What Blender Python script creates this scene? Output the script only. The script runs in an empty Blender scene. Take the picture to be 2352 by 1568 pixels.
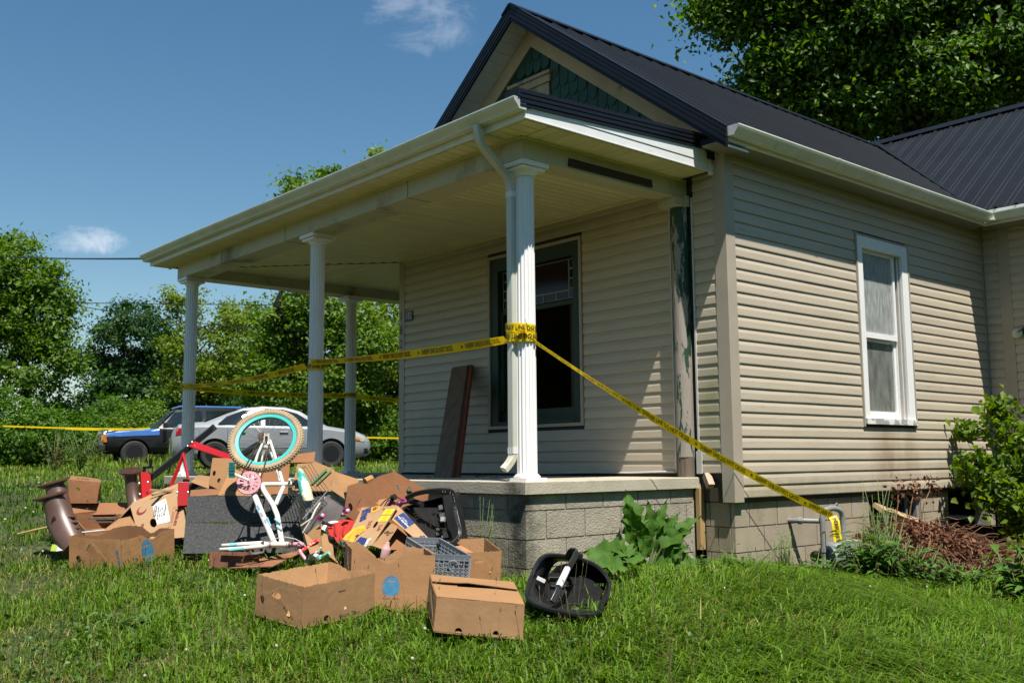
import bpy, bmesh, math, random
import numpy as np
from mathutils import Matrix, Vector, Euler
random.seed(7); RNG = np.random.default_rng(11)
sc = bpy.context.scene
C = sc.collection
R = math.radians
# ------------------------------------------------------------------ camera
# the house front wall is the plane y=0 (x from -4.8 to 0), its side wall the plane x=0; z=0 is the porch floor
CAM = Vector((5.0496, -6.7860, 0.1540)); YAW = .85603; PITCH = .118754; ROLL = -.008165
fw = Vector((-math.sin(YAW)*math.cos(PITCH), math.cos(YAW)*math.cos(PITCH), math.sin(PITCH)))
rt = Vector((math.cos(YAW), math.sin(YAW), 0)); up = rt.cross(fw)
r2 = rt*math.cos(ROLL)+up*math.sin(ROLL); u2 = -rt*math.sin(ROLL)+up*math.cos(ROLL)
cd = bpy.data.cameras.new('camera'); cam = bpy.data.objects.new('camera', cd); C.objects.link(cam)
cam.matrix_world = Matrix(((r2.x, u2.x, -fw.x, CAM.x), (r2.y, u2.y, -fw.y, CAM.y), (r2.z, u2.z, -fw.z, CAM.z), (0, 0, 0, 1)))
cd.lens = 35.0; cd.sensor_width = 36; cd.clip_end = 3000; cd.clip_start = .05
cd.dof.use_dof = True; cd.dof.focus_distance = 7.4; cd.dof.aperture_fstop = 5.0
sc.camera = cam
# ------------------------------------------------------------------ sky and sun
SUN = Vector((1, -.37, 2.22)).normalized()
w = bpy.data.worlds.new('World'); sc.world = w; w.use_nodes = True
nt = w.node_tree; nt.nodes.clear()
def N(nt, t, **k):
    n = nt.nodes.new(t)
    for a, b in k.items(): setattr(n, a, b)
    return n
def L(nt, a, b): nt.links.new(a, b)
sky = N(nt, 'ShaderNodeTexSky', sky_type='NISHITA', sun_disc=False, sun_elevation=math.asin(SUN.z), sun_rotation=math.atan2(SUN.x, SUN.y),
        air_density=1.15, dust_density=.2, ozone_density=1.3, altitude=150)
hs = N(nt, 'ShaderNodeHueSaturation'); hs.inputs['Saturation'].default_value = 1.24; hs.inputs['Hue'].default_value = .492; L(nt, sky.outputs[0], hs.inputs['Color'])
bg = N(nt, 'ShaderNodeBackground'); bg.inputs[1].default_value = .066
wo = N(nt, 'ShaderNodeOutputWorld')
tc = N(nt, 'ShaderNodeTexCoord')
def cloud(center, sx, sz, seed, amt):
    """a soft cumulus scrap round one direction of the sky"""
    c = Vector(center).normalized(); e = Vector((0, 0, 1)).cross(c).normalized(); n = c.cross(e)
    outs = []
    for ax, s in ((e, sx), (n, sz)):
        d = N(nt, 'ShaderNodeVectorMath', operation='DOT_PRODUCT'); L(nt, tc.outputs['Generated'], d.inputs[0]); d.inputs[1].default_value = ax/s
        m = N(nt, 'ShaderNodeMath', operation='POWER'); L(nt, d.outputs['Value'], m.inputs[0]); m.inputs[1].default_value = 2; outs.append(m)
    a = N(nt, 'ShaderNodeMath', operation='ADD'); L(nt, outs[0].outputs[0], a.inputs[0]); L(nt, outs[1].outputs[0], a.inputs[1])
    f = N(nt, 'ShaderNodeVectorMath', operation='DOT_PRODUCT'); L(nt, tc.outputs['Generated'], f.inputs[0]); f.inputs[1].default_value = c
    g = N(nt, 'ShaderNodeMath', operation='GREATER_THAN'); L(nt, f.outputs['Value'], g.inputs[0]); g.inputs[1].default_value = .5
    no = N(nt, 'ShaderNodeTexNoise'); no.inputs['Scale'].default_value = 17; no.inputs['Detail'].default_value = 11; no.inputs['Roughness'].default_value = .66; no.inputs['Distortion'].default_value = .5
    mp = N(nt, 'ShaderNodeMapping'); mp.inputs['Location'].default_value = (seed, seed*.7, 0); mp.inputs['Scale'].default_value = (1, 1, 1.7)
    L(nt, tc.outputs['Generated'], mp.inputs[0]); L(nt, mp.outputs[0], no.inputs['Vector'])
    s = N(nt, 'ShaderNodeMath', operation='MULTIPLY_ADD'); L(nt, a.outputs[0], s.inputs[0]); s.inputs[1].default_value = -.30; L(nt, no.outputs['Fac'], s.inputs[2])
    r = N(nt, 'ShaderNodeMapRange'); r.interpolation_type = 'SMOOTHSTEP'; L(nt, s.outputs[0], r.inputs[0]); r.inputs[1].default_value = .30; r.inputs[2].default_value = .62; r.inputs[4].default_value = amt
    q = N(nt, 'ShaderNodeMath', operation='MULTIPLY'); L(nt, r.outputs[0], q.inputs[0]); L(nt, g.outputs[0], q.inputs[1])
    return q.outputs[0]
def view_dir(x, y, d=1.):
    return (fw*2286.4 + r2*(x-1176) - u2*(y-784)).normalized()
cl = N(nt, 'ShaderNodeMath', operation='ADD')
L(nt, cloud(view_dir(185, 548), .052, .017, 3.1, .55), cl.inputs[0]); L(nt, cloud(view_dir(975, 30), .075, .05, 8.3, .22), cl.inputs[1])
mx = N(nt, 'ShaderNodeMix', data_type='RGBA'); L(nt, cl.outputs[0], mx.inputs[0]); L(nt, hs.outputs[0], mx.inputs[6]); mx.inputs[7].default_value = (9.5, 9.9, 10.6, 1)
L(nt, mx.outputs[2], bg.inputs[0]); L(nt, bg.outputs[0], wo.inputs[0])
sd = bpy.data.lights.new('sun', 'SUN'); sun = bpy.data.objects.new('sun', sd); C.objects.link(sun)
sd.energy = 5.0; sd.angle = R(.53); sd.color = (1, .955, .88)
sun.rotation_euler = (-SUN).to_track_quat('-Z', 'Y').to_euler()
vs = sc.view_settings; vs.view_transform = 'Standard'; vs.look = 'None'; vs.exposure = .68; vs.gamma = 1; vs.use_curve_mapping = False
sc.cycles.use_denoising = True; sc.cycles.max_bounces = 7; sc.cycles.transparent_max_bounces = 12
sc.cycles.sample_clamp_indirect = 6; sc.cycles.caustics_reflective = False; sc.cycles.caustics_refractive = False
# ------------------------------------------------------------------ helpers
def Y(r, d, z=0.):
    """yard frame: r metres to the right of and d metres away from the spot where the picture was taken"""
    return Vector((CAM.x + r*math.cos(YAW) - d*math.sin(YAW), CAM.y + r*math.sin(YAW) + d*math.cos(YAW), z))
def at(x, y, d):
    """the point d metres away (ground distance) seen at a spot of the 2352 px wide photograph"""
    v = fw*2286.4 + r2*(x-1176) - u2*(y-784)
    t = d / (-v.x*math.sin(YAW) + v.y*math.cos(YAW))
    return CAM + v*t
def smooth(t): t = max(0., min(1., t)); return t*t*(3-2*t)
GL = ([-3, 0, 4.6, 5.6, 6.2, 7.3, 8, 10, 12, 15, 20, 24, 30, 36, 60, 400], [-1.55, -1.45, -1.03, -.865, -.80, -.70, -.62, -.40, -.23, -.14, -.05, .03, .08, .4, 1.0, 2.])
GR = ([-3, 0, 4.6, 5.6, 6.2, 7.3, 8.3, 11, 15, 30, 60, 400], [-1.55, -1.45, -1.04, -.875, -.81, -.72, -.785, -.88, -.8, -.3, .5, 2.])
GRR = ([-3, 0, 4.6, 6, 8, 10, 12, 30, 60, 400], [-1.6, -1.5, -1.13, -1.05, -.97, -.98, -.98, -.5, .3, 2.])
def gz(x, y):
    dx, dy = x-CAM.x, y-CAM.y
    r = dx*math.cos(YAW)+dy*math.sin(YAW); d = -dx*math.sin(YAW)+dy*math.cos(YAW)
    s = smooth((r+1.2)/2.6)
    q = smooth((r-1.3)/2.2); g = float(np.interp(d, *GR))*(1-q) + float(np.interp(d, *GRR))*q
    return float(np.interp(d, *GL))*(1-s) + g*s
def gza(x, y):
    dx, dy = x-CAM.x, y-CAM.y
    r = dx*math.cos(YAW)+dy*math.sin(YAW); d = -dx*math.sin(YAW)+dy*math.cos(YAW)
    t = np.clip((r+1.2)/2.6, 0, 1); s = t*t*(3-2*t)
    t = np.clip((r-1.3)/2.2, 0, 1); q = t*t*(3-2*t); g = np.interp(d, *GR)*(1-q) + np.interp(d, *GRR)*q
    return np.interp(d, *GL)*(1-s) + g*s
def G(r, d, dz=0.):
    p = Y(r, d); p.z = gz(p.x, p.y)+dz; return p
# ---- materials
MATS = {}
def mat(name, c1, c2=None, scale=5., rough=.6, metal=0., bump=0., bscale=40., stretch=(1, 1, 1), rand=0., lo=.35, hi=.65, trans=0., spec=.5,
        c3=None, s3=2., lo3=.55, hi3=.7, wave=None, attr=None, coat=0.):
    if name in MATS: return MATS[name]
    m = bpy.data.materials.new(name); m.use_nodes = True; t = m.node_tree; t.nodes.clear()
    out = N(t, 'ShaderNodeOutputMaterial'); b = N(t, 'ShaderNodeBsdfPrincipled'); L(t, b.outputs[0], out.inputs[0])
    b.inputs['Roughness'].default_value = rough; b.inputs['Metallic'].default_value = metal; b.inputs['Specular IOR Level'].default_value = spec
    b.inputs['Coat Weight'].default_value = coat
    co = N(t, 'ShaderNodeTexCoord'); oi = N(t, 'ShaderNodeObjectInfo'); mp = N(t, 'ShaderNodeMapping'); mp.inputs['Scale'].default_value = stretch
    mu = N(t, 'ShaderNodeMath', operation='MULTIPLY'); mu.inputs[1].default_value = 17.; L(t, oi.outputs['Random'], mu.inputs[0])
    cx = N(t, 'ShaderNodeCombineXYZ'); L(t, mu.outputs[0], cx.inputs[0]); L(t, mu.outputs[0], cx.inputs[2]); L(t, cx.outputs[0], mp.inputs['Location'])
    L(t, co.outputs['Object'], mp.inputs[0])
    def noise(s, det=4, ro=.6):
        n = N(t, 'ShaderNodeTexNoise'); n.inputs['Scale'].default_value = s; n.inputs['Detail'].default_value = det; n.inputs['Roughness'].default_value = ro
        L(t, mp.outputs[0], n.inputs['Vector']); return n
    def ramp(src, lo, hi, a, c):
        r = N(t, 'ShaderNodeValToRGB'); e = r.color_ramp.elements; e[0].position = lo; e[1].position = hi; e[0].color = (*a, 1); e[1].color = (*c, 1)
        L(t, src, r.inputs[0]); return r
    c2 = c2 or c1
    if attr:
        a = N(t, 'ShaderNodeAttribute'); a.attribute_name = attr; src = a.outputs['Fac']
        col = ramp(src, 0., 1., c1, c2)
        if c3: e = col.color_ramp.elements.new(s3); e.color = (*c3, 1)
        col = col.outputs[0]
    else:
        col = ramp(noise(scale).outputs['Fac'], lo, hi, c1, c2).outputs[0]
        if c3:
            f = ramp(noise(s3, 6, .68).outputs['Fac'], lo3, hi3, (0, 0, 0), (1, 1, 1)); x = N(t, 'ShaderNodeMix', data_type='RGBA')
            L(t, f.outputs[0], x.inputs[0]); L(t, col, x.inputs[6]); x.inputs[7].default_value = (*c3, 1); col = x.outputs[2]
    if rand:
        h = N(t, 'ShaderNodeHueSaturation'); mr = N(t, 'ShaderNodeMapRange'); L(t, oi.outputs['Random'], mr.inputs[0]); mr.inputs[3].default_value = 1-rand; mr.inputs[4].default_value = 1+rand
        L(t, mr.outputs[0], h.inputs['Value']); L(t, col, h.inputs['Color']); col = h.outputs[0]
    L(t, col, b.inputs['Base Color'])
    if bump:
        bp = N(t, 'ShaderNodeBump'); bp.inputs['Strength'].default_value = 1; bp.inputs['Distance'].default_value = bump
        L(t, noise(bscale, 3).outputs['Fac'], bp.inputs['Height']); L(t, bp.outputs[0], b.inputs['Normal'])
    if trans:
        tr = N(t, 'ShaderNodeBsdfTranslucent'); ms = N(t, 'ShaderNodeMixShader'); ms.inputs[0].default_value = trans
        h = N(t, 'ShaderNodeHueSaturation'); h.inputs['Saturation'].default_value = 1.15; h.inputs['Value'].default_value = 1.5; L(t, col, h.inputs['Color']); L(t, h.outputs[0], tr.inputs[0])
        L(t, b.outputs[0], ms.inputs[1]); L(t, tr.outputs[0], ms.inputs[2]); L(t, ms.outputs[0], out.inputs[0])
    MATS[name] = m; return m
def glassmat(name, tint, dirt, amount, rough=.08, scale=3., stretch=(1, 1, 1)):
    """a dirty pane: part clear, part grimy film"""
    m = mat(name, dirt, tuple(x*.55 for x in dirt), scale=scale, rough=.35, stretch=stretch); t = m.node_tree
    out = [n for n in t.nodes if n.type == 'OUTPUT_MATERIAL'][0]; b = [n for n in t.nodes if n.type == 'BSDF_PRINCIPLED'][0]
    tr = N(t, 'ShaderNodeBsdfTransparent'); tr.inputs[0].default_value = (*tint, 1); gl = N(t, 'ShaderNodeBsdfGlossy'); gl.inputs['Roughness'].default_value = rough
    fr = N(t, 'ShaderNodeFresnel'); fr.inputs[0].default_value = 1.5; a = N(t, 'ShaderNodeMixShader'); L(t, fr.outputs[0], a.inputs[0]); L(t, tr.outputs[0], a.inputs[1]); L(t, gl.outputs[0], a.inputs[2])
    f = N(t, 'ShaderNodeMixShader'); f.inputs[0].default_value = amount; L(t, a.outputs[0], f.inputs[1]); L(t, b.outputs[0], f.inputs[2]); L(t, f.outputs[0], out.inputs[0])
    return m
# ---- mesh collector
class MB:
    def __init__(s): s.v = []; s.f = []
    def add(s, vs, fs):
        o = len(s.v); s.v += [tuple(x) for x in vs]; s.f += [tuple(i+o for i in q) for q in fs]; return s
    def box(s, lo, hi, M=None):
        (a, b, c), (d, e, f) = lo, hi
        vs = [Vector(q) for q in ((a, b, c), (d, b, c), (d, e, c), (a, e, c), (a, b, f), (d, b, f), (d, e, f), (a, e, f))]
        if M: vs = [M @ q for q in vs]
        return s.add(vs, [(0, 3, 2, 1), (4, 5, 6, 7), (0, 1, 5, 4), (1, 2, 6, 5), (2, 3, 7, 6), (3, 0, 4, 7)])
    def bar(s, a, b, w, h, upv=(0, 0, 1), off=(0, 0)):
        a, b = Vector(a), Vector(b); t = (b-a).normalized(); x = t.cross(Vector(upv)).normalized(); y = x.cross(t)
        vs = [p + x*(off[0]+i*w/2) + y*(off[1]+j*h/2) for p in (a, b) for i, j in ((-1, -1), (1, -1), (1, 1), (-1, 1))]
        return s.add(vs, [(0, 1, 2, 3), (7, 6, 5, 4), (0, 4, 5, 1), (1, 5, 6, 2), (2, 6, 7, 3), (3, 7, 4, 0)])
    def tube(s, pts, r, n=8, cap=True, closed=False):
        pts = [Vector(q) for q in pts]; m = len(pts); rs = r if isinstance(r, (list, tuple)) else [r]*m
        T = [((pts[(i+1) % m] if closed else pts[min(i+1, m-1)])-(pts[i-1] if closed else pts[max(i-1, 0)])).normalized() for i in range(m)]
        x = T[0].orthogonal().normalized(); rings = []
        for i in range(m):
            x = (x - T[i]*x.dot(T[i])).normalized(); y = T[i].cross(x)
            rings.append([pts[i]+(x*math.cos(2*math.pi*k/n)+y*math.sin(2*math.pi*k/n))*rs[i] for k in range(n)])
        vs = [q for g in rings for q in g]; fs = []
        for i in range(m if closed else m-1):
            j = (i+1) % m
            for k in range(n): fs.append((i*n+k, i*n+(k+1) % n, j*n+(k+1) % n, j*n+k))
        if cap and not closed: fs += [tuple(range(n-1, -1, -1)), tuple((m-1)*n+k for k in range(n))]
        return s.add(vs, fs)
    def sweep(s, path, prof, U, V, cap=True, loop=True):
        """2D profile (u,v) carried along a path; U,V world axes (or one pair per point)"""
        n = len(prof); vs = []
        for i, q in enumerate(path):
            u = U[i] if isinstance(U, list) else U; v = V[i] if isinstance(V, list) else V
            vs += [Vector(q)+Vector(u)*a+Vector(v)*b for a, b in prof]
        fs = []
        for i in range(len(path)-1):
            for k in range(n if loop else n-1): fs.append((i*n+k, i*n+(k+1) % n, (i+1)*n+(k+1) % n, (i+1)*n+k))
        if cap and loop: fs += [tuple(range(n-1, -1, -1)), tuple((len(path)-1)*n+k for k in range(n))]
        return s.add(vs, fs)
    def lathe(s, prof, n=24, M=None, cap=True, arc=None):
        vs = []; m = len(prof)
        for k in range(n):
            a = 2*math.pi*k/n
            for r, z in prof: q = Vector((r*math.cos(a), r*math.sin(a), z)); vs.append(M @ q if M else q)
        fs = [(k*m+i, ((k+1) % n)*m+i, ((k+1) % n)*m+i+1, k*m+i+1) for k in range(n) for i in range(m-1)]
        if cap: fs += [tuple(k*m for k in range(n-1, -1, -1)), tuple(k*m+m-1 for k in range(n))]
        return s.add(vs, fs)
    def torus(s, R_, r, n=48, k=10, M=None):
        vs = []
        for i in range(n):
            a = 2*math.pi*i/n
            for j in range(k):
                b = 2*math.pi*j/k; q = Vector(((R_+r*math.cos(b))*math.cos(a), (R_+r*math.cos(b))*math.sin(a), r*math.sin(b))); vs.append(M @ q if M else q)
        return s.add(vs, [(i*k+j, ((i+1) % n)*k+j, ((i+1) % n)*k+(j+1) % k, i*k+(j+1) % k) for i in range(n) for j in range(k)])
    def grid(s, fn, nu, nv):
        vs = [fn(i/nu, j/nv) for i in range(nu+1) for j in range(nv+1)]
        return s.add(vs, [(i*(nv+1)+j, (i+1)*(nv+1)+j, (i+1)*(nv+1)+j+1, i*(nv+1)+j+1) for i in range(nu) for j in range(nv)])
    def xf(s, M): s.v = [tuple(M @ Vector(q)) for q in s.v]; return s
    def mesh(s, name, m=None, sm=False):
        me = bpy.data.meshes.new(name); me.from_pydata(s.v, [], s.f); me.update()
        if m: me.materials.append(m)
        if sm:
            me.shade_smooth()
            if sm is not True: me.set_sharp_from_angle(angle=R(sm))
        return me
INV = {}
def obj(name, data, m=None, parent=None, M=None, sm=False, bev=0., solid=0.):
    me = data.mesh(name, m, sm) if isinstance(data, MB) else data
    if m and not me.materials: me.materials.append(m)
    o = bpy.data.objects.new(name, me); C.objects.link(o)
    if parent is not None:
        o.parent = parent
        if parent.name in INV: o.matrix_parent_inverse = INV[parent.name]
    if M is not None: o.matrix_basis = M
    if solid:
        k = o.modifiers.new('solid', 'SOLIDIFY'); k.thickness = solid; k.offset = 0
    if bev:
        k = o.modifiers.new('bevel', 'BEVEL'); k.width = bev; k.segments = 2; k.limit_method = 'ANGLE'; k.angle_limit = R(40)
    return o
def tag(o, label=None, cat=None, group=None, kind=None):
    if label: o['label'] = label
    if cat: o['category'] = cat
    if group: o['group'] = group
    if kind: o['kind'] = kind
    return o
def root(name, label, cat, loc, world=True, M=None, group=None, kind=None):
    """an Empty at a thing's base; with world=True its parts are built in world coordinates"""
    o = bpy.data.objects.new(name, None); C.objects.link(o); o.empty_display_size = .1
    if M is not None: o.matrix_basis = M
    else: o.location = loc
    if world: INV[o.name] = Matrix.Translation(-Vector(loc))
    return tag(o, label, cat, group, kind)
def plate(outline, holes=(), th=.004, res=4):
    """a flat sheet with holes cut through it, in the xy plane, z from 0 to th"""
    cu = bpy.data.curves.new('tmp', 'CURVE'); cu.dimensions = '2D'; cu.fill_mode = 'BOTH'; cu.extrude = th/2
    for pts in [outline, *holes]:
        sp = cu.splines.new('POLY'); sp.points.add(len(pts)-1); sp.use_cyclic_u = True
        for q, (a, b) in zip(sp.points, pts): q.co = (a, b, 0, 1)
    return curve_mb(cu, Matrix.Translation((0, 0, th/2)))
def curve_mb(cu, M=None):
    o = bpy.data.objects.new('tmp', cu); C.objects.link(o); dg = bpy.context.evaluated_depsgraph_get(); dg.update()
    me = bpy.data.meshes.new_from_object(o.evaluated_get(dg)); mb = MB()
    mb.add([(M @ v.co) if M else v.co for v in me.vertices], [tuple(q.vertices) for q in me.polygons])
    bpy.data.objects.remove(o); bpy.data.curves.remove(cu); bpy.data.meshes.remove(me); return mb
TXT = {}
def text(s, size=.1, sx=1., shear=0., align='CENTER', th=.0006, bold=0.):
    k = (s, size, sx, shear, align, th, bold)
    if k in TXT: r = MB(); r.v = list(TXT[k].v); r.f = list(TXT[k].f); return r
    cu = bpy.data.curves.new('tmp', 'FONT'); cu.body = s; cu.size = size; cu.shear = shear; cu.align_x = align; cu.align_y = 'CENTER'; cu.extrude = th/2; cu.resolution_u = 2; cu.offset = bold
    mb = curve_mb(cu, Matrix.Diagonal((sx, 1, 1, 1))); TXT[k] = mb; r = MB(); r.v = list(mb.v); r.f = list(mb.f); return r
def ell(cx, cy, rx, ry, n=20, a0=0.): return [(cx+rx*math.cos(2*math.pi*k/n+a0), cy+ry*math.sin(2*math.pi*k/n+a0)) for k in range(n)]
def frame(o, x, y, z=None):
    """matrix with origin o, x axis x, y axis as near y as square allows"""
    x = Vector(x).normalized(); z = x.cross(Vector(y)).normalized(); y = z.cross(x); o = Vector(o)
    return Matrix(((x.x, y.x, z.x, o.x), (x.y, y.y, z.y, o.y), (x.z, y.z, z.z, o.z), (0, 0, 0, 1)))
# ------------------------------------------------------------------ ground
def make_ground():
    rs = np.concatenate([np.linspace(-400, -40, 10), np.linspace(-36, -12, 9), np.linspace(-11, 11, 111), np.linspace(12, 36, 9), np.linspace(40, 400, 10)])
    ds = np.concatenate([np.linspace(-300, -10, 6), np.linspace(-4, 3.5, 8), np.linspace(4, 12, 81), np.linspace(12.5, 34, 44), np.linspace(40, 400, 14)])
    a, b = np.meshgrid(rs, ds, indexing='ij')
    x = CAM.x + a*math.cos(YAW) - b*math.sin(YAW); y = CAM.y + a*math.sin(YAW) + b*math.cos(YAW)
    z = gza(x, y) + .012*np.sin(x*5.1+y*2.2) + .01*np.sin(y*7.3-x*1.7)
    mb = MB(); nu, nv = a.shape; mb.v = list(zip(x.ravel().tolist(), y.ravel().tolist(), z.ravel().tolist()))
    mb.f = [(i*nv+j, (i+1)*nv+j, (i+1)*nv+j+1, i*nv+j+1) for i in range(nu-1) for j in range(nv-1)]
    g = obj('ground', mb, mat('soil', (.030, .040, .009), (.055, .058, .018), scale=1.3, rough=.95, c3=(.10, .08, .04), s3=.8, lo3=.6, hi3=.75, bump=.02, bscale=30), sm=True)
    tag(g, kind='structure')
make_ground()
# ------------------------------------------------------------------ house
H = root('house', 'beige lap-sided house with black metal roof and deep front porch', 'house', (0, 0, -.65))
SID = mat('vinyl_siding', (.45, .385, .29), (.485, .42, .32), scale=2.2, rough=.42, bump=.0012, bscale=22, stretch=(1, 1, 9), rand=.035, c3=(.30, .26, .17), s3=1.6, lo3=.62, hi3=.85)
TRIMB = mat('beige_trim', (.40, .345, .27), (.36, .31, .24), scale=3, rough=.45)
SHE = mat('sheathing', (.05, .04, .03), rough=.9)
WHT = mat('white_metal', (.74, .75, .74), (.68, .68, .64), scale=5, rough=.38, c3=(.42, .42, .30), s3=4, lo3=.66, hi3=.82)
WHC = mat('white_aluminium_column', (.82, .81, .79), (.78, .77, .75), scale=3, rough=.33, c3=(.60, .58, .52), s3=9, lo3=.68, hi3=.8)
GUT = mat('gutter_enamel', (.66, .67, .58), (.55, .57, .43), scale=3, rough=.4, stretch=(1, 1, 1), c3=(.25, .27, .10), s3=5, lo3=.60, hi3=.78)
SOF = mat('soffit_vinyl', (.66, .60, .34), (.58, .53, .29), scale=2, rough=.55, rand=.04, c3=(.27, .24, .10), s3=3.5, lo3=.62, hi3=.8)  # aged white vinyl, yellowed further to stand in for light bounced off the lawn
BEAM = mat('porch_beam_wrap', (.48, .45, .29), (.43, .40, .25), scale=1.5, rough=.5, c3=(.13, .10, .05), s3=1.3, lo3=.53, hi3=.70)  # same lawn-bounce yellow put into the base colour
BLK = mat('black_roof_metal', (.009, .0105, .013), (.012, .014, .017), scale=2, rough=.45, spec=.25)
RAKE = mat('black_rake_metal', (.007, .008, .011), rough=.4, spec=.3)
CON = mat('porch_concrete', (.47, .42, .32), (.39, .35, .265), scale=4, rough=.9, bump=.004, bscale=70, c3=(.20, .18, .13), s3=2.4, lo3=.6, hi3=.75)
BLOCK = mat('concrete_block', (.385, .345, .265), (.31, .275, .21), scale=9, rough=.95, bump=.009, bscale=75, rand=.12, c3=(.17, .16, .13), s3=3, lo3=.6, hi3=.78)
BLOCKS2 = mat('tan_concrete_block', (.36, .30, .215), (.30, .25, .18), scale=5, rough=.95, bump=.003, bscale=90, rand=.06, c3=(.2, .17, .11), s3=3, lo3=.62, hi3=.8)
def runoff(m, cx, cy, wid, dark):
    """black run-off growth below the downspout: a ragged vertical patch round the porch corner"""
    t = m.node_tree; b = [n for n in t.nodes if n.type == 'BSDF_PRINCIPLED'][0]; src = b.inputs['Base Color'].links[0].from_socket
    g = N(t, 'ShaderNodeNewGeometry'); no = N(t, 'ShaderNodeTexNoise'); no.inputs['Scale'].default_value = 6; no.inputs['Detail'].default_value = 8; no.inputs['Roughness'].default_value = .72; L(t, g.outputs['Position'], no.inputs['Vector'])
    s = N(t, 'ShaderNodeVectorMath', operation='SUBTRACT'); L(t, g.outputs['Position'], s.inputs[0]); s.inputs[1].default_value = (cx, cy, 0); k = N(t, 'ShaderNodeVectorMath', operation='MULTIPLY'); L(t, s.outputs[0], k.inputs[0]); k.inputs[1].default_value = (1, 1.25, .0)
    ln = N(t, 'ShaderNodeVectorMath', operation='LENGTH'); L(t, k.outputs[0], ln.inputs[0]); a = N(t, 'ShaderNodeMath', operation='MULTIPLY_ADD'); L(t, no.outputs['Fac'], a.inputs[0]); a.inputs[1].default_value = -wid*1.6; L(t, ln.outputs['Value'], a.inputs[2])
    r = N(t, 'ShaderNodeMapRange'); L(t, a.outputs[0], r.inputs[0]); r.inputs[1].default_value = -wid*.9; r.inputs[2].default_value = -wid*.25; r.inputs[3].default_value = .93; r.inputs[4].default_value = 0
    x = N(t, 'ShaderNodeMix', data_type='RGBA'); L(t, r.outputs[0], x.inputs[0]); L(t, src, x.inputs[6]); x.inputs[7].default_value = (*dark, 1); L(t, x.outputs[2], b.inputs['Base Color'])
runoff(BLOCK, -.45, -1.97, .42, (.020, .018, .014)); STAIN = BLOCK
runoff(CON, -.48, -2.0, .26, (.025, .022, .016))
MORT = mat('mortar', (.38, .35, .29), (.28, .26, .21), scale=9, rough=.95, bump=.003)
def smudge(m, c, rad, col, amt):
    """one ragged dirt patch of its own shape at a place on the wall"""
    t = m.node_tree; b = [n for n in t.nodes if n.type == 'BSDF_PRINCIPLED'][0]; src = b.inputs['Base Color'].links[0].from_socket; g = N(t, 'ShaderNodeNewGeometry')
    no = N(t, 'ShaderNodeTexNoise'); no.inputs['Scale'].default_value = 5; no.inputs['Detail'].default_value = 6; mp = N(t, 'ShaderNodeMapping'); mp.inputs['Scale'].default_value = (1, 1.6, .4); L(t, g.outputs['Position'], mp.inputs[0]); L(t, mp.outputs[0], no.inputs['Vector'])
    s = N(t, 'ShaderNodeVectorMath', operation='SUBTRACT'); L(t, g.outputs['Position'], s.inputs[0]); s.inputs[1].default_value = c; k = N(t, 'ShaderNodeVectorMath', operation='DIVIDE'); L(t, s.outputs[0], k.inputs[0]); k.inputs[1].default_value = rad; ln = N(t, 'ShaderNodeVectorMath', operation='LENGTH'); L(t, k.outputs[0], ln.inputs[0])
    a = N(t, 'ShaderNodeMath', operation='MULTIPLY_ADD'); L(t, no.outputs['Fac'], a.inputs[0]); a.inputs[1].default_value = -1.3; L(t, ln.outputs['Value'], a.inputs[2]); r = N(t, 'ShaderNodeMapRange'); L(t, a.outputs[0], r.inputs[0]); r.inputs[1].default_value = -.45; r.inputs[2].default_value = .45; r.inputs[3].default_value = amt; r.inputs[4].default_value = 0
    x = N(t, 'ShaderNodeMix', data_type='RGBA'); L(t, r.outputs[0], x.inputs[0]); L(t, src, x.inputs[6]); x.inputs[7].default_value = (*col, 1); L(t, x.outputs[2], b.inputs['Base Color'])
for c_, r_, k_, a_ in (((0, 2.45, .2), (.3, .30, .45), (.20, .13, .07), .55), ((0, 2.9, .15), (.3, .25, .4), (.24, .17, .10), .45), ((-.2, 0, .55), (.22, .2, .5), (.16, .18, .06), .55), ((0, 4.3, -.05), (.3, .9, .35), (.17, .17, .10), .5), ((0, 1.0, -.12), (.3, 1.6, .10), (.22, .20, .12), .5), ((-4.0, 0, .3), (1.2, .3, .5), (.24, .21, .14), .5), ((-2.2, 0, 2.5), (1.5, .3, .35), (.22, .18, .10), .45)): smudge(SID, c_, r_, k_, a_)
ZB, LAP, LX = -.165, .1016, -4.8
def sheath(name, axis, const, th, u0, u1, z0, z1, holes, m=None):
    mb = MB(); us = sorted({u0, u1, *[h[0] for h in holes], *[h[1] for h in holes]}); zs = sorted({z0, z1, *[h[2] for h in holes], *[h[3] for h in holes]})
    for a, b in zip(us, us[1:]):
        for c, d in zip(zs, zs[1:]):
            if any(h[0] <= (a+b)/2 <= h[1] and h[2] <= (c+d)/2 <= h[3] for h in holes): continue
            lo, hi = min(const, const+th), max(const, const+th)
            mb.box((a, lo, c), (b, hi, d)) if axis == 'y' else mb.box((lo, a, c), (hi, b, d))
    return obj(name, mb, m or SHE, H)
FW = (-3.14, -1.715, .48, 2.33); SW = (2.06, 3.05, .48, 2.33)
front = sheath('front_wall', 'y', .004, .1, LX, 0, -.2, 2.85, [FW])
side = sheath('side_wall', 'x', -.004, -.1, .1, 4.9, -.2, 2.85, [SW])
sheath('back_wall', 'y', 9.6, .1, LX, 0, -.8, 2.85, [], SID); sheath('far_wall', 'x', LX, .1, .11, 9.6, -.8, 2.85, [], SID)
obj('attic_floor', MB().box((LX+.1, .104, 2.6), (-.1, 9.6, 2.66)), SHE, H); obj('room_floor', MB().box((LX+.1, .104, -.05), (-.1, 9.6, -.01)), SHE, H)
obj('room_partition', MB().box((LX+.1, 3.9, 0), (-.1, 4., 2.6)).box((-2.0, .104, 0), (-1.92, 3.9, 2.6)), SHE, H)
rj = random.Random(3)
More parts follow.
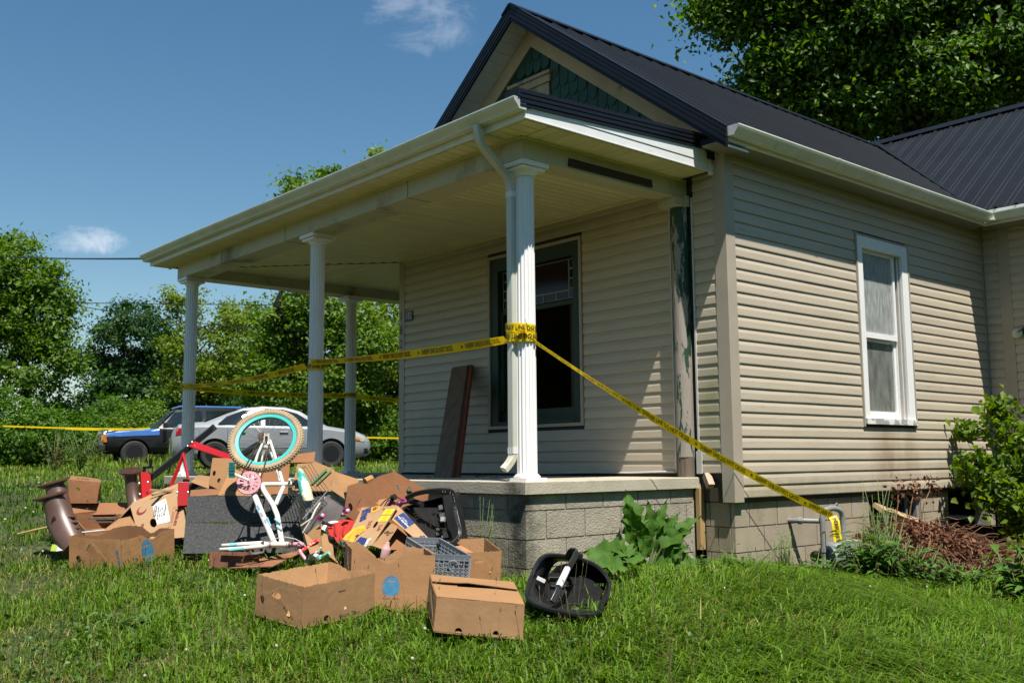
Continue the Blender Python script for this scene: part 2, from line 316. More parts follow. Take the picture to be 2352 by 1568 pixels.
def course(parent, axis, sgn, u0, u1, z, c0=0.):
    n = max(1, int((u1-u0)/.45)); prof = [(0, -.004), (.0150, -.004), (.0170, .003), (.0145, .055), (.0070, .085), (.002, LAP), (0, LAP)]
    path, V = [], []
    for i in range(n+1):
        u = u0+(u1-u0)*i/n; dz = rj.uniform(-.0016, .0016) if 0 < i < n else 0; do = rj.uniform(-.0008, .0014)*(0 < i < n)
        path.append((u, c0+sgn*do, z+dz) if axis == 'y' else (c0+sgn*do, u, z+dz))
    U = (0, sgn, 0) if axis == 'y' else (sgn, 0, 0)
    obj('siding_board', MB().sweep(path, prof, U, (0, 0, 1)), SID, parent)
def lap(parent, axis, sgn, u0, u1, k0, k1, hole=None, splits=(), c0=0.):
    for k in range(k0, k1):
        z = ZB+LAP*k; cuts = [u0, u1]
        if splits:
            q = splits[k % len(splits)]
            if u0 < q < u1: cuts = [u0, q, u1]
        segs = [(a, b-.001) for a, b in zip(cuts, cuts[1:])]
        if hole and hole[2]-.02 < z+LAP/2 < hole[3]+.03:
            segs = [s for a, b in segs for s in ((a, min(b, hole[0]-.012)), (max(a, hole[1]+.012), b)) if s[1]-s[0] > .03]
        for a, b in segs: course(parent, axis, sgn, a, b, z, c0)
lap(front, 'y', -1, LX+.09, -.60, 2, 27, FW, (-1.02, -4.2, -1.3, -3.9)); lap(front, 'y', -1, -.33, -.105, 2, 30)
lap(side, 'x', 1, .105, 4.83, 0, 30, SW, (.85, 3.55, 1.5, 4.1, 2.6))
# corner posts and bottom flashing
def post_l(name, x, y, sx, sy, z0, z1, wd=.105, th=.02):
    mb = MB(); mb.sweep([(x, y, z0), (x, y, z1)], [(th*sx, th*sy), (-wd*sx, th*sy), (-wd*sx, 0), (0, 0), (0, -wd*sy), (th*sx, -wd*sy)], (1, 0, 0), (0, 1, 0)); return obj(name, mb, TRIMB, H, bev=.002)
post_l('corner_post', 0, 0, 1, -1, -.205, 2.84); post_l('corner_post', LX, 0, -1, -1, .02, 2.54, .09)
obj('channel_trim', MB().box((-.60, -.022, .04), (-.585, .0, 2.38)).box((-.345, -.026, .04), (-.33, .0, 2.42)).box((-.36, -.03, .03), (-.305, -.0165, .22)), mat('grey_channel', (.55, .55, .52), (.45, .45, .42), rough=.4), H)
obj('inside_corner_trim', MB().box((0.004, 4.83, -.16), (.03, 4.86, 2.8)), TRIMB, H)
obj('sill_flashing', MB().tube([(-4.7, -.025, .034), (-3.6, -.03, .032), (-2.9, -.028, .03), (-2.2, -.04, .026), (-1.7, -.028, .034), (-1.1, -.03, .036), (-.6, -.03, .05)], .009, 5), mat('grey_channel', (0, 0, 0)), H)
obj('rim_joist', MB().box((-.33, .02, -.165), (-.03, .10, .036)), mat('old_wood', (.17, .10, .055), (.09, .05, .03), scale=3, stretch=(1, 1, 14), rough=.85, bump=.003), H)
obj('loose_block', MB().bar((-.27, -.015, .02), (-.20, -.05, -.075), .055, .06), mat('tan_cap', (.42, .33, .24), (.34, .27, .20), rough=.9, bump=.003), H)
# porch slab and foundations
XS, YS, XE = -.345, -1.99, -6.95
def slab():
    mb = MB(); z1, z0 = 0., -.09; pts = [(XE, YS), (XS, YS), (XS, -.002), (LX, -.002), (LX, 3.5), (XE, 3.5)]
    n = len(pts); c = .006
    ins = [(XE+c, YS+c), (XS-c, YS+c), (XS-c, -.002), (LX, -.002), (LX, 3.5), (XE+c, 3.5)]
    mb.v = [(*q, z0) for q in pts]+[(*q, z1-c) for q in pts]+[(*q, z1) for q in ins]
    for i in range(n):
        j = (i+1) % n; mb.f += [(i, j, n+j, n+i), (n+i, n+j, 2*n+j, 2*n+i)]
    mb.f += [(2*n, 2*n+1, 2*n+2, 2*n+3), (2*n, 2*n+3, 2*n+4, 2*n+5), (3, 2, 1, 0), (5, 4, 3, 0)]
    return obj('porch_slab', mb, CON, H)
slab()
fnd = obj('porch_foundation', MB().box((XE+.05, YS+.045, -1.4), (XS-.045, -.03, -.0905)).box((XE+.05, -.03, -1.4), (LX-.02, 3.45, -.0905)), MORT, H)
BM = {}
def block(parent, m, lo, hi):
    d = tuple(round(b-a, 3) for a, b in zip(lo, hi)); k = (d, m.name)
    if k not in BM:
        x, y, z = (q/2 for q in d); BM[k] = MB().box((-x, -y, -z), (x, y, z)).mesh('concrete_block', m)
    o = obj('concrete_block', BM[k], None, parent); o.location = tuple((a+b)/2 for a, b in zip(lo, hi)); return o
jg = .005; zc = [-1.03, -.822, -.62, -.417, -.21, -.093]
for ci in range(5):
    z0, z1 = zc[ci]+jg, zc[ci+1]-jg
    y = YS+.035 + (.2 if ci % 2 == 1 else .4)
    ys = [YS+.035, y]
    while ys[-1] < -.1: ys.append(min(ys[-1]+.4, -.06))
    for i, (a, b) in enumerate(zip(ys, ys[1:])):
        if b-a < .03: continue
        block(fnd, STAIN if (i == 0 and ci > 0) else BLOCK, (XS-.075, a+(jg if i else 0), z0), (XS-.035, b-jg, z1))
    xs = [XS-.035, XS-.035-(.4 if ci % 2 == 1 else .2)]
    while xs[-1] > XE+.5: xs.append(xs[-1]-.4)
    for i, (b, a) in enumerate(zip(xs, xs[1:])):
        block(fnd, STAIN if (i == 0 and ci > 0) else BLOCK, (a+jg, YS+.035, z0), (b-(jg if i else .04), YS+.075, z1))
hf = obj('house_foundation', MB().box((-.34, .045, -1.4), (-.045, .2, -.17)).box((-.2, .2, -1.4), (-.045, 2.15, -.17)).box((-.2, 3.17, -1.4), (-.045, 3.77, -.17)).box((-.2, 2.15, -1.4), (-.045, 3.17, -.62))
         .box((-.2, 4.75, -1.4), (-.045, 4.95, -.17)).box((-.2, 3.77, -1.4), (-.045, 4.75, -.95)), MORT, H)
zh = [-1.235, -1.03, -.822, -.617, -.41, -.205]
for ci in range(5):
    z0, z1 = zh[ci]+jg, zh[ci+1]-jg
    ys = [.035, .435 if ci % 2 == 1 else .235]
    while ys[-1] < 4.9: ys.append(ys[-1]+.4)
    for i, (a, b) in enumerate(zip(ys, ys[1:])):
        for lo, hi in ((0, 2.15), (3.17, 3.77), (4.75, 5.0)) if zh[ci] > -.7 else ((0, 3.77), (4.75, 5.0)):
            c, d = max(a, lo), min(b, hi)
            if d-c > .04: block(hf, BLOCKS2, (-.07, c+(jg if i else 0), z0), (-.03, d-jg, z1))
    for a, b in ((-.33, -.2), (-.2, -.0705)) if ci % 2 else ((-.33, -.28), (-.28, -.0705)): block(hf, BLOCKS2, (a+jg, .03, z0), (b-jg, .06, z1))
obj('foundation_ledge', MB().box((-.07, .04, -.2), (-.035, 2.15, -.172)), MORT, H)
obj('downpipe_stub', MB().box((-.36, -.055, -.60), (-.32, .01, -.09)), mat('ochre_board', (.42, .27, .10), (.36, .24, .11), scale=4, rough=.7), H)
bw = obj('basement_window', MB().box((-.12, 2.16, -.6), (-.10, 3.16, -.19)), mat('dark_glass', (.01, .012, .012), rough=.08), H)
obj('window_frame', MB().box((-.10, 2.15, -.62), (-.06, 2.19, -.18)).box((-.10, 3.13, -.62), (-.06, 3.17, -.18)).box((-.10, 2.19, -.22), (-.06, 3.13, -.18)).box((-.098, 2.55, -.6), (-.07, 2.58, -.22)).box((-.098, 2.95, -.6), (-.075, 2.97, -.22)), mat('grey_frame', (.25, .25, .24), rough=.5), bw)
obj('crawl_space', MB().box((-1.6, 3.0, -1.0), (-1.5, 4.9, -.1)).box((-1.6, 3.0, -1.05), (-.05, 4.9, -1.0)), SHE, H)
# ---- columns
SH = None
def fluted(z0, z1, r=.077, n=16):
    mb = MB(); prof = []
    for k in range(n):
        a = 2*math.pi*k/n; w_ = 2*math.pi/n
        for f, q in ((0., 1.), (.22, 1.), (.32, .90), (.61, .875), (.90, .90)): prof.append((r*q*math.cos(a+f*w_), r*q*math.sin(a+f*w_)))
    mb.sweep([(0, 0, z0), (0, 0, z0+.012), (0, 0, z1)], prof, [(1.04, 0, 0), (1, 0, 0), (.93, 0, 0)], [(0, 1.04, 0), (0, 1, 0), (0, .93, 0)]); return mb
ZBM = 2.42
shaft_me = fluted(.045, ZBM-.10).mesh('shaft', WHC, 40)
base_me = MB().box((-.105, -.105, 0), (.105, .105, .024)).lathe([(.10, .024), (.102, .034), (.092, .042), (.085, .052)], 32).mesh('base', WHC, 40)
cap_me = MB().lathe([(.075, ZBM-.103), (.082, ZBM-.095), (.082, ZBM-.085), (.11, ZBM-.062)], 32).box((-.115, -.115, ZBM-.062), (.115, .115, ZBM-.04)).box((-.135, -.135, ZBM-.036), (.135, .135, ZBM-.002)).mesh('capital', WHC, 40)
for (x, y), lb in zip(((-.535, -1.80), (-3.67, -1.80), (-6.73, -1.80), (-6.73, .49)), ('corner column beside the downspout', 'middle column of the porch front', 'column at the far end of the porch front', 'rear column on the porch side')):
    s = obj('porch_column', shaft_me, None, H); s.location = (x, y, 0); s['label'] = 'white fluted '+lb
    for nm, me in (('base', base_me), ('capital', cap_me)): obj(nm, me, None, s)
# ---- beams
TOPB = 2.587
obj('porch_beam', MB().box((-6.86, -1.94, ZBM), (-.40, -1.68, TOPB)), BEAM, H, bev=.003)
obj('porch_beam', MB().box((-.60, -1.679, ZBM), (-.40, -.002, TOPB)), BEAM, H, bev=.003)
obj('porch_beam', MB().box((-6.86, -1.679, ZBM), (-6.60, 3.4, TOPB)), BEAM, H, bev=.003)
for x in (-1.9, -4.1, -5.6): obj('beam_seam', MB().box((x, -1.9425, ZBM-.002), (x+.004, -1.70, TOPB)), SHE, H)
obj('beam_bracket', MB().box((-.58, -.19, 2.345), (-.38, -.03, ZBM-.001)).box((-.378, -.075, 2.345), (-.36, -.015, ZBM+.02)), mat('foam_bracket', (.50, .46, .30), (.44, .40, .26), scale=8, rough=.7, bump=.006, bscale=14), H, bev=.004)
bb = MB()
for i in range(3): bb.box((-.398, -1.46+.003*i, 2.442+.022*i), (-.383-.003*i, -.475, 2.464+.022*i))
obj('charred_board', bb, mat('charred_wood', (.022, .014, .010), (.05, .03, .02), scale=4, stretch=(1, 1, 12), rough=.75, bump=.004, c3=(.25, .2, .16), s3=14, lo3=.70, hi3=.76), H)
# ---- porch ceiling and eaves
CE = 2.545
def plank_mb(x0, x1, y0, y1, z, th=.01): return MB().box((x0, y0, z), (x1, y1, z+th))
ceil = obj('porch_ceiling', MB().box((-6.6, -1.68, CE+.012), (-.6, -.016, CE+.02)).box((-6.6, -.016, CE+.012), (LX-.02, 3.4, CE+.02)), SHE, H)
x = -.602
while x > -6.58:
    a = max(x-.098, -6.598); ye = -.018
    if a < LX: ye = -.018+(a-LX)*(1.66/1.8)
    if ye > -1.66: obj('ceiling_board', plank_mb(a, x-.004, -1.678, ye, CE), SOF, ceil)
    x -= .1
y = -1.6
while y < 3.3:
    xe = LX-.022 if y > -.02 else LX+(y+.018)*(1.8/1.66)
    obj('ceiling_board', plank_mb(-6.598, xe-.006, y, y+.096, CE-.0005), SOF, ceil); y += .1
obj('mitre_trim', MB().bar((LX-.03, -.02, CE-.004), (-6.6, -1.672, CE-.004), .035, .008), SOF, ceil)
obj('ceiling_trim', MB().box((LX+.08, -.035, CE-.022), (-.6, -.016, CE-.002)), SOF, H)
eave = obj('porch_soffit', MB().box((-7.14, -2.15, TOPB+.012), (-.105, -1.7, TOPB+.02)).box((-.60, -1.7, TOPB+.012), (-.105, -.02, TOPB+.02)), SHE, H)
x = -.115
while x > -7.1:
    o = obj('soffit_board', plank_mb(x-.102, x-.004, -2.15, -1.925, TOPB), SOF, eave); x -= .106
y = -1.915
while y < -.1:
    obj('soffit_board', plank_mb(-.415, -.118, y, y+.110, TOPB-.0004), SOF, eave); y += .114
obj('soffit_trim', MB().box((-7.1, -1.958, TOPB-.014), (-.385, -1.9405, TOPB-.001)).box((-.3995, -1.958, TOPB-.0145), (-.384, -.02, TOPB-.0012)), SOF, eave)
obj('fascia', MB().box((-7.16, -2.175, 2.597), (-.10, -2.151, 2.73)), WHT, H)
obj('fascia', MB().box((-.117, -2.1505, 2.5965), (-.0995, -.02, 2.672)).box((-.117, -2.178, 2.594), (-.095, -.03, 2.600)), WHT, H)
wd = MB(); wd.sweep([(-.112, 0, 0), (-.094, 0, 0)], [(-2.14, 2.672), (-.03, 2.672), (-.03, 2.80), (-2.14, 2.69)], (0, 1, 0), (0, 0, 1)); obj('rake_fascia', wd, WHT, H)
obj('rake_trim_end', MB().box((-.118, -.06, 2.57), (-.085, -.0165, 2.66)), WHT, H)
GP = [(0, 0), (.070, 0), (.074, .012), (.09, .030), (.112, .052), (.12, .072), (.12, .082), (.108, .082), (.108, .074), (.104, .058), (.084, .036), (.066, .012), (.003, .004), (.003, .082), (0, .082)]
def gutter(path, outv, nm='gutter', caps=(True, True), clip=()):
    g = obj(nm, MB().sweep(path, GP, outv, (0, 0, 1), cap=False), GUT, H)
    for i, k in zip((0, -1), caps):
        if k: obj('gutter_end_cap', MB().add([Vector(path[i])+Vector(outv)*a+Vector((0, 0, b)) for a, b in GP[:8]+[(0, .082)]], [tuple(range(9))]), mat('galvanised_cap', (.55, .55, .53), (.42, .42, .40), scale=9, rough=.45, metal=.2), g)
    return g
gp = [( -7.20+i*.887, -2.1755, 2.648+.006*math.sin(i*.9)) for i in range(9)]; gp[-1] = (-.085, -2.1755, 2.648)
pg = gutter(gp, (0, -1, 0))
# downspout: outlet, elbow, offset, elbow, straight run, kick-out
DSP = [(.032*a+0, .024*b) for a, b in ((-1, -.8), (-.8, -1), (-.5, -1), (-.42, -.86), (-.22, -.86), (-.14, -1), (.14, -1), (.22, -.86), (.42, -.86), (.5, -1), (.8, -1), (1, -.8), (1, .8), (.8, 1), (-.8, 1), (-1, .8))]
DS = mat('downspout_enamel', (.56, .56, .50), (.48, .48, .40), scale=7, rough=.42, stretch=(1, 1, .25), c3=(.30, .30, .18), s3=6, lo3=.62, hi3=.8)
ds = root('downspout', 'white ribbed downspout with bent elbows strapped to the corner porch column', 'downspout', (-.65, -1.93, 0))
def dsweep(pts, nm, m=DS):
    pts = [Vector(q) for q in pts]; U, V = [], []
    for i in range(len(pts)):
        t = (pts[min(i+1, len(pts)-1)]-pts[max(i-1, 0)]).normalized(); u = Vector((1, 0, 0)); u = (u-t*u.dot(t)).normalized(); U.append(u); V.append(t.cross(u)*(1 if t.z < 0 else 1))
    return obj(nm, MB().sweep(pts, DSP, U, V), m, ds, sm=35)
def arc3(a, b, c, n=6): a, b, c = Vector(a), Vector(b), Vector(c); return [a*(1-t)**2+b*2*t*(1-t)+c*t*t for t in (i/n for i in range(n+1))]
dsweep(arc3((-.57, -2.235, 2.655), (-.57, -2.235, 2.52), (-.577, -2.14, 2.465))+arc3((-.60, -1.965, 2.355), (-.595, -1.90, 2.31), (-.595, -1.888, 2.22)), 'upper_elbow')
dsweep([(-.595, -1.888, 2.225), (-.593, -1.888, 1.2), (-.592, -1.89, .24)], 'pipe')
dsweep([(-.592, -1.89, .26)]+arc3((-.592, -1.89, .19), (-.594, -1.895, .15), (-.61, -1.965, .085), 4), 'kick_out', mat('kick_out_enamel', (.66, .65, .56), (.5, .46, .34), scale=14, rough=.5))
for z in (2.18, .225): obj('strap', MB().sweep([(-.593, -1.889, z-.022), (-.593, -1.889, z+.022)], [(a*1.12, b*1.14) for a, b in DSP], (1, 0, 0), (0, 1, 0)), WHT, ds)
# ---- porch roof
def ribbed(name, o, across, wdt, up_, ln, parent=None, m=None, sp=.2286, over=.0):
    """one metal roofing sheet with trapezoid ribs; o eave corner, across unit vector, up_ unit vector up the slope"""
    o, across, up_ = Vector(o), Vector(across).normalized(), Vector(up_).normalized(); nrm = up_.cross(across)
    if nrm.z < 0: nrm = -nrm
    pr = []; u = 0.
    while u < wdt-1e-6:
        for a, b in ((0., .0), (.010, .019), (.034, .019), (.044, 0), (.10, 0), (.105, .004), (.115, .004), (.12, 0), (.16, 0), (.165, .004), (.175, .004), (.18, 0)):
            if u+a <= wdt: pr.append((u+a, b))
        u += sp
    pr.append((wdt, 0)); vs = []
    for t in (0, ln): vs += [o+across*a+nrm*b+up_*t for a, b in pr]
    n = len(pr); fs = [(i, i+1, n+i+1, n+i) for i in range(n-1)]
    return obj(name, MB().add(vs, fs), m or BLK, parent)
roof = obj('main_roof', MB().sweep([(0, -.285, 0), (0, 9.5, 0)], [(-5.05, 2.845), (-2.4, 4.835), (.25, 2.845), (.25, 2.82), (-2.4, 4.81), (-5.05, 2.82)], (1, 0, 0), (0, 0, 1)), SHE, H)
sl = Vector((-2.65, 0, 1.99)); sll = sl.length
for i in range(10): ribbed('roof_panel', (.27, -.29+i*.9144, 2.83+.0012*(i % 2)), (0, 1, 0), .9144, sl, sll+.02, roof)
for i in range(10): ribbed('roof_panel', (-5.07, -.29+i*.9144, 2.83+.0012*(i % 2)), (0, 1, 0), .9144, Vector((2.65, 0, 1.99)), sll+.02, roof)
cap = MB()
for a, b in ((-.325, 9.5),): cap.sweep([(-2.4, a, 4.862), (-2.4, b, 4.862)], [(-.13, -.085), (-.128, -.075), (-.02, .008), (.02, .008), (.128, -.075), (.13, -.085), (.12, -.09), (0, -.01), (-.12, -.09)], (1, 0, 0), (0, 0, 1))
obj('ridge_cap', cap, RAKE, roof)
RP = [(0, 0), (.022, 0), (.022, -.034), (.016, -.038), (.016, -.046), (.022, -.05), (.022, -.082), (.016, -.086), (.016, -.094), (.022, -.098), (.022, -.132), (.014, -.138), (.014, -.146), (.018, -.15), (.018, -.172), (0, -.172)]
for s in (1, -1):
    e = Vector((-2.4+s*2.67, -.285, 2.835)); tp = Vector((-2.4, -.285, 4.855)); sd_ = (tp-e).normalized()
    obj('rake_trim', MB().sweep([e, tp], RP, (0, -1.3, 0), (0, 0, 1)), RAKE, roof)
    obj('rake_flange', MB().sweep([e+Vector((0, -.03, .006)), tp+Vector((0, -.03, .006))], [(0, 0), (.09, 0), (.09, .012), (0, .012)], (0, 1, 0), (0, 0, 1)), RAKE, roof)
    # rake soffit: separate boards
    gap = Vector((0, .0, -.158)); nB = 26
    for i in range(nB):
        a = tp.lerp(e, (i+.02)/nB)+gap; b = tp.lerp(e, (i+.96)/nB)+gap
        q = MB().add([a+Vector((0, .006, 0)), b+Vector((0, .006, 0)), b+Vector((0, .28, 0)), a+Vector((0, .28, 0)), a+Vector((0, .006, .012)), b+Vector((0, .006, .012)), b+Vector((0, .28, .012)), a+Vector((0, .28, .012))],
                     [(0, 1, 2, 3), (7, 6, 5, 4), (0, 4, 5, 1), (1, 5, 6, 2), (2, 6, 7, 3), (3, 7, 4, 0)])
        obj('soffit_board', q, mat('rake_soffit_vinyl', (.88, .87, .80), (.82, .81, .74), rough=.55, rand=.03), roof)
    # frieze board
    z0, z1 = -.165, -.375
    e = tp.lerp(e, 2.36/2.67)
    fz = MB().add([tp+Vector((0, .255, z0)), e+Vector((0, .255, z0)), e+Vector((0, .255, z1)), tp+Vector((0, .255, z1)), tp+Vector((0, .285, z0)), e+Vector((0, .285, z0)), e+Vector((0, .285, z1)), tp+Vector((0, .285, z1))],
                  [(0, 1, 2, 3), (7, 6, 5, 4), (0, 4, 5, 1), (1, 5, 6, 2), (2, 6, 7, 3), (3, 7, 4, 0)])
    obj('frieze_board', fz, mat('weathered_frieze', (.66, .47, .25), (.56, .38, .19), scale=3, rough=.75, c3=(.12, .08, .05), s3=4, lo3=.63, hi3=.72), H)
gw = obj('gable_wall', MB().add([(LX, .006, 2.7), (0, .006, 2.7), (-2.4, .006, 4.70), (LX, .08, 2.7), (0, .08, 2.7), (-2.4, .08, 4.70)], [(0, 1, 2), (5, 4, 3), (0, 3, 4, 1), (1, 4, 5, 2), (2, 5, 3, 0)]), mat('green_backing', (.008, .04, .018), rough=.8), H)
GRN = mat('green_gable_paint', (.010, .050, .020), (.014, .064, .026), scale=6, rough=.6, rand=.12, c3=(.20, .20, .17), s3=22, lo3=.70, hi3=.74)
sw, sh = .125, .205
shm = MB().add([], []); pts = [(-sw/2+.004, sh), (sw/2-.004, sh)]+[((sw/2-.004)*math.cos(t), -.02+.062*math.sin(t)+.06) for t in np.linspace(0, -math.pi, 9)]
shm.add([(a, -.002-.011*(1-b/sh), b) for a, b in pts]+[(a, .004, b) for a, b in pts], [tuple(range(len(pts)))]+[(i, (i+1) % len(pts), len(pts)+(i+1) % len(pts), len(pts)+i) for i in range(len(pts))])
sme = shm.mesh('shingle', GRN)
row = 0; z = 2.75
while z < 4.42:
    hw = (4.50-z-.12)/.751; n = int(2*hw/sw)+2
    for i in range(n):
        x = -2.4-hw+(i+.5*(row % 2))*sw
        if abs(x+2.4) > hw+.02 or (abs(x+2.43) < .36 and z < 4.08): continue
        o = obj('shingle', sme, None, gw); o.location = (x, 0, z); o.rotation_euler = (0, 0, 0)
    z += .132; row += 1
# attic window with its peeling tan head casing
TAN = mat('peeling_tan_paint', (.55, .38, .20), (.46, .31, .15), scale=5, rough=.8, bump=.004, bscale=20, c3=(.24, .22, .19), s3=7, lo3=.52, hi3=.56)
aw = obj('attic_window', MB().box((-2.70, -.018, 3.55), (-2.61, .004, 4.02)).box((-2.23, -.018, 3.55), (-2.14, .004, 4.02)).box((-2.61, -.018, 3.93), (-2.23, .004, 4.02)), TAN, H)
obj('head_casing', MB().box((-2.73, -.035, 4.02), (-2.11, -.002, 4.10)).box((-2.755, -.055, 4.10), (-2.095, -.002, 4.135)), TAN, aw); obj('window_frame', MB().box((-2.61, -.006, 3.55), (-2.575, .004, 3.93)).box((-2.265, -.006, 3.55), (-2.23, .004, 3.93)).box((-2.575, -.006, 3.895), (-2.265, .004, 3.93)), WHT, aw)
obj('pane', MB().box((-2.575, -.001, 3.55), (-2.265, .003, 3.895)), mat('pale_pane', (.35, .42, .45), (.25, .3, .33), rough=.15), aw)
# porch roof sheet, rake and front edge
pr_ = obj('porch_roof', MB().sweep([(-7.2, 0, 0), (-.10, 0, 0)], [(-2.19, 2.735), (0, 2.86), (0, 2.84), (-2.19, 2.715)], (0, 1, 0), (0, 0, 1)), SHE, H)
for i in range(8):
    x0 = -7.21+i*.9144; ribbed('roof_panel', (x0, -2.25, 2.735+.001*(i % 2)), (1, 0, 0), min(.9144, -.10-x0), (0, 2.19, .125), 2.26, pr_)
obj('rake_trim', MB().sweep([(-.105, -2.235, 2.79), (-.105, -.02, 2.905)], [(a, b*.72) for a, b in RP], (1.3, 0, 0), (0, 0, 1)), RAKE, pr_)
obj('rake_flange', MB().sweep([(-.22, -2.245, 2.785), (-.22, -.02, 2.90)], [(0, 0), (.14, .0), (.14, .012), (0, .012)], (1, 0, 0), (0, 0, 1)), RAKE, pr_)
obj('rake_end', MB().box((-.22, -2.26, 2.735), (-.075, -2.2365, 2.795)), RAKE, pr_)
obj('roof_flashing', MB().box((-.2, -.10, 2.70), (-.066, -.0205, 2.93)).box((-.105, -.12, 2.76), (.22, -.022, 2.84)), mat('tar_black', (.006, .006, .006), rough=.8), pr_)
# side gutter, wing
gutter([(.262, -.29, 2.765), (.262, 1.1, 2.762), (.262, 2.6, 2.762), (.262, 4.42, 2.765)], (1, 0, 0), caps=(True, False))
obj('gutter_seam', MB().sweep([(.262, 1.20, 2.763), (.262, 1.235, 2.763)], [(a*1.03+(.001 if a > .01 else 0), b*1.04-.002) for a, b in GP], (1, 0, 0), (0, 0, 1)), GUT, H)
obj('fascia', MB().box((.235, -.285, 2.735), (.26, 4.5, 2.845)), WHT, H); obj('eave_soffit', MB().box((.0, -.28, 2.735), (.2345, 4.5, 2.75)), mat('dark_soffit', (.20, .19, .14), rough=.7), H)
obj('rake_return', MB().box((-.02, -.281, 2.752), (.2345, -.02, 2.80)), RAKE, H)
WY = 4.86
wing = sheath('wing_wall', 'y', WY, .1, .0, 6.0, -.9, 2.95, [], SHE)
lap(wing, 'y', -1, .035, .20, 0, 30, c0=WY)
for k in range(0, 30):
    course(wing, 'y', -1, .33, 2.2, ZB+.05+LAP*k, WY-.012)
post_l('corner_post', .315, WY-.012, 1, -1, -.25, 2.8, .11, .02)
obj('wing_foundation', MB().box((0, WY+.01, -1.4), (6, WY+.2, -.17)), BLOCKS2, H)
wr = obj('wing_roof', MB().sweep([(-2.4, 0, 0), (7, 0, 0)], [(4.50, 2.93), (7.15, 4.92), (9.8, 2.93), (9.8, 2.90), (7.15, 4.89), (4.50, 2.90)], (0, 1, 0), (0, 0, 1)), SHE, H)
ws = Vector((0, 2.65, 1.99))
for i in range(10): ribbed('roof_panel', (-2.4+i*.9144, 4.48, 2.915+.0012*(i % 2)), (1, 0, 0), .9144, ws, sll+.02, wr, sp=.2286)
obj('ridge_cap', MB().sweep([(-2.45, 7.15, 4.95), (7, 7.15, 4.95)], [(-.13, -.085), (-.02, .008), (.02, .008), (.13, -.085), (.12, -.09), (0, -.01), (-.12, -.09)], (0, 1, 0), (0, 0, 1)), RAKE, wr)
va, vb = Vector((.30, 4.52, 2.875)), Vector((-2.38, 7.13, 4.93)); vd = (vb-va).normalized()
obj('valley_flashing', MB().sweep([va, vb], [(-.13, .0), (-.13, .02), (.0, -.01), (.13, .02), (.13, .0), (0, -.03)], Vector((.7, .7, 0)), (0, 0, 1)), RAKE, wr)
gutter([(.385, 4.475, 2.765), (3., 4.475, 2.80), (7., 4.475, 2.85)], (0, -1, 0), caps=(False, True)); obj('gutter_elbow', MB().box((.262, 4.36, 2.764), (.385, 4.475, 2.766)).box((.262, 4.46, 2.764), (.385, 4.475, 2.842)), GUT, H)
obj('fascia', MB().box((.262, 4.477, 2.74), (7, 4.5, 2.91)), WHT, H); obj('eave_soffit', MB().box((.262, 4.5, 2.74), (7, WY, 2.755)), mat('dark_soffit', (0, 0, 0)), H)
fl = root('flood_light', 'round security flood lamp mounted on the wing wall', 'flood light', (.36, WY-.03, 1.5))
obj('mount', MB().lathe([(.05, 0), (.055, .01), (.05, .03), (.03, .035)], 16, Matrix.Translation((.47, WY-.015, 1.55)) @ Matrix.Rotation(R(90), 4, 'X')).tube([(.47, WY-.04, 1.55), (.42, WY-.08, 1.55), (.39, WY-.09, 1.53)], .012), mat('dark_metal', (.03, .03, .03), rough=.4), fl)
hm = frame((.385, WY-.085, 1.525), (1, .2, 0), (0, 0, 1))
obj('lamp_head', MB().lathe([(.012, -.07), (.03, -.06), (.045, -.03), (.06, .0), (.06, .006)], 20, hm), mat('lamp_shell', (.3, .3, .26), rough=.3), fl, sm=40); obj('lens', MB().lathe([(.001, .016), (.03, .013), (.055, .006), (.058, 0)], 20, hm), mat('lamp_glass', (.55, .53, .38), rough=.12), fl, sm=True)
# ---- side window
y0, y1, z0, z1 = SW
wn = obj('window', MB().box((.0, y0, z0+.05), (.03, y0+.095, z1)).box((.0, y1-.12, z0+.05), (.03, y1, z1)).box((.0, y0+.095, z1-.115), (.03, y1-.12, z1)), WHC, H, bev=.003)
obj('window_channel', MB().box((0, y0-.018, z0-.03), (.034, y0-.001, z1+.03)).box((0, y1+.001, z0-.03), (.034, y1+.02, z1+.02)).box((0, y0-.001, z1+.001), (.034, y1+.001, z1+.018)), mat('window_channel_paint', (.36, .33, .26), rough=.5), wn)
obj('jamb', MB().box((-.12, y0+.08, z0+.05), (.0, y0+.095, z1-.1)).box((-.12, y1-.12, z0+.05), (.0, y1-.105, z1-.1)).box((-.12, y0+.095, z1-.115), (.0, y1-.12, z1-.10)), mat('jamb_paint', (.62, .60, .55), (.55, .50, .44), rough=.5), wn)
obj('sill', MB().box((-.1, y0-.005, z0-.005), (.045, y1+.005, z0+.05)), mat('peeling_sill', (.72, .72, .70), (.34, .34, .32), scale=9, lo=.50, hi=.54, rough=.6), wn)
ya, yb = y0+.097, y1-.20; zm = 1.33
gl1 = glassmat('filmed_pane', (.55, .6, .6), (.50, .53, .50), .75, scale=7, stretch=(1, 5, 1)); gl2 = glassmat('dusty_pane', (.8, .82, .8), (.46, .48, .42), .42, scale=4, stretch=(1, 3, 1))
for nm, za, zb_, xx, g in (('upper_sash', zm, z1-.117, -.045, gl1), ('lower_sash', z0+.052, zm-.002, -.075, gl2)):
    fwd = .04; s = obj(nm, MB().box((xx, ya, za), (xx+.028, ya+fwd*.5, zb_)).box((xx, yb-fwd, za), (xx+.028, yb, zb_)).box((xx, ya+fwd*.5, za), (xx+.03, yb-fwd, za+(.055 if za == zm else .075))).box((xx, ya+fwd*.5, zb_-(.03)), (xx+.026, yb-fwd, zb_)), WHC, wn)
    obj('pane', MB().box((xx+.008, ya+fwd*.5, za+.05), (xx+.011, yb-fwd, zb_-.028)), g, s)
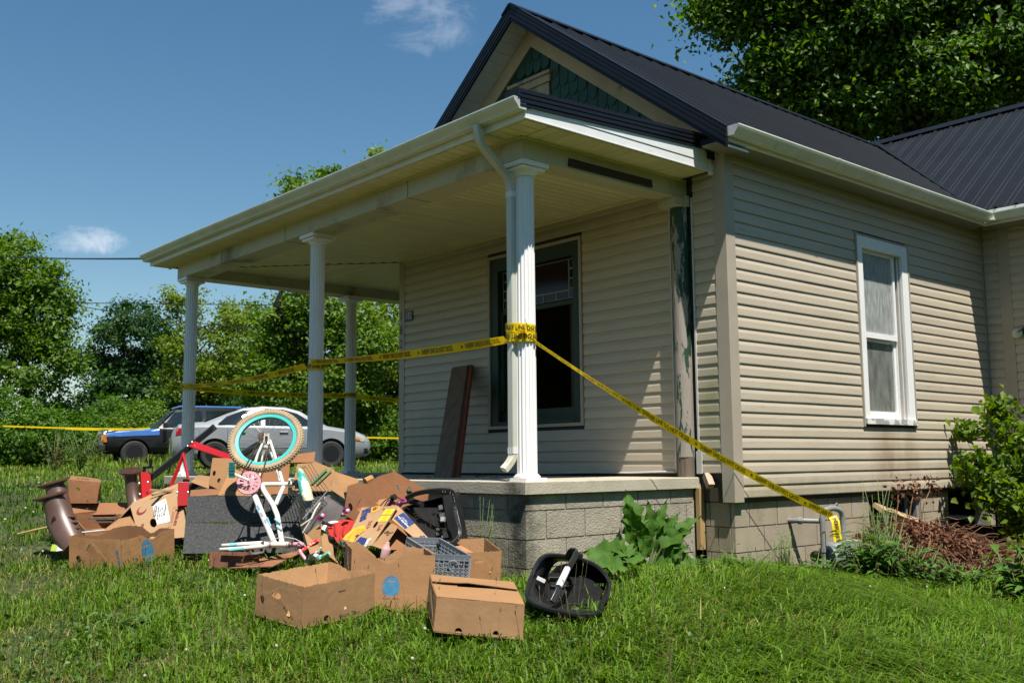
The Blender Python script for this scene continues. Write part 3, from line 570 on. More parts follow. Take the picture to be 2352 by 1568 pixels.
obj('sash_track', MB().box((-.05, yb+.002, z0+.05), (-.03, yb+.012, z1-.7)).box((-.02, yb+.05, z0+.05), (-.008, yb+.056, z1-.117)).box((-.09, yb+.03, z0+.05), (-.08, y1-.121, z0+.2)), WHC, wn)
obj('weather_strip', MB().box((-.11, yb+.004, z0+.2), (-.10, y1-.121, z1-.117)), mat('strip_beige', (.5, .46, .4), rough=.6), wn)
nt_ = obj('paper_notice', MB().box((-.16, ya+.1, z0+.06), (-.157, yb-.06, zm-.1)), mat('faded_paper', (.33, .33, .26), (.26, .27, .21), scale=3, rough=.9), wn)
hw = MB()
for i, s in enumerate(('gren', 'wes the', 'ssed me', 'VINT', 'Las va')): hw.add(*(lambda t: (t.v, t.f))(text(s, .10, 1, .25).xf(Matrix.Translation((-.155, (ya+yb)/2+.03, 1.16-.14*i)) @ Matrix(((0, 0, 1, 0), (1, 0, 0, 0), (0, 1, 0, 0), (0, 0, 0, 1))))))
obj('handwriting', hw, mat('brown_marker', (.22, .10, .06), rough=.8), nt_)
obj('curtain', MB().box((-.20, ya+.0, z0+.05), (-.19, ya+.12, zm)), mat('pale_green_curtain', (.35, .40, .24), (.28, .33, .2), rough=.9), wn)
# ---- front window: green frame, leaded transom, broken-out lower light
x0, x1, z0, z1 = FW
GF = mat('green_window_paint', (.008, .034, .019), (.006, .024, .014), scale=4, rough=.55, c3=(.12, .10, .08), s3=11, lo3=.66, hi3=.72, stretch=(1, 1, .4))
pw = obj('front_window', MB().box((x0+.03, -.008, z0+.03), (x0+.15, .04, z1-.03)).box((x1-.13, -.008, z0+.03), (x1-.03, .04, z1-.03)).box((x0+.15, -.008, z1-.17), (x1-.13, .04, z1-.03)).box((x0+.15, -.012, z0+.03), (x1-.13, .04, z0+.075)).box((x0+.15, .05, z0+.075), (x1-.13, .08, z0+.19)), GF, H)
obj('window_channel', MB().box((x0, -.026, z0), (x0+.03, .004, z1)).box((x1-.03, -.026, z0), (x1, .004, z1)).box((x0+.03, -.026, z1-.03), (x1-.03, .004, z1)).box((x0+.03, -.026, z0), (x1-.03, .004, z0+.03)), TRIMB, pw)
tz0, tz1, tx0, tx1 = 1.745, 2.145, x0+.18, x1-.15
obj('transom_bar', MB().box((x0+.15, .03, tz0-.06), (x1-.13, .07, tz0-.015)), GF, pw); [obj('sash_stile', MB().box((q, .03, z0+.19), (q+.045, .07, tz0-.06)), GF, pw) for q in (x0+.15, x1-.175)]
came = mat('lead_came', (.30, .29, .22), (.2, .2, .15), rough=.5)
cm = MB(); cols = [mat('blue_glass', (.006, .01, .03), rough=.12, spec=.3), mat('red_glass', (.018, .005, .004), rough=.12, spec=.3), mat('dark_glass', (0, 0, 0)), mat('green_glass', (.006, .02, .015), rough=.12, spec=.3)]
bw_, lw = .085, .007
cells = [(tx0+bw_, tx1-bw_, tz0+bw_, tz1)]
nz = 4; hz = (tz1-tz0)/nz
for i in range(nz): cells += [(tx0, tx0+bw_, tz0+i*hz, tz0+(i+1)*hz), (tx1-bw_, tx1, tz0+i*hz, tz0+(i+1)*hz)]
nx = 5; hx = (tx1-tx0-2*bw_)/nx
for i in range(nx): cells.append((tx0+bw_+i*hx, tx0+bw_+(i+1)*hx, tz0, tz0+bw_))
for i, (a, b, c, d) in enumerate(cells):
    obj('pane', MB().box((a+lw/2, .05, c+lw/2), (b-lw/2, .054, d-lw/2)), cols[1] if i == 0 else cols[(i*7+i//3) % 4], pw)
    cm.box((a, .044, c), (b, .058, c+lw)).box((a, .0442, d-lw), (b, .0582, d)).box((a, .0438, c+lw), (a+lw, .0578, d-lw)).box((b-lw, .0436, c+lw), (b, .0576, d-lw))
obj('leading', cm, came, pw)
# ---- green peeling half post, number plate
GPM = mat('peeling_green_post', (.018, .060, .030), (.012, .045, .025), scale=5, rough=.6, stretch=(1.6, 1.6, .30), c3=(.30, .26, .22), s3=9, lo3=.495, hi3=.505, bump=.010, bscale=12)
def wear_low(m, z0, z1, amt):
    """paint lost more toward the weathered lower end: shifts the flaking threshold with height"""
    t = m.node_tree; rp = [n for n in t.nodes if n.type == 'VALTORGB'][1]; src = rp.inputs[0].links[0].from_socket; g = N(t, 'ShaderNodeNewGeometry'); s = N(t, 'ShaderNodeSeparateXYZ'); L(t, g.outputs['Position'], s.inputs[0])
    r = N(t, 'ShaderNodeMapRange'); L(t, s.outputs[2], r.inputs[0]); r.inputs[1].default_value = z0; r.inputs[2].default_value = z1; r.inputs[3].default_value = amt; r.inputs[4].default_value = -amt
    a = N(t, 'ShaderNodeMath', operation='ADD'); L(t, src, a.inputs[0]); L(t, r.outputs[0], a.inputs[1]); L(t, a.outputs[0], rp.inputs[0])
wear_low(GPM, .3, 2.3, .045)
ph = MB().tube([(-.465, -.035, .17), (-.465, -.035, .9), (-.465, -.035, 1.7), (-.465, -.035, 2.35)], .080, 20)
gpost = obj('half_post', ph, GPM, H, sm=30); gpost['label'] = 'rotting half column with peeling green paint against the front wall'
obj('bare_foot', MB().tube([(-.465, -.03, .0), (-.465, -.03, .19)], .08, 14), mat('grey_rotten_wood', (.16, .12, .09), (.08, .06, .045), scale=4, stretch=(2, 2, .2), rough=.9, bump=.006), gpost)
npl = obj('number_plate', MB().box((-4.70, -.026, 1.805), (-4.535, -.017, 1.925)), mat('blue_enamel', (.012, .022, .09), rough=.4), H, bev=.004)
TOX = Matrix(((1, 0, 0, 0), (0, 0, -1, 0), (0, 1, 0, 0), (0, 0, 0, 1)))
obj('house_number', text('182', .115, .8, .1, bold=.001).xf(Matrix.Translation((-4.617, -.028, 1.867)) @ TOX), mat('number_silver', (.5, .52, .5), rough=.4), npl)
dg_ = MB()
for i, s in enumerate('182'): q = text(s, .15, .8).xf(Matrix.Translation((-4.772, -.0225, 1.88-.17*i)) @ TOX); dg_.add(q.v, q.f)
obj('painted_number', dg_, mat('black_paint', (.01, .01, .01), rough=.5), H)
# ------------------------------------------------------------------ planting: leaves as small real faces
def bulk(name, V, F, m, parent=None, attr=None, tri=None, sm=False):
    """big meshes straight from arrays: V (n,3), F (k,3) or (k,4), attr one float per face corner's vertex"""
    me = bpy.data.meshes.new(name); n, k, q = len(V), len(F), F.shape[1]
    me.vertices.add(n); me.vertices.foreach_set('co', np.ascontiguousarray(V, dtype=np.float32).ravel())
    me.loops.add(k*q); me.loops.foreach_set('vertex_index', np.ascontiguousarray(F, dtype=np.int32).ravel())
    me.polygons.add(k); me.polygons.foreach_set('loop_start', np.arange(0, k*q, q, dtype=np.int32)); me.polygons.foreach_set('loop_total', np.full(k, q, dtype=np.int32))
    if attr is not None:
        a = me.attributes.new('tone', 'FLOAT', 'POINT'); a.data.foreach_set('value', np.ascontiguousarray(attr, dtype=np.float32))
    me.update(calc_edges=True); me.materials.append(m)
    return obj(name, me, None, parent, sm=sm)
def unit(v): return v/np.maximum(np.linalg.norm(v, axis=-1, keepdims=True), 1e-9)
def leaves(P, size, rng, upbias=.6, asp=.55, out=None, droop=.3, var=.35):
    """one pointed, folded leaf (two quads) at every point; returns V, F, per-vertex random tone"""
    n = len(P); nr = unit(rng.normal(size=(n, 3)) + np.array([0, 0, upbias*2.2]) + (0 if out is None else out*1.0))
    t = rng.normal(size=(n, 3)); t -= nr*np.sum(t*nr, 1, keepdims=True); t = unit(t); t[:, 2] -= droop; t = unit(t)
    b = np.cross(nr, t); s = (size*np.exp(rng.normal(size=(n, 1))*var*.6))
    base = P - t*s*.5; tip = P + t*s*.5 - nr*s*.1; l = P - t*s*.04 + b*s*asp*.5 + nr*s*.10; r = P - t*s*.04 - b*s*asp*.5 + nr*s*.10
    V = np.stack([base, r, tip, l], 1).reshape(-1, 3); i = np.arange(n)[:, None]*4
    F = np.concatenate([i+np.array([[0, 1, 2]]), i+np.array([[0, 2, 3]])], 0)
    return V, F, np.repeat(rng.random(n), 4)
def leafmat(name, a, b, c, trans=.35, rough=.5): return mat(name, a, c, c3=b, s3=.5, attr='tone', trans=trans, rough=rough, spec=.35)
LM = {'maple': leafmat('maple_leaves', (0.028, 0.069, 0.006), (0.057, 0.132, 0.009), (0.138, 0.230, 0.021), trans=.42),
      'dark': leafmat('dark_leaves', (0.016, 0.050, 0.010), (0.029, 0.078, 0.013), (0.050, 0.120, 0.019)),
      'mid': leafmat('mid_leaves', (0.054, 0.109, 0.009), (0.096, 0.179, 0.014), (0.179, 0.269, 0.028), trans=.45),
      'yellow': leafmat('yellow_green_leaves', (0.085, 0.140, 0.012), (0.146, 0.220, 0.017), (0.244, 0.305, 0.032), trans=.45),
      'bright': leafmat('bright_shrub_leaves', (0.057, 0.121, 0.009), (0.098, 0.184, 0.014), (0.172, 0.253, 0.023)),
      'hedge': leafmat('hedge_leaves', (0.035, 0.092, 0.007), (0.065, 0.151, 0.011), (0.121, 0.223, 0.022), trans=.42)}
BARK = mat('bark', (.028, .022, .016), (.014, .011, .008), scale=6, stretch=(3, 3, .5), rough=.95, bump=.02, bscale=9)
def crown_points(rng, lobes, nclump, per, spread, shell=.55):
    """clump centres spread through the outer part of a set of ellipsoids, points round each"""
    w_ = np.array([l[3]*l[4]*l[5] for l in lobes]) ** .75; w_ /= w_.sum(); idx = rng.choice(len(lobes), nclump, p=w_)
    L_ = np.array([l[:6] for l in lobes])[idx]
    d = unit(rng.normal(size=(nclump, 3))); rad = (shell + (1-shell)*rng.random((nclump, 1))**.6)
    cc = L_[:, :3] + d*rad*L_[:, 3:6]
    n = (per*np.exp(rng.normal(size=nclump)*.35)).astype(int)+4
    P = np.repeat(cc, n, 0); k = len(P)
    off = rng.normal(size=(k, 3))*np.array([1, 1, .55])*spread*np.repeat(np.exp(rng.normal(size=(nclump, 1))*.3), n, 0)
    return P+off, np.repeat(d, n, 0), cc
def tree(name, label, base, lobes, kind, nclump, per, spread, size, seed, trunk_r=.15, trunks=((0, 0),), group=None, cat='tree', fork=.35, shell=.5, twigs=26, upbias=.5, asp=.55):
    rng = np.random.default_rng(seed); base = Vector(base); t = root(name, label, cat, base, group=group)
    lob = [(base.x+a, base.y+b, base.z+c, d, e, f) for a, b, c, d, e, f in lobes]
    P, out, cc = crown_points(rng, lob, nclump, per, spread, shell)
    V, F, tone = leaves(P, size, rng, upbias=upbias, out=out, asp=asp)
    obj_ = bulk('crown', V, F, LM[kind], t, tone)
    mb = MB(); top = max(l[2] for l in lob); tops = []
    for dx, dy in trunks:
        a = base+Vector((dx, dy, -.1)); f = base+Vector((dx*2.2, dy*2.2, (top-base.z)*fork))
        e = Vector((lob[0][0]+dx*3, lob[0][1]+dy*3, top)); tops.append((f, e))
        wob = (e-a).length*.035; jg_ = lambda k: Vector((rng.normal()*wob*k, rng.normal()*wob*k, 0))
        pts = [a, a.lerp(f, .5)+jg_(.6), f+jg_(.5), f.lerp(e, .28)+jg_(1.2), f.lerp(e, .55)+jg_(1.4), f.lerp(e, .8)+jg_(1.2), e]
        mb.tube(pts, [trunk_r*1.15, trunk_r, trunk_r*.8, trunk_r*.6, trunk_r*.42, trunk_r*.28, trunk_r*.12], 8)
    for i in rng.choice(len(cc), min(twigs, len(cc)), replace=False):
        f, e = tops[int(rng.integers(len(tops)))]; q = Vector(cc[i]); s = f.lerp(e, rng.random()*.7)
        if q.z < s.z: s = f
        mb.tube([s, s.lerp(q, .5)+Vector((rng.normal()*.1, rng.normal()*.1, .12)), q], [trunk_r*.38, trunk_r*.22, trunk_r*.07], 5)
    obj('trunk', mb, BARK, t, sm=True); return t
def yd(r, d): p = G(r, d); return p
def V2(x, d): return (x-1176)/2286.4*d
# crowns are sets of rounded masses; each is given where it stands (distance, bearing, height) and its half sizes
def mass(base, x, y, d, rx, ry, rd=None):
    k = d/2286.4; q = at(x, y, d) - Vector(base); return (q.x, q.y, q.z, rx*k, (rd or rx)*k, ry*k)
def btree(name, label, x, d, ms, kind, nclump, per, spread, size, seed, **kw):
    b = yd(V2(x, d), d); return tree(name, label, b, [mass(b, *m[:2], d+(m[4] if len(m) > 4 else 0), m[2], m[3]) for m in ms], kind, nclump, per, spread, size, seed, **kw)
btree('maple_tree', 'tall dark maple towering behind the black metal roof', 2060, 24, [(2030, -30, 240, 180), (1690, 30, 95, 75), (1790, -60, 170, 140), (1830, 130, 130, 110), (1760, 205, 70, 60), (1950, 60, 190, 170), (2080, 190, 190, 120), (2290, 60, 220, 190), (2330, 190, 130, 80), (1920, 265, 120, 60), (2420, 0, 200, 200), (1640, 20, 50, 40), (1800, 260, 45, 30), (2200, 270, 130, 60)],
      'maple', 1300, 105, .33, .16, 21, trunk_r=.24, trunks=((-.4, 0), (.4, .3)), shell=.22, twigs=60)
btree('locust_tree', 'tall ragged tree rising at the lawn edge, highest of the hedgerow', 60, 27, [(20, 640, 110, 105), (100, 720, 85, 110), (-70, 700, 140, 170), (60, 830, 110, 90), (135, 800, 60, 80), (30, 575, 60, 45), (120, 645, 45, 50)], 'mid', 420, 62, .20, .12, 5, trunk_r=.12, shell=.25, twigs=30)
btree('round_maple_tree', 'dark round-headed tree standing alone beyond the hedgerow', 305, 46, [(305, 790, 100, 100), (250, 850, 60, 90), (365, 850, 50, 90), (300, 920, 110, 80)], 'dark', 330, 75, .26, .17, 6, trunk_r=.18, shell=.5)
btree('airy_tree', 'airy yellow-green tree behind the parked silver car', 470, 36, [(405, 690, 35, 45), (450, 720, 50, 60), (540, 730, 50, 60), (430, 800, 60, 60), (520, 820, 70, 70), (480, 880, 90, 60), (400, 860, 40, 50)], 'yellow', 210, 52, .20, .125, 7, trunk_r=.10, shell=.2, twigs=30)
btree('box_elder_tree', 'leafy tree reaching above the porch gutter line', 700, 27, [(690, 425, 34, 26), (765, 400, 30, 30), (715, 460, 55, 50), (645, 760, 70, 90), (720, 700, 90, 110), (820, 790, 90, 110), (760, 900, 110, 80), (620, 880, 70, 70)], 'mid', 420, 58, .20, .125, 8, trunk_r=.12, shell=.2, twigs=36)
btree('drooping_tree', 'drooping pale green tree seen between the rear column and the house', 880, 29, [(885, 380, 40, 35), (880, 760, 90, 110), (850, 880, 90, 90), (930, 850, 90, 110), (880, 960, 90, 60)], 'yellow', 270, 58, .20, .125, 9, trunk_r=.10, shell=.2, twigs=30)
btree('background_tree', 'tree far back filling the gap left of the middle column', 570, 44, [(570, 790, 80, 110), (640, 800, 80, 110), (490, 900, 90, 90), (590, 900, 100, 80)], 'mid', 260, 60, .27, .17, 10, trunk_r=.15, shell=.3)
for i, (x, d, y, rx, kind, lb) in enumerate(((20, 25, 890, 130, 'hedge', 'dark shrub at the near end of the hedgerow'), (120, 27, 895, 85, 'hedge', 'dark glossy shrub behind the sagging yellow tape'), (250, 36, 905, 90, 'hedge', 'dark shrub below the round-headed tree'), (335, 34, 912, 95, 'bright', 'bright lime-green shrub just behind the blue truck'), (440, 37, 880, 90, 'dark', 'dark shrub behind the blue truck roof'),
        (560, 33, 905, 90, 'dark', 'dark shrub behind the silver car trunk'), (680, 33, 910, 90, 'hedge', 'dark shrub behind the silver car roof'), (800, 31, 915, 90, 'mid', 'shrub behind the silver car hood'), (900, 28, 920, 80, 'mid', 'shrub beside the far corner of the house'), (-110, 26, 860, 140, 'hedge', 'tall shrub at the edge of view'), (985, 28, 900, 110, 'hedge', 'shrub hidden mostly behind the house corner'))):
    b = yd(V2(x, d), d); yb = 1057-(b.z-.154)/d*2286; h = yb-y
    tree('shrub', lb, b, [mass(b, x, y+h*.42, d, rx*.62, h*.42), mass(b, x-rx*.5, y+h*.62, d-.4, rx*.5, h*.38), mass(b, x+rx*.5, y+h*.6, d-.4, rx*.5, h*.40), mass(b, x, y+h*.75, d-.7, rx*.8, h*.28)], kind, 170, 58, .17, .105, 40+i, .04, group='shrubs of the hedgerow', cat='shrub', shell=.35, fork=.2, twigs=12)
# unseen tree belt, added to shut off low sky and deepen porch shade
def belt():
    rng = np.random.default_rng(91); lob = [(0, 0, 6.5, 3.4, 3.4, 4.6), (1.5, .5, 4.2, 2.6, 2.6, 3.2), (-1.6, -.4, 4.6, 2.6, 2.6, 3.4), (0, 0, 2.0, 3.2, 3.0, 2.0)]; P, out, cc = crown_points(rng, lob, 260, 34, .42, .45); V, F, tone = leaves(P, .42, rng, out=out)
    cm = bulk('crown', V, F, LM['mid'], None, tone); tm = MB().tube([(0, 0, -.4), (.1, 0, 3), (0, .1, 7), (0, 0, 10)], [.34, .28, .16, .04], 8).mesh('trunk', BARK, True)
    t = root('added_tree_belt', 'added belt of unseen trees blocking low sky behind the camera', 'trees', (0, 0, 0), world=False, kind='stuff')
    for i in range(11):
        a = R(-92+i*11.4); rr = 21+2.5*math.sin(i*2.1); x, y = -1.5+rr*math.cos(a), 1.5+rr*math.sin(a); s = .68+.15*math.sin(i*3.3); M_ = Matrix.Translation((x, y, gz(x, y))) @ Matrix.Rotation(i*1.7, 4, 'Z') @ Matrix.Diagonal((s, s, s*1.05, 1))
        k = cm if i == 0 else obj('crown', cm.data, None, None); k.parent = t; k.matrix_basis = M_; obj('trunk', tm, None, t, M=M_)
belt()
# ------------------------------------------------------------------ grass
GRASS = mat('grass_blades', (.022, .060, .004), (.40, .32, .12), c3=(.078, .158, .009), s3=.45, attr='tone', trans=.30, rough=.52, spec=.22)
gr = [n for n in GRASS.node_tree.nodes if n.type == 'VALTORGB'][0].color_ramp
e = gr.elements.new(.78); e.color = (.15, .25, .022, 1); e = gr.elements.new(.90); e.color = (.24, .26, .055, 1)
def vnoise(x, y, s, seed):
    rng = np.random.default_rng(seed); g = rng.random((64, 64)); u = (x*s) % 63; v = (y*s) % 63; i = u.astype(int); j = v.astype(int); fu = u-i; fv = v-j
    fu = fu*fu*(3-2*fu); fv = fv*fv*(3-2*fv)
    return (g[i, j]*(1-fu)+g[i+1, j]*fu)*(1-fv)+(g[i, j+1]*(1-fu)+g[i+1, j+1]*fu)*fv
def blades(r, d, hgt, lean, wid, tone, rng, swirl=0.):
    n = len(r); x = CAM.x + r*math.cos(YAW) - d*math.sin(YAW); y = CAM.y + r*math.sin(YAW) + d*math.cos(YAW); z = gza(x, y)
    a = rng.random(n)*2*np.pi; fld = vnoise(x+70, y+70, .9, 31)*11; a = np.where(rng.random(n) < swirl, fld+rng.normal(size=n)*.45, a); dirv = np.stack([np.cos(a), np.sin(a), np.zeros(n)], 1); side_ = np.stack([-np.sin(a+.5*rng.normal(size=n)), np.cos(a), np.zeros(n)], 1)
    B = np.stack([x, y, z-.01], 1); upv = np.array([0, 0, 1.]); h = hgt[:, None]; ln = lean[:, None]; wd_ = wid[:, None]
    M1 = B + upv*h*.55*np.sqrt(1-np.clip(ln*.35, 0, .95)**2) + dirv*h*ln*.30; T = B + upv*h*np.clip(1-ln*.55, .12, 1) + dirv*h*ln*.95
    V = np.stack([B-side_*wd_, B+side_*wd_, M1+side_*wd_*.8, M1-side_*wd_*.8, T], 1).reshape(-1, 3)
    i = np.arange(n)[:, None]*5; F = np.concatenate([i+np.array([[0, 1, 2]]), i+np.array([[0, 2, 3]]), i+np.array([[3, 2, 4]])], 0)
    return V, F, np.repeat(tone, 5)
EDGES = []       # foot lines of boxes where the grass has grown up against the card
NOGRASS = []     # discs (r, d, radius) where something flat lies on the lawn
def lawn():
    rng = np.random.default_rng(77); Rs, Ds = [], []
    for d0, d1, dens in ((3.6, 5.2, 5200), (5.2, 6.6, 3900), (6.6, 8.5, 2300), (8.5, 11, 1100), (11, 15, 420), (15, 20, 210), (20, 27, 110), (27, 34, 70)):
        n = int((d1-d0)*(d0+d1)/2*1.12*dens); d = d0+(d1-d0)*rng.random(n); Ds.append(d); Rs.append((rng.random(n)-.5)*1.12*d)
    r = np.concatenate(Rs); d = np.concatenate(Ds); n = len(r)
    x = CAM.x + r*math.cos(YAW) - d*math.sin(YAW); y = CAM.y + r*math.sin(YAW) + d*math.cos(YAW)
    keep = ~((x < XS-.02) & (y > YS+.02) & (x > XE) & (y < 3.5)) & ~((x < -.05) & (y > .0) & (x > LX)) & ~((y > WY) & (x > -.05) & (x < 6))
    for a, b, q in NOGRASS: keep &= (r-a)**2+(d-b)**2 > q*q
    p1 = vnoise(x+50, y+50, 1.1, 1); p2 = vnoise(x+50, y+50, 3.7, 2); p3 = vnoise(x+60, y+40, .45, 3)
    keep &= rng.random(n) < .62+.5*p2
    r, d, x, y, p1, p2, p3 = (q[keep] for q in (r, d, x, y, p1, p2, p3)); n = len(r)
    long_ = np.clip((r-.1)/1.6, 0, 1)*np.clip((d-4.2)/1.5, 0, 1)      # uncut along the house
    far = np.clip((d-11)/10, 0, 1); weed = np.clip((d-24.2)/2, 0, 1) + np.clip((d-18)/4, 0, 1)*np.clip((-r-8.3)/1.5, 0, 1)*.8
    h = (.045+.05*p1+.07*p2*rng.random(n))*(1+.3*rng.normal(size=n)) + long_*(.05+.10*rng.random(n)) + weed*.22*rng.random(n); h = np.clip(h, .03, .6)
    h *= 1-.35*np.clip((.3-r)/1.5, 0, 1)*np.clip((11-d)/3, 0, 1); h *= 1-.45*np.clip((d-7.6)/.5, 0, 1)*np.clip((r-.8)/.6, 0, 1)
    lean = np.clip(.72+.42*rng.normal(size=n)+.5*long_, 0, 1.5); wd_ = (.0020+.0022*rng.random(n)+.0016*long_)*np.clip(d/6.0, .8, 5)**.85
    dry = np.clip((5.5-d)/1.2, 0, 1)*np.clip((.5-r)/1.6, 0, 1)*(.5+.6*p2) + np.clip(p3-.55, 0, 1)*1.3 + np.clip(p2-.7, 0, 1)*.8 + np.clip((d-17)/8, 0, 1)*.3
    tone = .02+.58*rng.random(n)+.42*(p1-.5)+.40*(p2-.5); tone = np.where(rng.random(n) < .05+dry*.45, .82+.18*rng.random(n), np.clip(tone+far*.2, 0, .80))
    # shaggy tufts: long arching blades thrown out from common roots
    m = 3400; td = 4.1+rng.random(m)*4.6; tr = (rng.random(m)**.85-.42)*1.02*td; k = 16; R2 = np.repeat(tr, k)+rng.normal(size=m*k)*.03; D2 = np.repeat(td, k)+rng.normal(size=m*k)*.03
    X2 = CAM.x+R2*math.cos(YAW)-D2*math.sin(YAW); Y2 = CAM.y+R2*math.sin(YAW)+D2*math.cos(YAW); ok = ~((X2 < XS+.01) & (Y2 > YS-.01)) & ~((X2 < 0) & (Y2 > 0))
    for a, b, q in NOGRASS: ok &= (R2-a)**2+(D2-b)**2 > q*q
    R2, D2 = R2[ok], D2[ok]; w2 = len(R2); lo2 = np.clip((R2+.3)/2., .25, 1)
    r = np.concatenate([r, R2]); d = np.concatenate([d, D2]); h = np.concatenate([h, (.08+.27*rng.random(w2))*(.40+.60*lo2)]); lean = np.concatenate([lean, np.clip(.75+.45*lo2+.3*rng.normal(size=w2), .1, 1.6)]); wd_ = np.concatenate([wd_, .0028+.0026*rng.random(w2)]); tone = np.concatenate([tone, np.clip(.35+.45*rng.random(w2), 0, .8)])
    for (ra, da), (rb, db), kk in EDGES:
        u = rng.random(kk); R3 = ra+(rb-ra)*u+rng.normal(size=kk)*.02; D3 = da+(db-da)*u-abs(rng.normal(size=kk))*.05-.012; r = np.concatenate([r, R3]); d = np.concatenate([d, D3]); h = np.concatenate([h, .03+.13*rng.random(kk)**2.2]); lean = np.concatenate([lean, np.clip(.6+.4*rng.normal(size=kk), 0, 1.4)]); wd_ = np.concatenate([wd_, .0022+.0024*rng.random(kk)]); tone = np.concatenate([tone, np.clip(.15+.6*rng.random(kk), 0, .85)])
    # dead thatch lying flat between the blades
    kk = 42000; D4 = 4.0+rng.random(kk)*4.5; R4 = (rng.random(kk)-.5)*1.1*D4; X4 = CAM.x+R4*math.cos(YAW)-D4*math.sin(YAW); Y4 = CAM.y+R4*math.sin(YAW)+D4*math.cos(YAW)
    ok = ~((X4 < XS+.01) & (Y4 > YS-.01)) & ~((X4 < 0) & (Y4 > 0)) & (rng.random(kk) < .25+.9*np.clip((5.6-D4)/1.5, 0, 1)*np.clip((1.-R4)/2, 0, 1)+.9*np.clip(vnoise(X4+50, Y4+50, 1.7, 21)-.55, 0, 1)); R4, D4 = R4[ok], D4[ok]; kk = len(R4)
    r = np.concatenate([r, R4]); d = np.concatenate([d, D4]); h = np.concatenate([h, .05+.07*rng.random(kk)]); lean = np.concatenate([lean, 1.1+.4*rng.random(kk)]); wd_ = np.concatenate([wd_, .0014+.0014*rng.random(kk)]); tone = np.concatenate([tone, .86+.14*rng.random(kk)])
    V, F, t = blades(r, d, h, lean, wd_, tone, rng, np.clip((r+.2)/2, 0, .75)); o = bulk('grass', V, F, GRASS, None, t)
    tag(o, 'rough mown lawn grass in front of the porch and round the boxes', 'grass', kind='stuff'); return n
# ------------------------------------------------------------------ the heap in front of the porch
_S = 4096/2352
def _v(ox, oy, z): return lambda x, y, d: at((ox+x/z)/_S, (oy+y/z)/_S, d)
q1, q2, q3, q5, q6 = _v(100, 1550, 1.96), _v(1000, 1550, 2.138), _v(1000, 2050, 1.568), _v(850, 1600, 2.4127), _v(1150, 1850, 3.136)
CARD = mat('cardboard', (.25, .125, .046), (.205, .10, .036), scale=3, rough=.85, bump=.010, bscale=7, stretch=(1, 1, 1), rand=.06, c3=(.17, .08, .034), s3=4, lo3=.62, hi3=.8)
CARDL = mat('pale_cardboard', (.30, .158, .064), (.26, .135, .054), scale=3, rough=.85, bump=.009, bscale=7, rand=.05, c3=(.24, .125, .055), s3=5, lo3=.63, hi3=.8)
CARDW = mat('worn_cardboard', (.31, .17, .075), (.25, .135, .06), scale=4, rough=.88, bump=.014, bscale=9, rand=.06, c3=(.20, .12, .06), s3=7, lo3=.60, hi3=.75)
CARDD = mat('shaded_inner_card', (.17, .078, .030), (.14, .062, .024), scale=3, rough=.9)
CARDI = mat('clean_lit_inner_card', (.42, .235, .105), (.37, .205, .09), scale=3, rough=.85, bump=.006, bscale=8)  # clean kraft, made paler still for sunlight bouncing inside the box
CARDO = mat('dull_outer_card', (.225, .125, .054), (.19, .102, .043), scale=3, rough=.88, bump=.009, bscale=7, c3=(.15, .08, .034), s3=5, lo3=.62, hi3=.8)
CARDR = mat('red_brown_cardboard', (.25, .108, .043), (.21, .09, .036), scale=3, rough=.85, bump=.009, bscale=7, rand=.05)
BLU = mat('blue_print', (.01, .10, .19), (.02, .14, .24), scale=30, rough=.8); NAV = mat('navy_print', (.012, .028, .13), rough=.8); REDP = mat('red_print', (.20, .02, .025), rough=.8); DRK = mat('dark_print', (.03, .025, .02), rough=.8)
GRP = mat('green_print', (.05, .16, .055), rough=.8); YELP = mat('yellow_label', (.85, .62, .02), rough=.5); WHP = mat('white_label', (.72, .72, .70), (.66, .66, .64), rough=.5)
def bil(q, u, v): return q[0]*(1-u)*(1-v)+q[1]*u*(1-v)+q[2]*u*v+q[3]*(1-u)*v
def qn(q): return ((q[1]-q[0])+(q[2]-q[3])).cross((q[3]-q[0])+(q[2]-q[1])).normalized()
def pln(q):
    """slide the third corner along its sight line until the four corners lie in one plane"""
    q = tuple(Vector(k) for k in q); n = (q[1]-q[0]).cross(q[3]-q[0]); v = q[2]-CAM; k = n.dot(v)
    if abs(k) < 1e-5: return q
    p = CAM+v*(n.dot(q[0]-CAM)/k); return (q[0], q[1], p, q[3]) if (p-q[2]).length < .6 else q
def qplate(name, q, parent, m, outline=((0, 0), (1, 0), (1, 1), (0, 1)), holes=(), th=.005, off=0., warp=0., seed=0):
    """sheet spanned over four corners (low left, low right, high right, high left), with a cut outline and holes in unit coordinates"""
    q = pln(q) if warp < .008 else q; pl = plate(outline, holes, th); n = qn(q); rg = random.Random(seed); ph = [rg.uniform(0, 6) for _ in range(3)]
    pl.v = [tuple(bil(q, a, b)+n*(c+off-th/2+warp*(math.sin(3.1*a+ph[0])+math.sin(4.3*b+ph[1])*.7+.6*math.sin(5*a*b+ph[2])))) for a, b, c in pl.v]
    return obj(name, pl, m, parent)
def rimcut(dips, n=40, rough=.03, seed=1, base=1.):
    """top edge of a tray side: (centre, half width, depth) dips, slightly torn"""
    rg = random.Random(seed); top = []
    for i in range(n+1):
        u = i/n; d = sum(dp*smooth(1-abs(u-c)/w_) for c, w_, dp in dips); top.append((1-u, base-d+rg.uniform(-rough, rough)*.5))
        top[-1] = (u, top[-1][1])
    return [(0, 0), (1, 0)]+list(reversed(top))
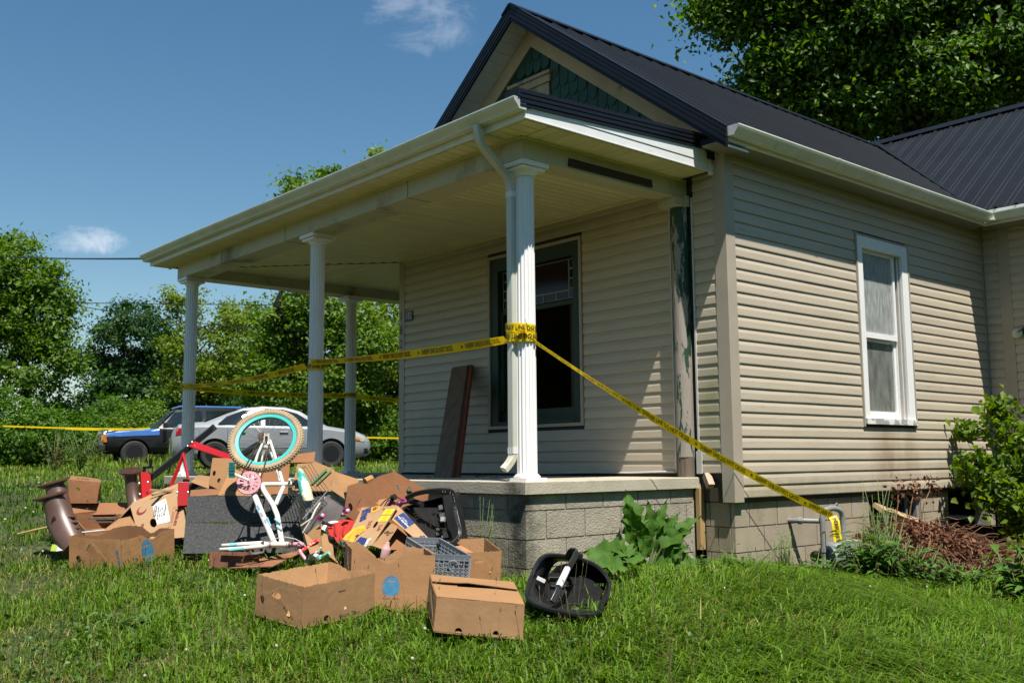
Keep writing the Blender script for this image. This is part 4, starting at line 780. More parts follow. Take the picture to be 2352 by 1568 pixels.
def far_pt(px, P0, ln, near=False):
    """point on the sight line of a picture spot at the given length from P0"""
    v = (fw*2286.4 + r2*(px[0]-1176) - u2*(px[1]-784)).normalized(); w_ = CAM-P0; b = v.dot(w_); c = w_.dot(w_)-ln*ln; D = b*b-c
    return CAM+v*(-b+(0 if D < 0 else (-1 if near else 1)*math.sqrt(D)))
def on_quad(mb, q, u, v, ang=0., off=.004, sc=1.):
    """lay flat lettering (metres) on a sheet at unit position u,v"""
    q = pln(q); n = qn(q); o = bil(q, u, v)+n*off; x = ((q[1]-q[0])+(q[2]-q[3])).normalized(); y = n.cross(x); ca, sa = math.cos(ang), math.sin(ang)
    mb.v = [tuple(o+x*(a*ca-b*sa)*sc+y*(a*sa+b*ca)*sc+n*c) for a, b, c in mb.v]; return mb
def join(*ms):
    r = MB()
    for k in ms: r.add(k.v, k.f)
    return r
def tri(cx, cy, s, sy): return [(cx-s, cy-sy*.6), (cx-s*.7, cy-sy), (cx+s*.7, cy-sy), (cx+s, cy-sy*.6), (cx+s*.35, cy+sy*.8), (cx, cy+sy), (cx-s*.35, cy+sy*.8)]
def slot(cx, cy, a, b): return [(cx+(a-b)*s+b*math.cos(t), cy+b*1.*math.sin(t)) for s, ts in ((1, np.linspace(-1.57, 1.57, 7)), (-1, np.linspace(1.57, 4.71, 7))) for t in ts]
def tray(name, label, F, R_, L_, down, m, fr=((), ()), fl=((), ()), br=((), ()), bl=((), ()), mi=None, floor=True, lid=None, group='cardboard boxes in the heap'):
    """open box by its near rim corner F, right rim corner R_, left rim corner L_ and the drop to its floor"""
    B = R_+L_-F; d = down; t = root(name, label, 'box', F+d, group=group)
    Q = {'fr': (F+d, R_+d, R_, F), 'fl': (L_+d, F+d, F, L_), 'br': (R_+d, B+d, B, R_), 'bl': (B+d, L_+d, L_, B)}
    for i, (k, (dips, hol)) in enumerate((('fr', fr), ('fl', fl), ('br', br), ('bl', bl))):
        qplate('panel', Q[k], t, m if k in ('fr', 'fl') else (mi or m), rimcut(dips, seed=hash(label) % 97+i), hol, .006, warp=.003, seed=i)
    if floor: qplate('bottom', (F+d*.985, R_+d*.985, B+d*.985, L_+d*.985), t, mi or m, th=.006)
    if lid: lid(t, F, R_, B, L_)
    def yf(q): x, y = q.x-CAM.x, q.y-CAM.y; return (x*math.cos(YAW)+y*math.sin(YAW), -x*math.sin(YAW)+y*math.cos(YAW))
    if abs((F+d).z-gz(F.x, F.y)) < .15: EDGES.extend([(yf(F+d), yf(R_+d), 260), (yf(L_+d), yf(F+d), 200)])
    return t, Q
def oval_logo(Q, u, v, parent, rx, ry, name='Chiquita', sz=.034, ang=0.):
    o = bil(Q, 0, 0); ringm = plate(ell(0, 0, rx, ry, 40), [ell(0, 0, rx*.90, ry*.92, 40)], .0008); disc = plate(ell(0, 0, rx*.84, ry*.87, 40), [], .0008)
    obj('printed_oval', on_quad(join(ringm, disc), Q, u, v, ang, .0045), BLU, parent)
    t = on_quad(text(name, sz, .95, 0, bold=.0012), Q, u, v-.16, ang+.06, .0058); t2 = on_quad(join(*[plate([(-rx*.45+i*rx*.18, ry*.36), (-rx*.45+i*rx*.18+rx*.09, ry*.36), (-rx*.45+i*rx*.18+rx*.11, ry*.52), (-rx*.45+i*rx*.18+.0, ry*.55)], [], .0006) for i in range(5)]), Q, u, v, ang, .0058)
    obj('lettering', join(t, t2), CARD, parent)
def vpx(f, x, y): p = {q1: (100, 1550, 1.96), q2: (1000, 1550, 2.138), q3: (1000, 2050, 1.568), q5: (850, 1600, 2.4127), q6: (1150, 1850, 3.136)}[f]; return ((p[0]+x/p[2])/_S, (p[1]+y/p[2])/_S)
# -- open box, front left, blue oval on its side
F = q1(715, 1190, 7.65); Rr = far_pt(vpx(q1, 1165, 1105), F, .55); Lr = far_pt(vpx(q1, 350, 1160), F, .45); dn = q1(715, 1445, 7.60)-F
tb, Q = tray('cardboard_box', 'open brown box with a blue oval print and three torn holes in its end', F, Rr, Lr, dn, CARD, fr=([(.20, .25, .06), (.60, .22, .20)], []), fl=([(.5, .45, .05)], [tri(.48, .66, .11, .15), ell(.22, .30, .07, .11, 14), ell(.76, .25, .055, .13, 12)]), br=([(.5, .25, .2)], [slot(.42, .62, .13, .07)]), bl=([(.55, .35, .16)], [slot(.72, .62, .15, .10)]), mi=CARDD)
oval_logo(Q['fr'], .53, .42, tb, .058, .098)
obj('lettering', on_quad(text('OLMA-GH BX', .028, .8, bold=.0006), Q['fr'], .03, .4, 1.57, .0045), BLU, tb)
# -- egg carton box tipped on its side
a, b_, c, d = q1(905, 1205, 8.32), q1(1275, 1170, 8.22), q1(1215, 793, 8.52), q1(828, 935, 8.6)
eg = root('egg_box', 'tipped carton box with red moon and white printed label', 'box', (a+b_)/2, group='cardboard boxes in the heap'); Qe = pln((a, b_, c, d)); c = Qe[2]; bk = Vector(Y(-.10, .34))-Y(0, 0); bk.z = .05
EGG = mat('egg_box_card', (.40, .245, .125), (.35, .21, .10), scale=60, stretch=(6, .2, .2), rough=.85, bump=.001, bscale=90)
qplate('front_panel', Qe, eg, EGG, holes=[slot(.30, .42, .10, .05) if False else ell(.36, .42, .07, .11, 14)], th=.005)
qplate('top_panel', (d, c, c+bk, d+bk), eg, EGG); qplate('side_panel', (b_, b_+bk, c+bk, c), eg, EGG); qplate('back_panel', (a+bk, b_+bk, c+bk, d+bk), eg, CARDR)
qplate('flap', (q1(605, 1128, 8.36), q1(880, 1085, 8.42), d, q1(738, 1028, 8.6)), eg, CARDL); qplate('flap', (q1(738, 1028, 8.6), d, d+bk*.9, q1(738, 1010, 8.9)), eg, EGG)
lab = [bil(Qe, u, v) for u, v in ((.43, .36), (.71, .37), (.70, .90), (.42, .86))]; ql = tuple(lab); pl = qplate('printed_label', ql, eg, WHP, th=.0008, off=.004)
up90 = 1.5
ls = [on_quad(text(s, sz, .8, 0, bold=bo), ql, u, v, up90, .0052) for s, sz, u, v, bo in (('CAGE FREE LARGE WHITE', .0165, .26, .5, .0004), ('GRADE A   PACK 15', .0145, .40, .5, .0003), ('CODE: 193   COZMIC15', .0145, .54, .5, .0003), ('PLANT P1119A', .013, .66, .42, .0003), ('BEST BY FEB-10-25', .0145, .80, .5, .0003))]
bars = MB(); rg = random.Random(4)
for i in range(20): bars.add(*(lambda k: (k.v, k.f))(on_quad(plate([(0, 0), (rg.choice((.001, .002)), 0), (.0015, .022), (0, .022)], [], .0005), ql, .86, .50+i*.019, up90-1.57, .0052)))
obj('lettering', join(*ls, bars), DRK, pl)
bar_ = plate([(-.055, -.012), (.055, -.012), (.055, .012), (-.055, .012)], [], .0006); obj('black_band', on_quad(bar_, ql, .10, .64, up90, .0050), DRK, pl); obj('lettering', on_quad(text('GIANT EAGLE', .018, .85, bold=.0006), ql, .10, .64, up90, .0062), WHP, pl)
moon = [(.045*math.cos(t), .045*math.sin(t)) for t in np.linspace(.5, 5.2, 24)]+[(.014+.034*math.cos(t), .034*math.sin(t)) for t in np.linspace(5.0, .8, 18)]
obj('red_moon', on_quad(plate(moon, [], .0008), Qe, .19, .80, 1.2, .0045), REDP, eg)
obj('lettering', join(on_quad(text('KEEP REFRIGERATED', .036, .72, bold=.001), Qe, .885, .50, up90, .0045), on_quad(text('FROZEN', .036, .72, bold=.001), Qe, .10, .33, up90, .0045), on_quad(plate([(-.1, -.013), (.1, -.013), (.1, .013), (-.1, .013)], [[(-.098, -.011), (.098, -.011), (.098, .011), (-.098, .011)]], .0006), Qe, .765, .45, up90, .0045), on_quad(text('PERISHABLE KEEP REFRIGERATED', .009, .8), Qe, .765, .45, up90, .0045)), REDP, eg)
# -- tipped box behind, and the long tray between
a, b_, c, d = q1(350, 905, 8.95), q1(560, 905, 8.9), q1(592, 745, 8.95), q1(342, 722, 9.0)
tp = root('cardboard_box', 'small box on its side behind the brown plastic legs', 'box', (a+b_)/2, group='cardboard boxes in the heap'); up_b = Vector((0, 0, .06))
qplate('panel', (a, b_, c, d), tp, CARDR, holes=[ell(.30, .62, .08, .08, 12), slot(.66, .10, .05, .045)]); qplate('panel', (d, c, q1(578, 715, 9.15), q1(360, 690, 9.2)), tp, CARD); qplate('panel', (b_, q1(590, 880, 9.25), q1(595, 735, 9.25), c), tp, CARDL); qplate('panel', (a, d, q1(360, 690, 9.2), q1(352, 880, 9.25)), tp, CARDR)
obj('lettering', on_quad(text('OZ XL 70', .03, 1., bold=.001).xf(Matrix.Rotation(math.pi, 4, 'Z')), (d, c, q1(578, 715, 9.15), q1(360, 690, 9.2)), .45, .5, 0, .004), DRK, tp)
F = q1(470, 1110, 8.4); Rr = q1(800, 1075, 8.6); Lr = q1(365, 985, 8.8)
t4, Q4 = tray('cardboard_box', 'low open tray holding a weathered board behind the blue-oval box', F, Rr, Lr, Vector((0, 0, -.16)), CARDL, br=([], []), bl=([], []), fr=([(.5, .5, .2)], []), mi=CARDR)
qplate('back_flap', (q1(362, 1000, 8.9), q1(812, 990, 8.9), q1(808, 900, 9.0), q1(358, 908, 9.0)), t4, CARDR)
obj('lettering', on_quad(text('C.', .06, 1., .3), Q4['fl'], .4, .55, -.6, -.007), REDP, t4)
wb = obj('weathered_board', MB().bar(q1(515, 1025, 8.7), q1(735, 1020, 8.68), .10, .018).bar(q1(550, 1052, 8.65), q1(690, 1050, 8.64), .04, .012), mat('grey_board', (.17, .12, .08), (.10, .07, .05), scale=5, stretch=(.6, 9, 9), rough=.9, bump=.003)); tag(wb, 'grey weathered board lying inside the low tray', 'board')
wl = obj('white_plastic_lid', MB().bar(q1(430, 1135, 8.25), q1(600, 1118, 8.2), .09, .012), mat('white_plastic', (.75, .75, .73), rough=.35), bev=.004); tag(wl, 'white plastic lid wedged behind the blue-oval box', 'lid')
# -- brown plastic legs
BRN = mat('brown_plastic', (.105, .058, .045), (.085, .047, .037), scale=3, rough=.38, rand=.05); BRNL = mat('brown_plastic_rib', (.16, .085, .06), rough=.45)
def boot(label, path, radii, foot_c, foot_n, rx, ry, yax):
    t = root('plastic_table_support', label, 'plastic support', path[-1], group='brown plastic supports'); P = [Vector(k) for k in path]; U, V, n = [], [], len(P)
    for i in range(n):
        tg = (P[min(i+1, n-1)]-P[max(i-1, 0)]).normalized(); u = Vector(rt); u = (u-tg*u.dot(tg)).normalized(); U.append(u*radii[i]); V.append(tg.cross(u)*radii[i]*.8)
    prof = [(math.cos(k*math.pi/9)*(1 if abs(math.cos(k*math.pi/9)) < .97 else .98), math.sin(k*math.pi/9)) for k in range(18)]
    obj('leg_body', MB().sweep(P, prof, U, V), BRN, t, sm=50)
    fm = frame(foot_c, yax, Vector(foot_n).cross(Vector(yax)))
    obj('foot_rim', join(MB().lathe([(.62, -.55), (.9, -.12), (1.0, 0), (1.0, .22), (.94, .22), (.94, .06), (.5, .04)], 40, cap=False).xf(fm @ Matrix.Diagonal((rx, ry, .05, 1)))), BRN, t, sm=40)
    rb = MB()
    for i in range(-4, 5):
        y = i*.2; w_ = .94*math.sqrt(max(.02, 1-y*y)); rb.box((-w_*rx, y*ry-.0012, .0), (w_*rx, y*ry+.0012, .010))
    for i in range(-3, 4): x = i*.25; w_ = .94*math.sqrt(1-x*x); rb.box((x*rx-.0012, -w_*ry, .0003), (x*rx+.0012, w_*ry, .0097))
    rb.lathe([(.45, 0), (.45, .011), (.43, .011), (.43, 0)], 28, Matrix.Diagonal((rx, ry, 1, 1)), cap=False).box((-.45*rx, -.45*ry, 0), (.45*rx, .45*ry, .003))
    obj('foot_rib', rb.xf(fm), BRNL, t); return t, P
nA = (q1(200, 780, 8.2)-q1(250, 900, 8.2)).normalized()*1.0 + Vector(-fw)*.18 + Vector((0, 0, .1))
lA, PA = boot('brown moulded plastic leg standing foot-up, nearest the lawn', [q1(215, 870, 8.15), q1(255, 950, 8.15), q1(285, 1050, 8.13), q1(330, 1150, 8.08), q1(390, 1260, 8.0)], [.085, .098, .112, .112, .09], q1(200, 848, 8.15), nA, .145, .085, rt*.97+Vector((0, 0, .25)))
for k in (.28, .5, .72): obj('rib', MB().bar(PA[1].lerp(PA[3], k)+rt*.09-Vector(fw)*.03, PA[1].lerp(PA[3], k)+rt*.135-Vector(fw)*.03, .06, .006), BRN, lA)
obj('grip_recess', MB().lathe([(.001, .001), (.7, .002), (1, .0)], 20, frame(PA[2]-rt*.02-Vector(fw)*.090, rt, (0, 0, 1)) @ Matrix.Diagonal((.022, .06, 1, 1))), mat('dark_recess', (.02, .012, .01), rough=.5), lA)
boot('brown plastic leg standing foot-up behind the near one', [q1(230, 760, 8.75), q1(250, 820, 8.75), q1(270, 930, 8.7), q1(300, 1040, 8.65)], [.08, .09, .095, .095], q1(225, 745, 8.75), nA, .145, .085, rt*.97+Vector((0, 0, .28)))
boot('brown plastic leg standing foot-up beside the red clamp', [q1(828, 670, 8.9), q1(832, 730, 8.9), q1(840, 820, 8.88), q1(862, 930, 8.85), q1(870, 980, 8.8)], [.058, .052, .054, .058, .058], q1(827, 655, 8.9), Vector((0, 0, 1))-Vector(fw)*.35, .102, .085, rt)
# -- red and black folding stand
RED = mat('red_enamel', (.42, .012, .012), (.38, .012, .012), rough=.3, c3=(.2, .02, .02), s3=12, lo3=.68, hi3=.75); BLKP = mat('black_enamel', (.012, .012, .014), rough=.33)
fr = root('folding_stand', 'red and black steel folding workbench frame tipped over in the heap', 'stand', q1(1000, 880, 8.900))
def sq(nm, a, b, w_, m, h=None): return obj(nm, MB().bar(a, b, w_, h or w_), m, fr, bev=.002)
sq('black_tube', q1(970, 720, 8.950), q1(1480, 312, 9.250), .052, BLKP); sq('tube_cap', q1(1455, 332, 9.240), q1(1490, 303, 9.255), .058, mat('rubber', (.015, .015, .015), rough=.7))
sq('black_tube', q1(1262, 805, 8.480), q1(1835, 440, 8.950), .05, BLKP)
qplate('red_plate', (q1(1282, 458, 9.100), q1(1595, 568, 8.660), q1(1640, 542, 8.700), q1(1328, 420, 9.140)), fr, RED, th=.012, warp=.004)
sq('brace', q1(1250, 508, 9.000), q1(1128, 810, 8.900), .016, RED, .03); sq('brace', q1(1238, 522, 8.980), q1(1283, 728, 8.750), .016, RED, .03); sq('brace', q1(1580, 600, 8.600), q1(1435, 850, 8.500), .022, RED, .03)
sq('clamp_post', q1(938, 668, 8.920), q1(950, 890, 8.860), .085, RED, .06); sq('clamp_post', q1(1243, 745, 8.480), q1(1240, 930, 8.430), .085, RED, .06)
for p in (q1(897, 685, 8.880), q1(1195, 760, 8.440), q1(1285, 750, 8.440)): obj('clamp_lug', MB().bar(p, p+Vector((0, 0, .035)), .04, .05), RED, fr, bev=.003)
for p in (q1(908, 745, 8.850), q1(975, 735, 8.850), q1(912, 830, 8.850), q1(1206, 815, 8.410), q1(1290, 815, 8.400), q1(1285, 455, 9.100), q1(1610, 560, 8.640), q1(1320, 425, 9.130)): obj('bolt', MB().lathe([(.009, 0), (.009, .006), (.004, .010)], 8, frame(p-Vector(fw)*.035, rt, (0, 0, 1))), mat('zinc', (.55, .55, .53), rough=.35, metal=.7), fr)
obj('crank_handle', MB().tube([q1(937, 670, 8.920), q1(935, 625, 8.920), q1(985, 620, 8.900), q1(985, 560, 8.900)], [.016, .016, .013, .020], 10).bar(q1(925, 628, 8.920), q1(1000, 622, 8.900), .022, .016), BLKP, fr)
obj('crank_knob', MB().tube([q1(1255, 745, 8.480), q1(1254, 715, 8.480)], .018, 10), BLKP, fr)
# -- bicycle standing on its nose
bk_ = root('bicycle', 'white child bicycle standing on its nose with teal rear rim', 'bicycle', q5(620, 1400, 7.55))
WP = mat('chalky_white_paint', (.76, .73, .66), (.70, .66, .58), scale=6, rough=.38, c3=(.22, .15, .10), s3=16, lo3=.66, hi3=.74); PK = mat('pink_paint', (.68, .32, .37), (.60, .26, .30), scale=6, rough=.35, c3=(.3, .2, .2), s3=18, lo3=.68, hi3=.76)
TEAL = mat('teal_rim', (.05, .42, .40), rough=.3); TYR = mat('dirty_tan_tyre', (.40, .31, .19), (.30, .22, .13), scale=10, rough=.85, bump=.004, bscale=40, c3=(.13, .09, .06), s3=18, lo3=.6, hi3=.72); STEEL = mat('dull_chrome', (.55, .55, .53), (.35, .30, .25), scale=30, rough=.35, metal=.85); RUST = mat('rusty_chain', (.10, .055, .035), (.05, .03, .022), scale=60, rough=.7, metal=.4)
RUB = mat('rubber', (0, 0, 0))
hub = q5(517, 385, 8.0); wx = Vector(rt); top_ = (Vector((0, 0, 1))*math.cos(R(32)) - Vector((math.sin(YAW), -math.cos(YAW), 0))*math.sin(R(32))*-1)
top_ = Vector((0, 0, math.cos(R(33)))) + (Y(0, 1)-Y(0, 0))*math.sin(R(33)); WM = frame(hub, wx, top_)
wh = obj('wheel', MB().lathe([(.022, -.05), (.022, -.03), (.012, -.028), (.012, .028), (.022, .03), (.022, .05)], 16, WM), STEEL, bk_, sm=40)
ty = MB(); Ro = .268
ty.torus(Ro, .030, 72, 12, WM)
obj('tyre', ty, TYR, wh, sm=True); kn = MB()
for i in range(72):
    a = 2*math.pi*i/72
    for j, (rr, zz, ra) in enumerate(((.297, 0, 0), (.289, .016, .5), (.289, -.016, .5), (.279, .026, 0), (.279, -.026, 0))):
        A = a+ra*2*math.pi/72; M_ = WM @ Matrix.Rotation(A, 4, 'Z') @ Matrix.Translation((rr, 0, zz)); kn.box((-.005, -.0065, -.005), (.0048, .0065, .005), M_)
obj('tread', kn, TYR, wh)
obj('rim', MB().lathe([(.240, -.018), (.216, -.015), (.211, 0), (.216, .015), (.240, .018), (.243, .016), (.243, -.016)], 72, WM, cap=False), TEAL, wh, sm=40)
for i in range(28):
    a = 2*math.pi*i/28; b = a+(.42 if i % 4 < 2 else -.42)*1.6; zz = .032 if i % 2 else -.032
    obj('spoke', MB().tube([WM @ Vector((.02*math.cos(b), .02*math.sin(b), zz)), WM @ Vector((.227*math.cos(a), .227*math.sin(a), 0))], .0013, 4), STEEL, wh)
BB = q5(440, 822, 7.78); HD0, HD1 = q5(560, 1392, 7.52), q5(735, 1392, 7.50); SC = q5(690, 815, 7.85)
frm = obj('frame', join(MB().tube([BB, q5(395, 890, 7.74), q5(500, 1150, 7.62), q5(600, 1385, 7.52)], [.022, .023, .023, .021], 12), MB().tube([q5(470, 815, 7.80), q5(500, 880, 7.76), q5(585, 1010, 7.68), q5(625, 1110, 7.62), q5(672, 1380, 7.52)], .0195, 12), MB().tube([q5(455, 812, 7.80), q5(765, 808, 7.86)], .0165, 12),
        MB().tube([q5(690, 825, 7.85), q5(608, 1010, 7.70)], .0165, 12), MB().tube([HD0, HD1], .022, 12), MB().tube([q5(385, 700, 7.86), q5(440, 510, 7.93), q5(492, 405, 7.95)], [.013, .012, .012], 10), MB().tube([q5(680, 800, 7.84), q5(610, 560, 7.92), q5(553, 385, 7.95)], [.014, .013, .012], 10),
        MB().tube([q5(385, 700, 7.86), q5(390, 880, 7.76)], .013, 10), MB().tube([q5(648, 780, 8.08), q5(600, 610, 8.1), q5(560, 500, 8.1)], .010, 8), MB().tube([q5(440, 820, 7.95), q5(480, 560, 8.12), q5(500, 480, 8.12)], .010, 8), MB().bar(q5(500, 440, 7.94), q5(545, 452, 7.94), .012, .02)), WP, bk_, sm=60)
obj('dropout', MB().bar(q5(498, 410, 7.94), q5(510, 318, 7.94), .026, .010).bar(q5(548, 395, 7.94), q5(540, 318, 7.94), .030, .010).bar(q5(500, 330, 7.945), q5(548, 345, 7.945), .02, .008), WP, frm)
for a, b in (((430, 1040), (555, 1180)), ((465, 1110), (480, 1130))): pass
dec = MB()
for (x, y, d_, x2, y2) in ((425, 1035, 7.655, 462, 1095), (525, 1130, 7.60, 560, 1215), (600, 1145, 7.578, 655, 1185), (620, 1215, 7.56, 668, 1250)): dec.tube([q5(x, y, d_), q5(x2, y2, d_-.02)], .0075, 6)
obj('decal', dec, mat('blue_decal', (.20, .52, .62), rough=.35), frm); obj('decal', MB().tube([q5(440, 1010, 7.655), q5(455, 1050, 7.64)], .007, 6).tube([q5(470, 1080, 7.628), q5(488, 1120, 7.61)], .008, 6).tube([q5(505, 1150, 7.596), q5(520, 1185, 7.583)], .008, 6), mat('lilac_decal', (.40, .33, .42), rough=.4), frm)
# chainring, cranks, pedal, chain
CR = frame(q5(352, 795, 7.72), rt*.96-Vector(fw)*-.12, Vector((0, 0, 1))+Vector(fw)*.35)
hol = [[(r_*math.cos(a+s), r_*math.sin(a+s)) for r_, s in ((.035, -.05), (.052, -.10), (.068, -.12), (.074, 0), (.068, .12), (.052, .10), (.035, .05))] for a in (2*math.pi*k/13 for k in range(13))]
teeth = [((.088 if k % 2 else .094)*math.cos(math.pi*k/36), (.088 if k % 2 else .094)*math.sin(math.pi*k/36)) for k in range(72)]
cr = obj('chainring', plate(teeth, hol, .005).xf(CR), PK, bk_)
obj('chain_loop', MB().torus(.0925, .0035, 60, 5, CR @ Matrix.Translation((0, 0, .002))), RUST, cr)
obj('crank_arm', MB().tube([q5(352, 795, 7.69), q5(345, 770, 7.67), q5(205, 712, 7.66)], [.014, .011, .011], 8), mat('painted_crank', (.70, .69, .68), rough=.35), cr)
pd = obj('pedal', MB().bar(q5(188, 600, 7.66), q5(185, 745, 7.64), .048, .016), mat('teal_plastic', (.05, .30, .30), rough=.4), bk_, bev=.003)
obj('pedal_cage', join(*[MB().bar(q5(165, y, 7.63), q5(212, y, 7.63), .022, .02) for y in (612, 640, 668, 700, 735)]), mat('dark_teal_plastic', (.02, .14, .15), rough=.45), pd)
def chain(pts, n): 
    P = [Vector(k) for k in pts]; out = MB(); seg = [(P[i+1]-P[i]).length for i in range(len(P)-1)]; tot = sum(seg)
    for i in range(n):
        s = tot*i/n; k = 0
        while k < len(seg)-1 and s > seg[k]: s -= seg[k]; k += 1
        dirv = (P[k+1]-P[k]).normalized(); c = P[k]+dirv*s; out.bar(c-dirv*.005, c+dirv*.005, .0095 if i % 2 else .006, .007)
    return out
obj('chain', chain([q5(278, 720, 7.72), q5(320, 640, 7.76), q5(400, 480, 7.86), q5(470, 365, 7.93), q5(495, 320, 7.94)], 46), RUST, bk_); obj('chain', chain([q5(548, 420, 7.93), q5(525, 520, 7.88), q5(490, 680, 7.78), q5(452, 790, 7.73)], 40), RUST, bk_)
obj('freewheel', MB().lathe([(.012, -.012), (.034, -.010), (.034, .006), (.012, .010)], 18, frame(q5(478, 345, 7.945), rt, top_)), RUST, bk_)
# saddle and post
sd_ = obj('saddle', MB().grid(lambda u, v: q5(838+u*82, 655+u*300, 7.83-.02*u) + Vector(rt)*(math.cos(v*math.pi*2)*(.018+.028*math.sin(min(1, u*1.15)*math.pi*.62))) * (1 if True else 1) - Vector(fw)*(math.sin(v*math.pi*2)*(.02+.055*smooth(u*1.2-.1)*(1-.8*max(0, u-.9)*10*.1))), 14, 18), mat('teal_saddle', (.04, .42, .36), (.74, .74, .52), scale=5, lo=.42, hi=.5, rough=.35, c3=(.7, .7, .5), s3=9, lo3=.55, hi3=.6), bk_, sm=True)
obj('seat_post', MB().tube([q5(755, 808, 7.86), q5(830, 800, 7.86)], .014, 10).tube([q5(805, 770, 7.85), q5(815, 850, 7.84)], .016, 8).tube([q5(820, 790, 7.83), q5(850, 700, 7.84)], .004, 6), BLKP, bk_)
obj('seat_clamp', MB().tube([q5(735, 795, 7.84), q5(745, 765, 7.83)], .010, 8).lathe([(.02, -.012), (.022, 0), (.02, .012)], 14, frame(q5(748, 806, 7.86), Vector((0, 0, 1)), -fw)), WP, bk_)
# fork, handlebar
fk = obj('fork', MB().tube([q5(90, 1402, 7.42), q5(300, 1388, 7.43), q5(470, 1380, 7.46), q5(545, 1392, 7.5)], [.014, .016, .018, .02], 10).tube([q5(70, 1440, 7.36), q5(280, 1428, 7.37), q5(450, 1412, 7.42), q5(545, 1395, 7.5)], [.013, .015, .017, .02], 10), WP, bk_, sm=True)
obj('fork_tip', MB().bar(q5(35, 1436, 7.35), q5(72, 1444, 7.36), .02, .006), STEEL, fk); obj('decal', MB().tube([q5(165, 1398, 7.40), q5(235, 1390, 7.405)], .0145, 8).tube([q5(160, 1445, 7.345), q5(300, 1430, 7.35)], .0135, 8), mat('blue_decal', (0, 0, 0)), fk)
obj('brake_caliper', MB().tube([q5(350, 1470, 7.36), q5(400, 1480, 7.36), q5(490, 1465, 7.38), q5(500, 1430, 7.4)], .007, 6).tube([q5(360, 1450, 7.35), q5(380, 1490, 7.35)], .009, 6).bar(q5(480, 1362, 7.44), q5(488, 1380, 7.44), .02, .02), STEEL, fk)
for x in (545, 560, 718, 738): obj('headset_ring', MB().tube([q5(x, 1392, 7.505), q5(x+7, 1392, 7.505)], .029, 14), STEEL, bk_)
hb = obj('handlebar', MB().tube([q5(740, 1392, 7.5), q5(860, 1388, 7.47)], .017, 10).tube([q5(850, 1375, 7.46), q5(845, 1420, 7.45)], .026, 12).tube([q5(838, 1418, 7.45), q5(850, 1470, 7.44), q5(905, 1545, 7.42), q5(950, 1575, 7.40)], .014, 10).tube([q5(940, 1490, 7.36), q5(965, 1520, 7.34), q5(1010, 1540, 7.32), q5(1060, 1530, 7.3)], .013, 10), PK, bk_, sm=True)
obj('stem_band', MB().tube([q5(768, 1390, 7.495), q5(785, 1390, 7.49)], .0185, 10), BLKP, hb); obj('grip', MB().tube([q5(1050, 1518, 7.28), q5(1128, 1472, 7.24)], [.017, .016], 10).tube([q5(1040, 1505, 7.29), q5(1055, 1535, 7.28)], .024, 10), mat('mint_grip', (.25, .50, .38), rough=.5), hb); obj('brake_lever', MB().tube([q5(985, 1475, 7.33), q5(1030, 1460, 7.3), q5(1045, 1420, 7.29)], [.012, .008, .007], 8).tube([q5(965, 1480, 7.34), q5(1020, 1510, 7.3)], .018, 8), mat('white_plastic', (0, 0, 0)), hb)
obj('brake_cable', MB().tube([q5(560, 1370, 7.47), q5(600, 1335, 7.45), q5(700, 1318, 7.44), q5(800, 1338, 7.43), q5(870, 1375, 7.42), q5(920, 1440, 7.41)], .0035, 6), mat('cable_housing', (.5, .5, .46), rough=.4), bk_)
# -- grey mineral roofing sheets leaning behind the bicycle
ROOFM = mat('mineral_roofing', (.030, .032, .033), (.075, .077, .076), scale=70, rough=.95, bump=.004, bscale=120, c3=(.12, .11, .09), s3=26, lo3=.72, hi3=.78)
rfl = root('roofing_panel', 'dark grey gritty roofing panel leaning behind the bicycle', 'roofing panel', q1(1700, 1260, 7.95))
qplate('lower_sheet', (q1(1238, 1300, 7.90), q1(2160, 1290, 7.92), q1(2158, 1050, 8.04), q1(1258, 1058, 8.04)), rfl, ROOFM, [(0, 0), (1, 0), (1, 1), (.62, 1.0), (.45, .985), (.33, .93), (.2, .97), (0, 1)], th=.006)
qplate('upper_sheet', (q1(1258, 1056, 8.045), q1(2158, 1049, 8.045), q1(2148, 845, 8.13), q1(1278, 849, 8.13)), rfl, ROOFM, th=.006)
qplate('curled_edge', (q1(2160, 1290, 7.92), q1(2200, 1250, 8.1), q1(2190, 860, 8.25), q1(2148, 845, 8.13)), rfl, ROOFM, th=.006)
# -- broken drawer and veneer sheet under the fork
WOODR = mat('red_brown_veneer', (.17, .062, .032), (.11, .04, .022), scale=3, stretch=(.5, 7, 7), rough=.55); WOODL = mat('peeling_veneer', (.30, .13, .06), (.20, .085, .04), scale=3, stretch=(.5, 6, 6), rough=.6, c3=(.12, .05, .03), s3=4, lo3=.6, hi3=.7)
dw = root('broken_drawer', 'broken wooden drawer front with peeling veneer under the bicycle fork', 'drawer', q1(1600, 1410, 7.5))
qplate('board', (q1(1455, 1412, 7.45), q1(1840, 1395, 7.50), q1(1830, 1288, 7.52), q1(1450, 1283, 7.47)), dw, WOODR, th=.018); qplate('edge_board', (q1(1450, 1415, 7.44), q1(1462, 1412, 7.45), q1(1460, 1283, 7.47), q1(1447, 1290, 7.46)), dw, WOODL, th=.02)
qplate('veneer_sheet', (q1(1600, 1405, 7.38), q1(1940, 1405, 7.30), q1(2230, 1272, 7.45), q1(1830, 1345, 7.62)), dw, WOODL, th=.006, warp=.006); qplate('veneer_shard', (q1(1690, 1350, 7.48), q1(1880, 1325, 7.48), q1(1900, 1315, 7.52), q1(1780, 1330, 7.54)), dw, WOODR, th=.004)
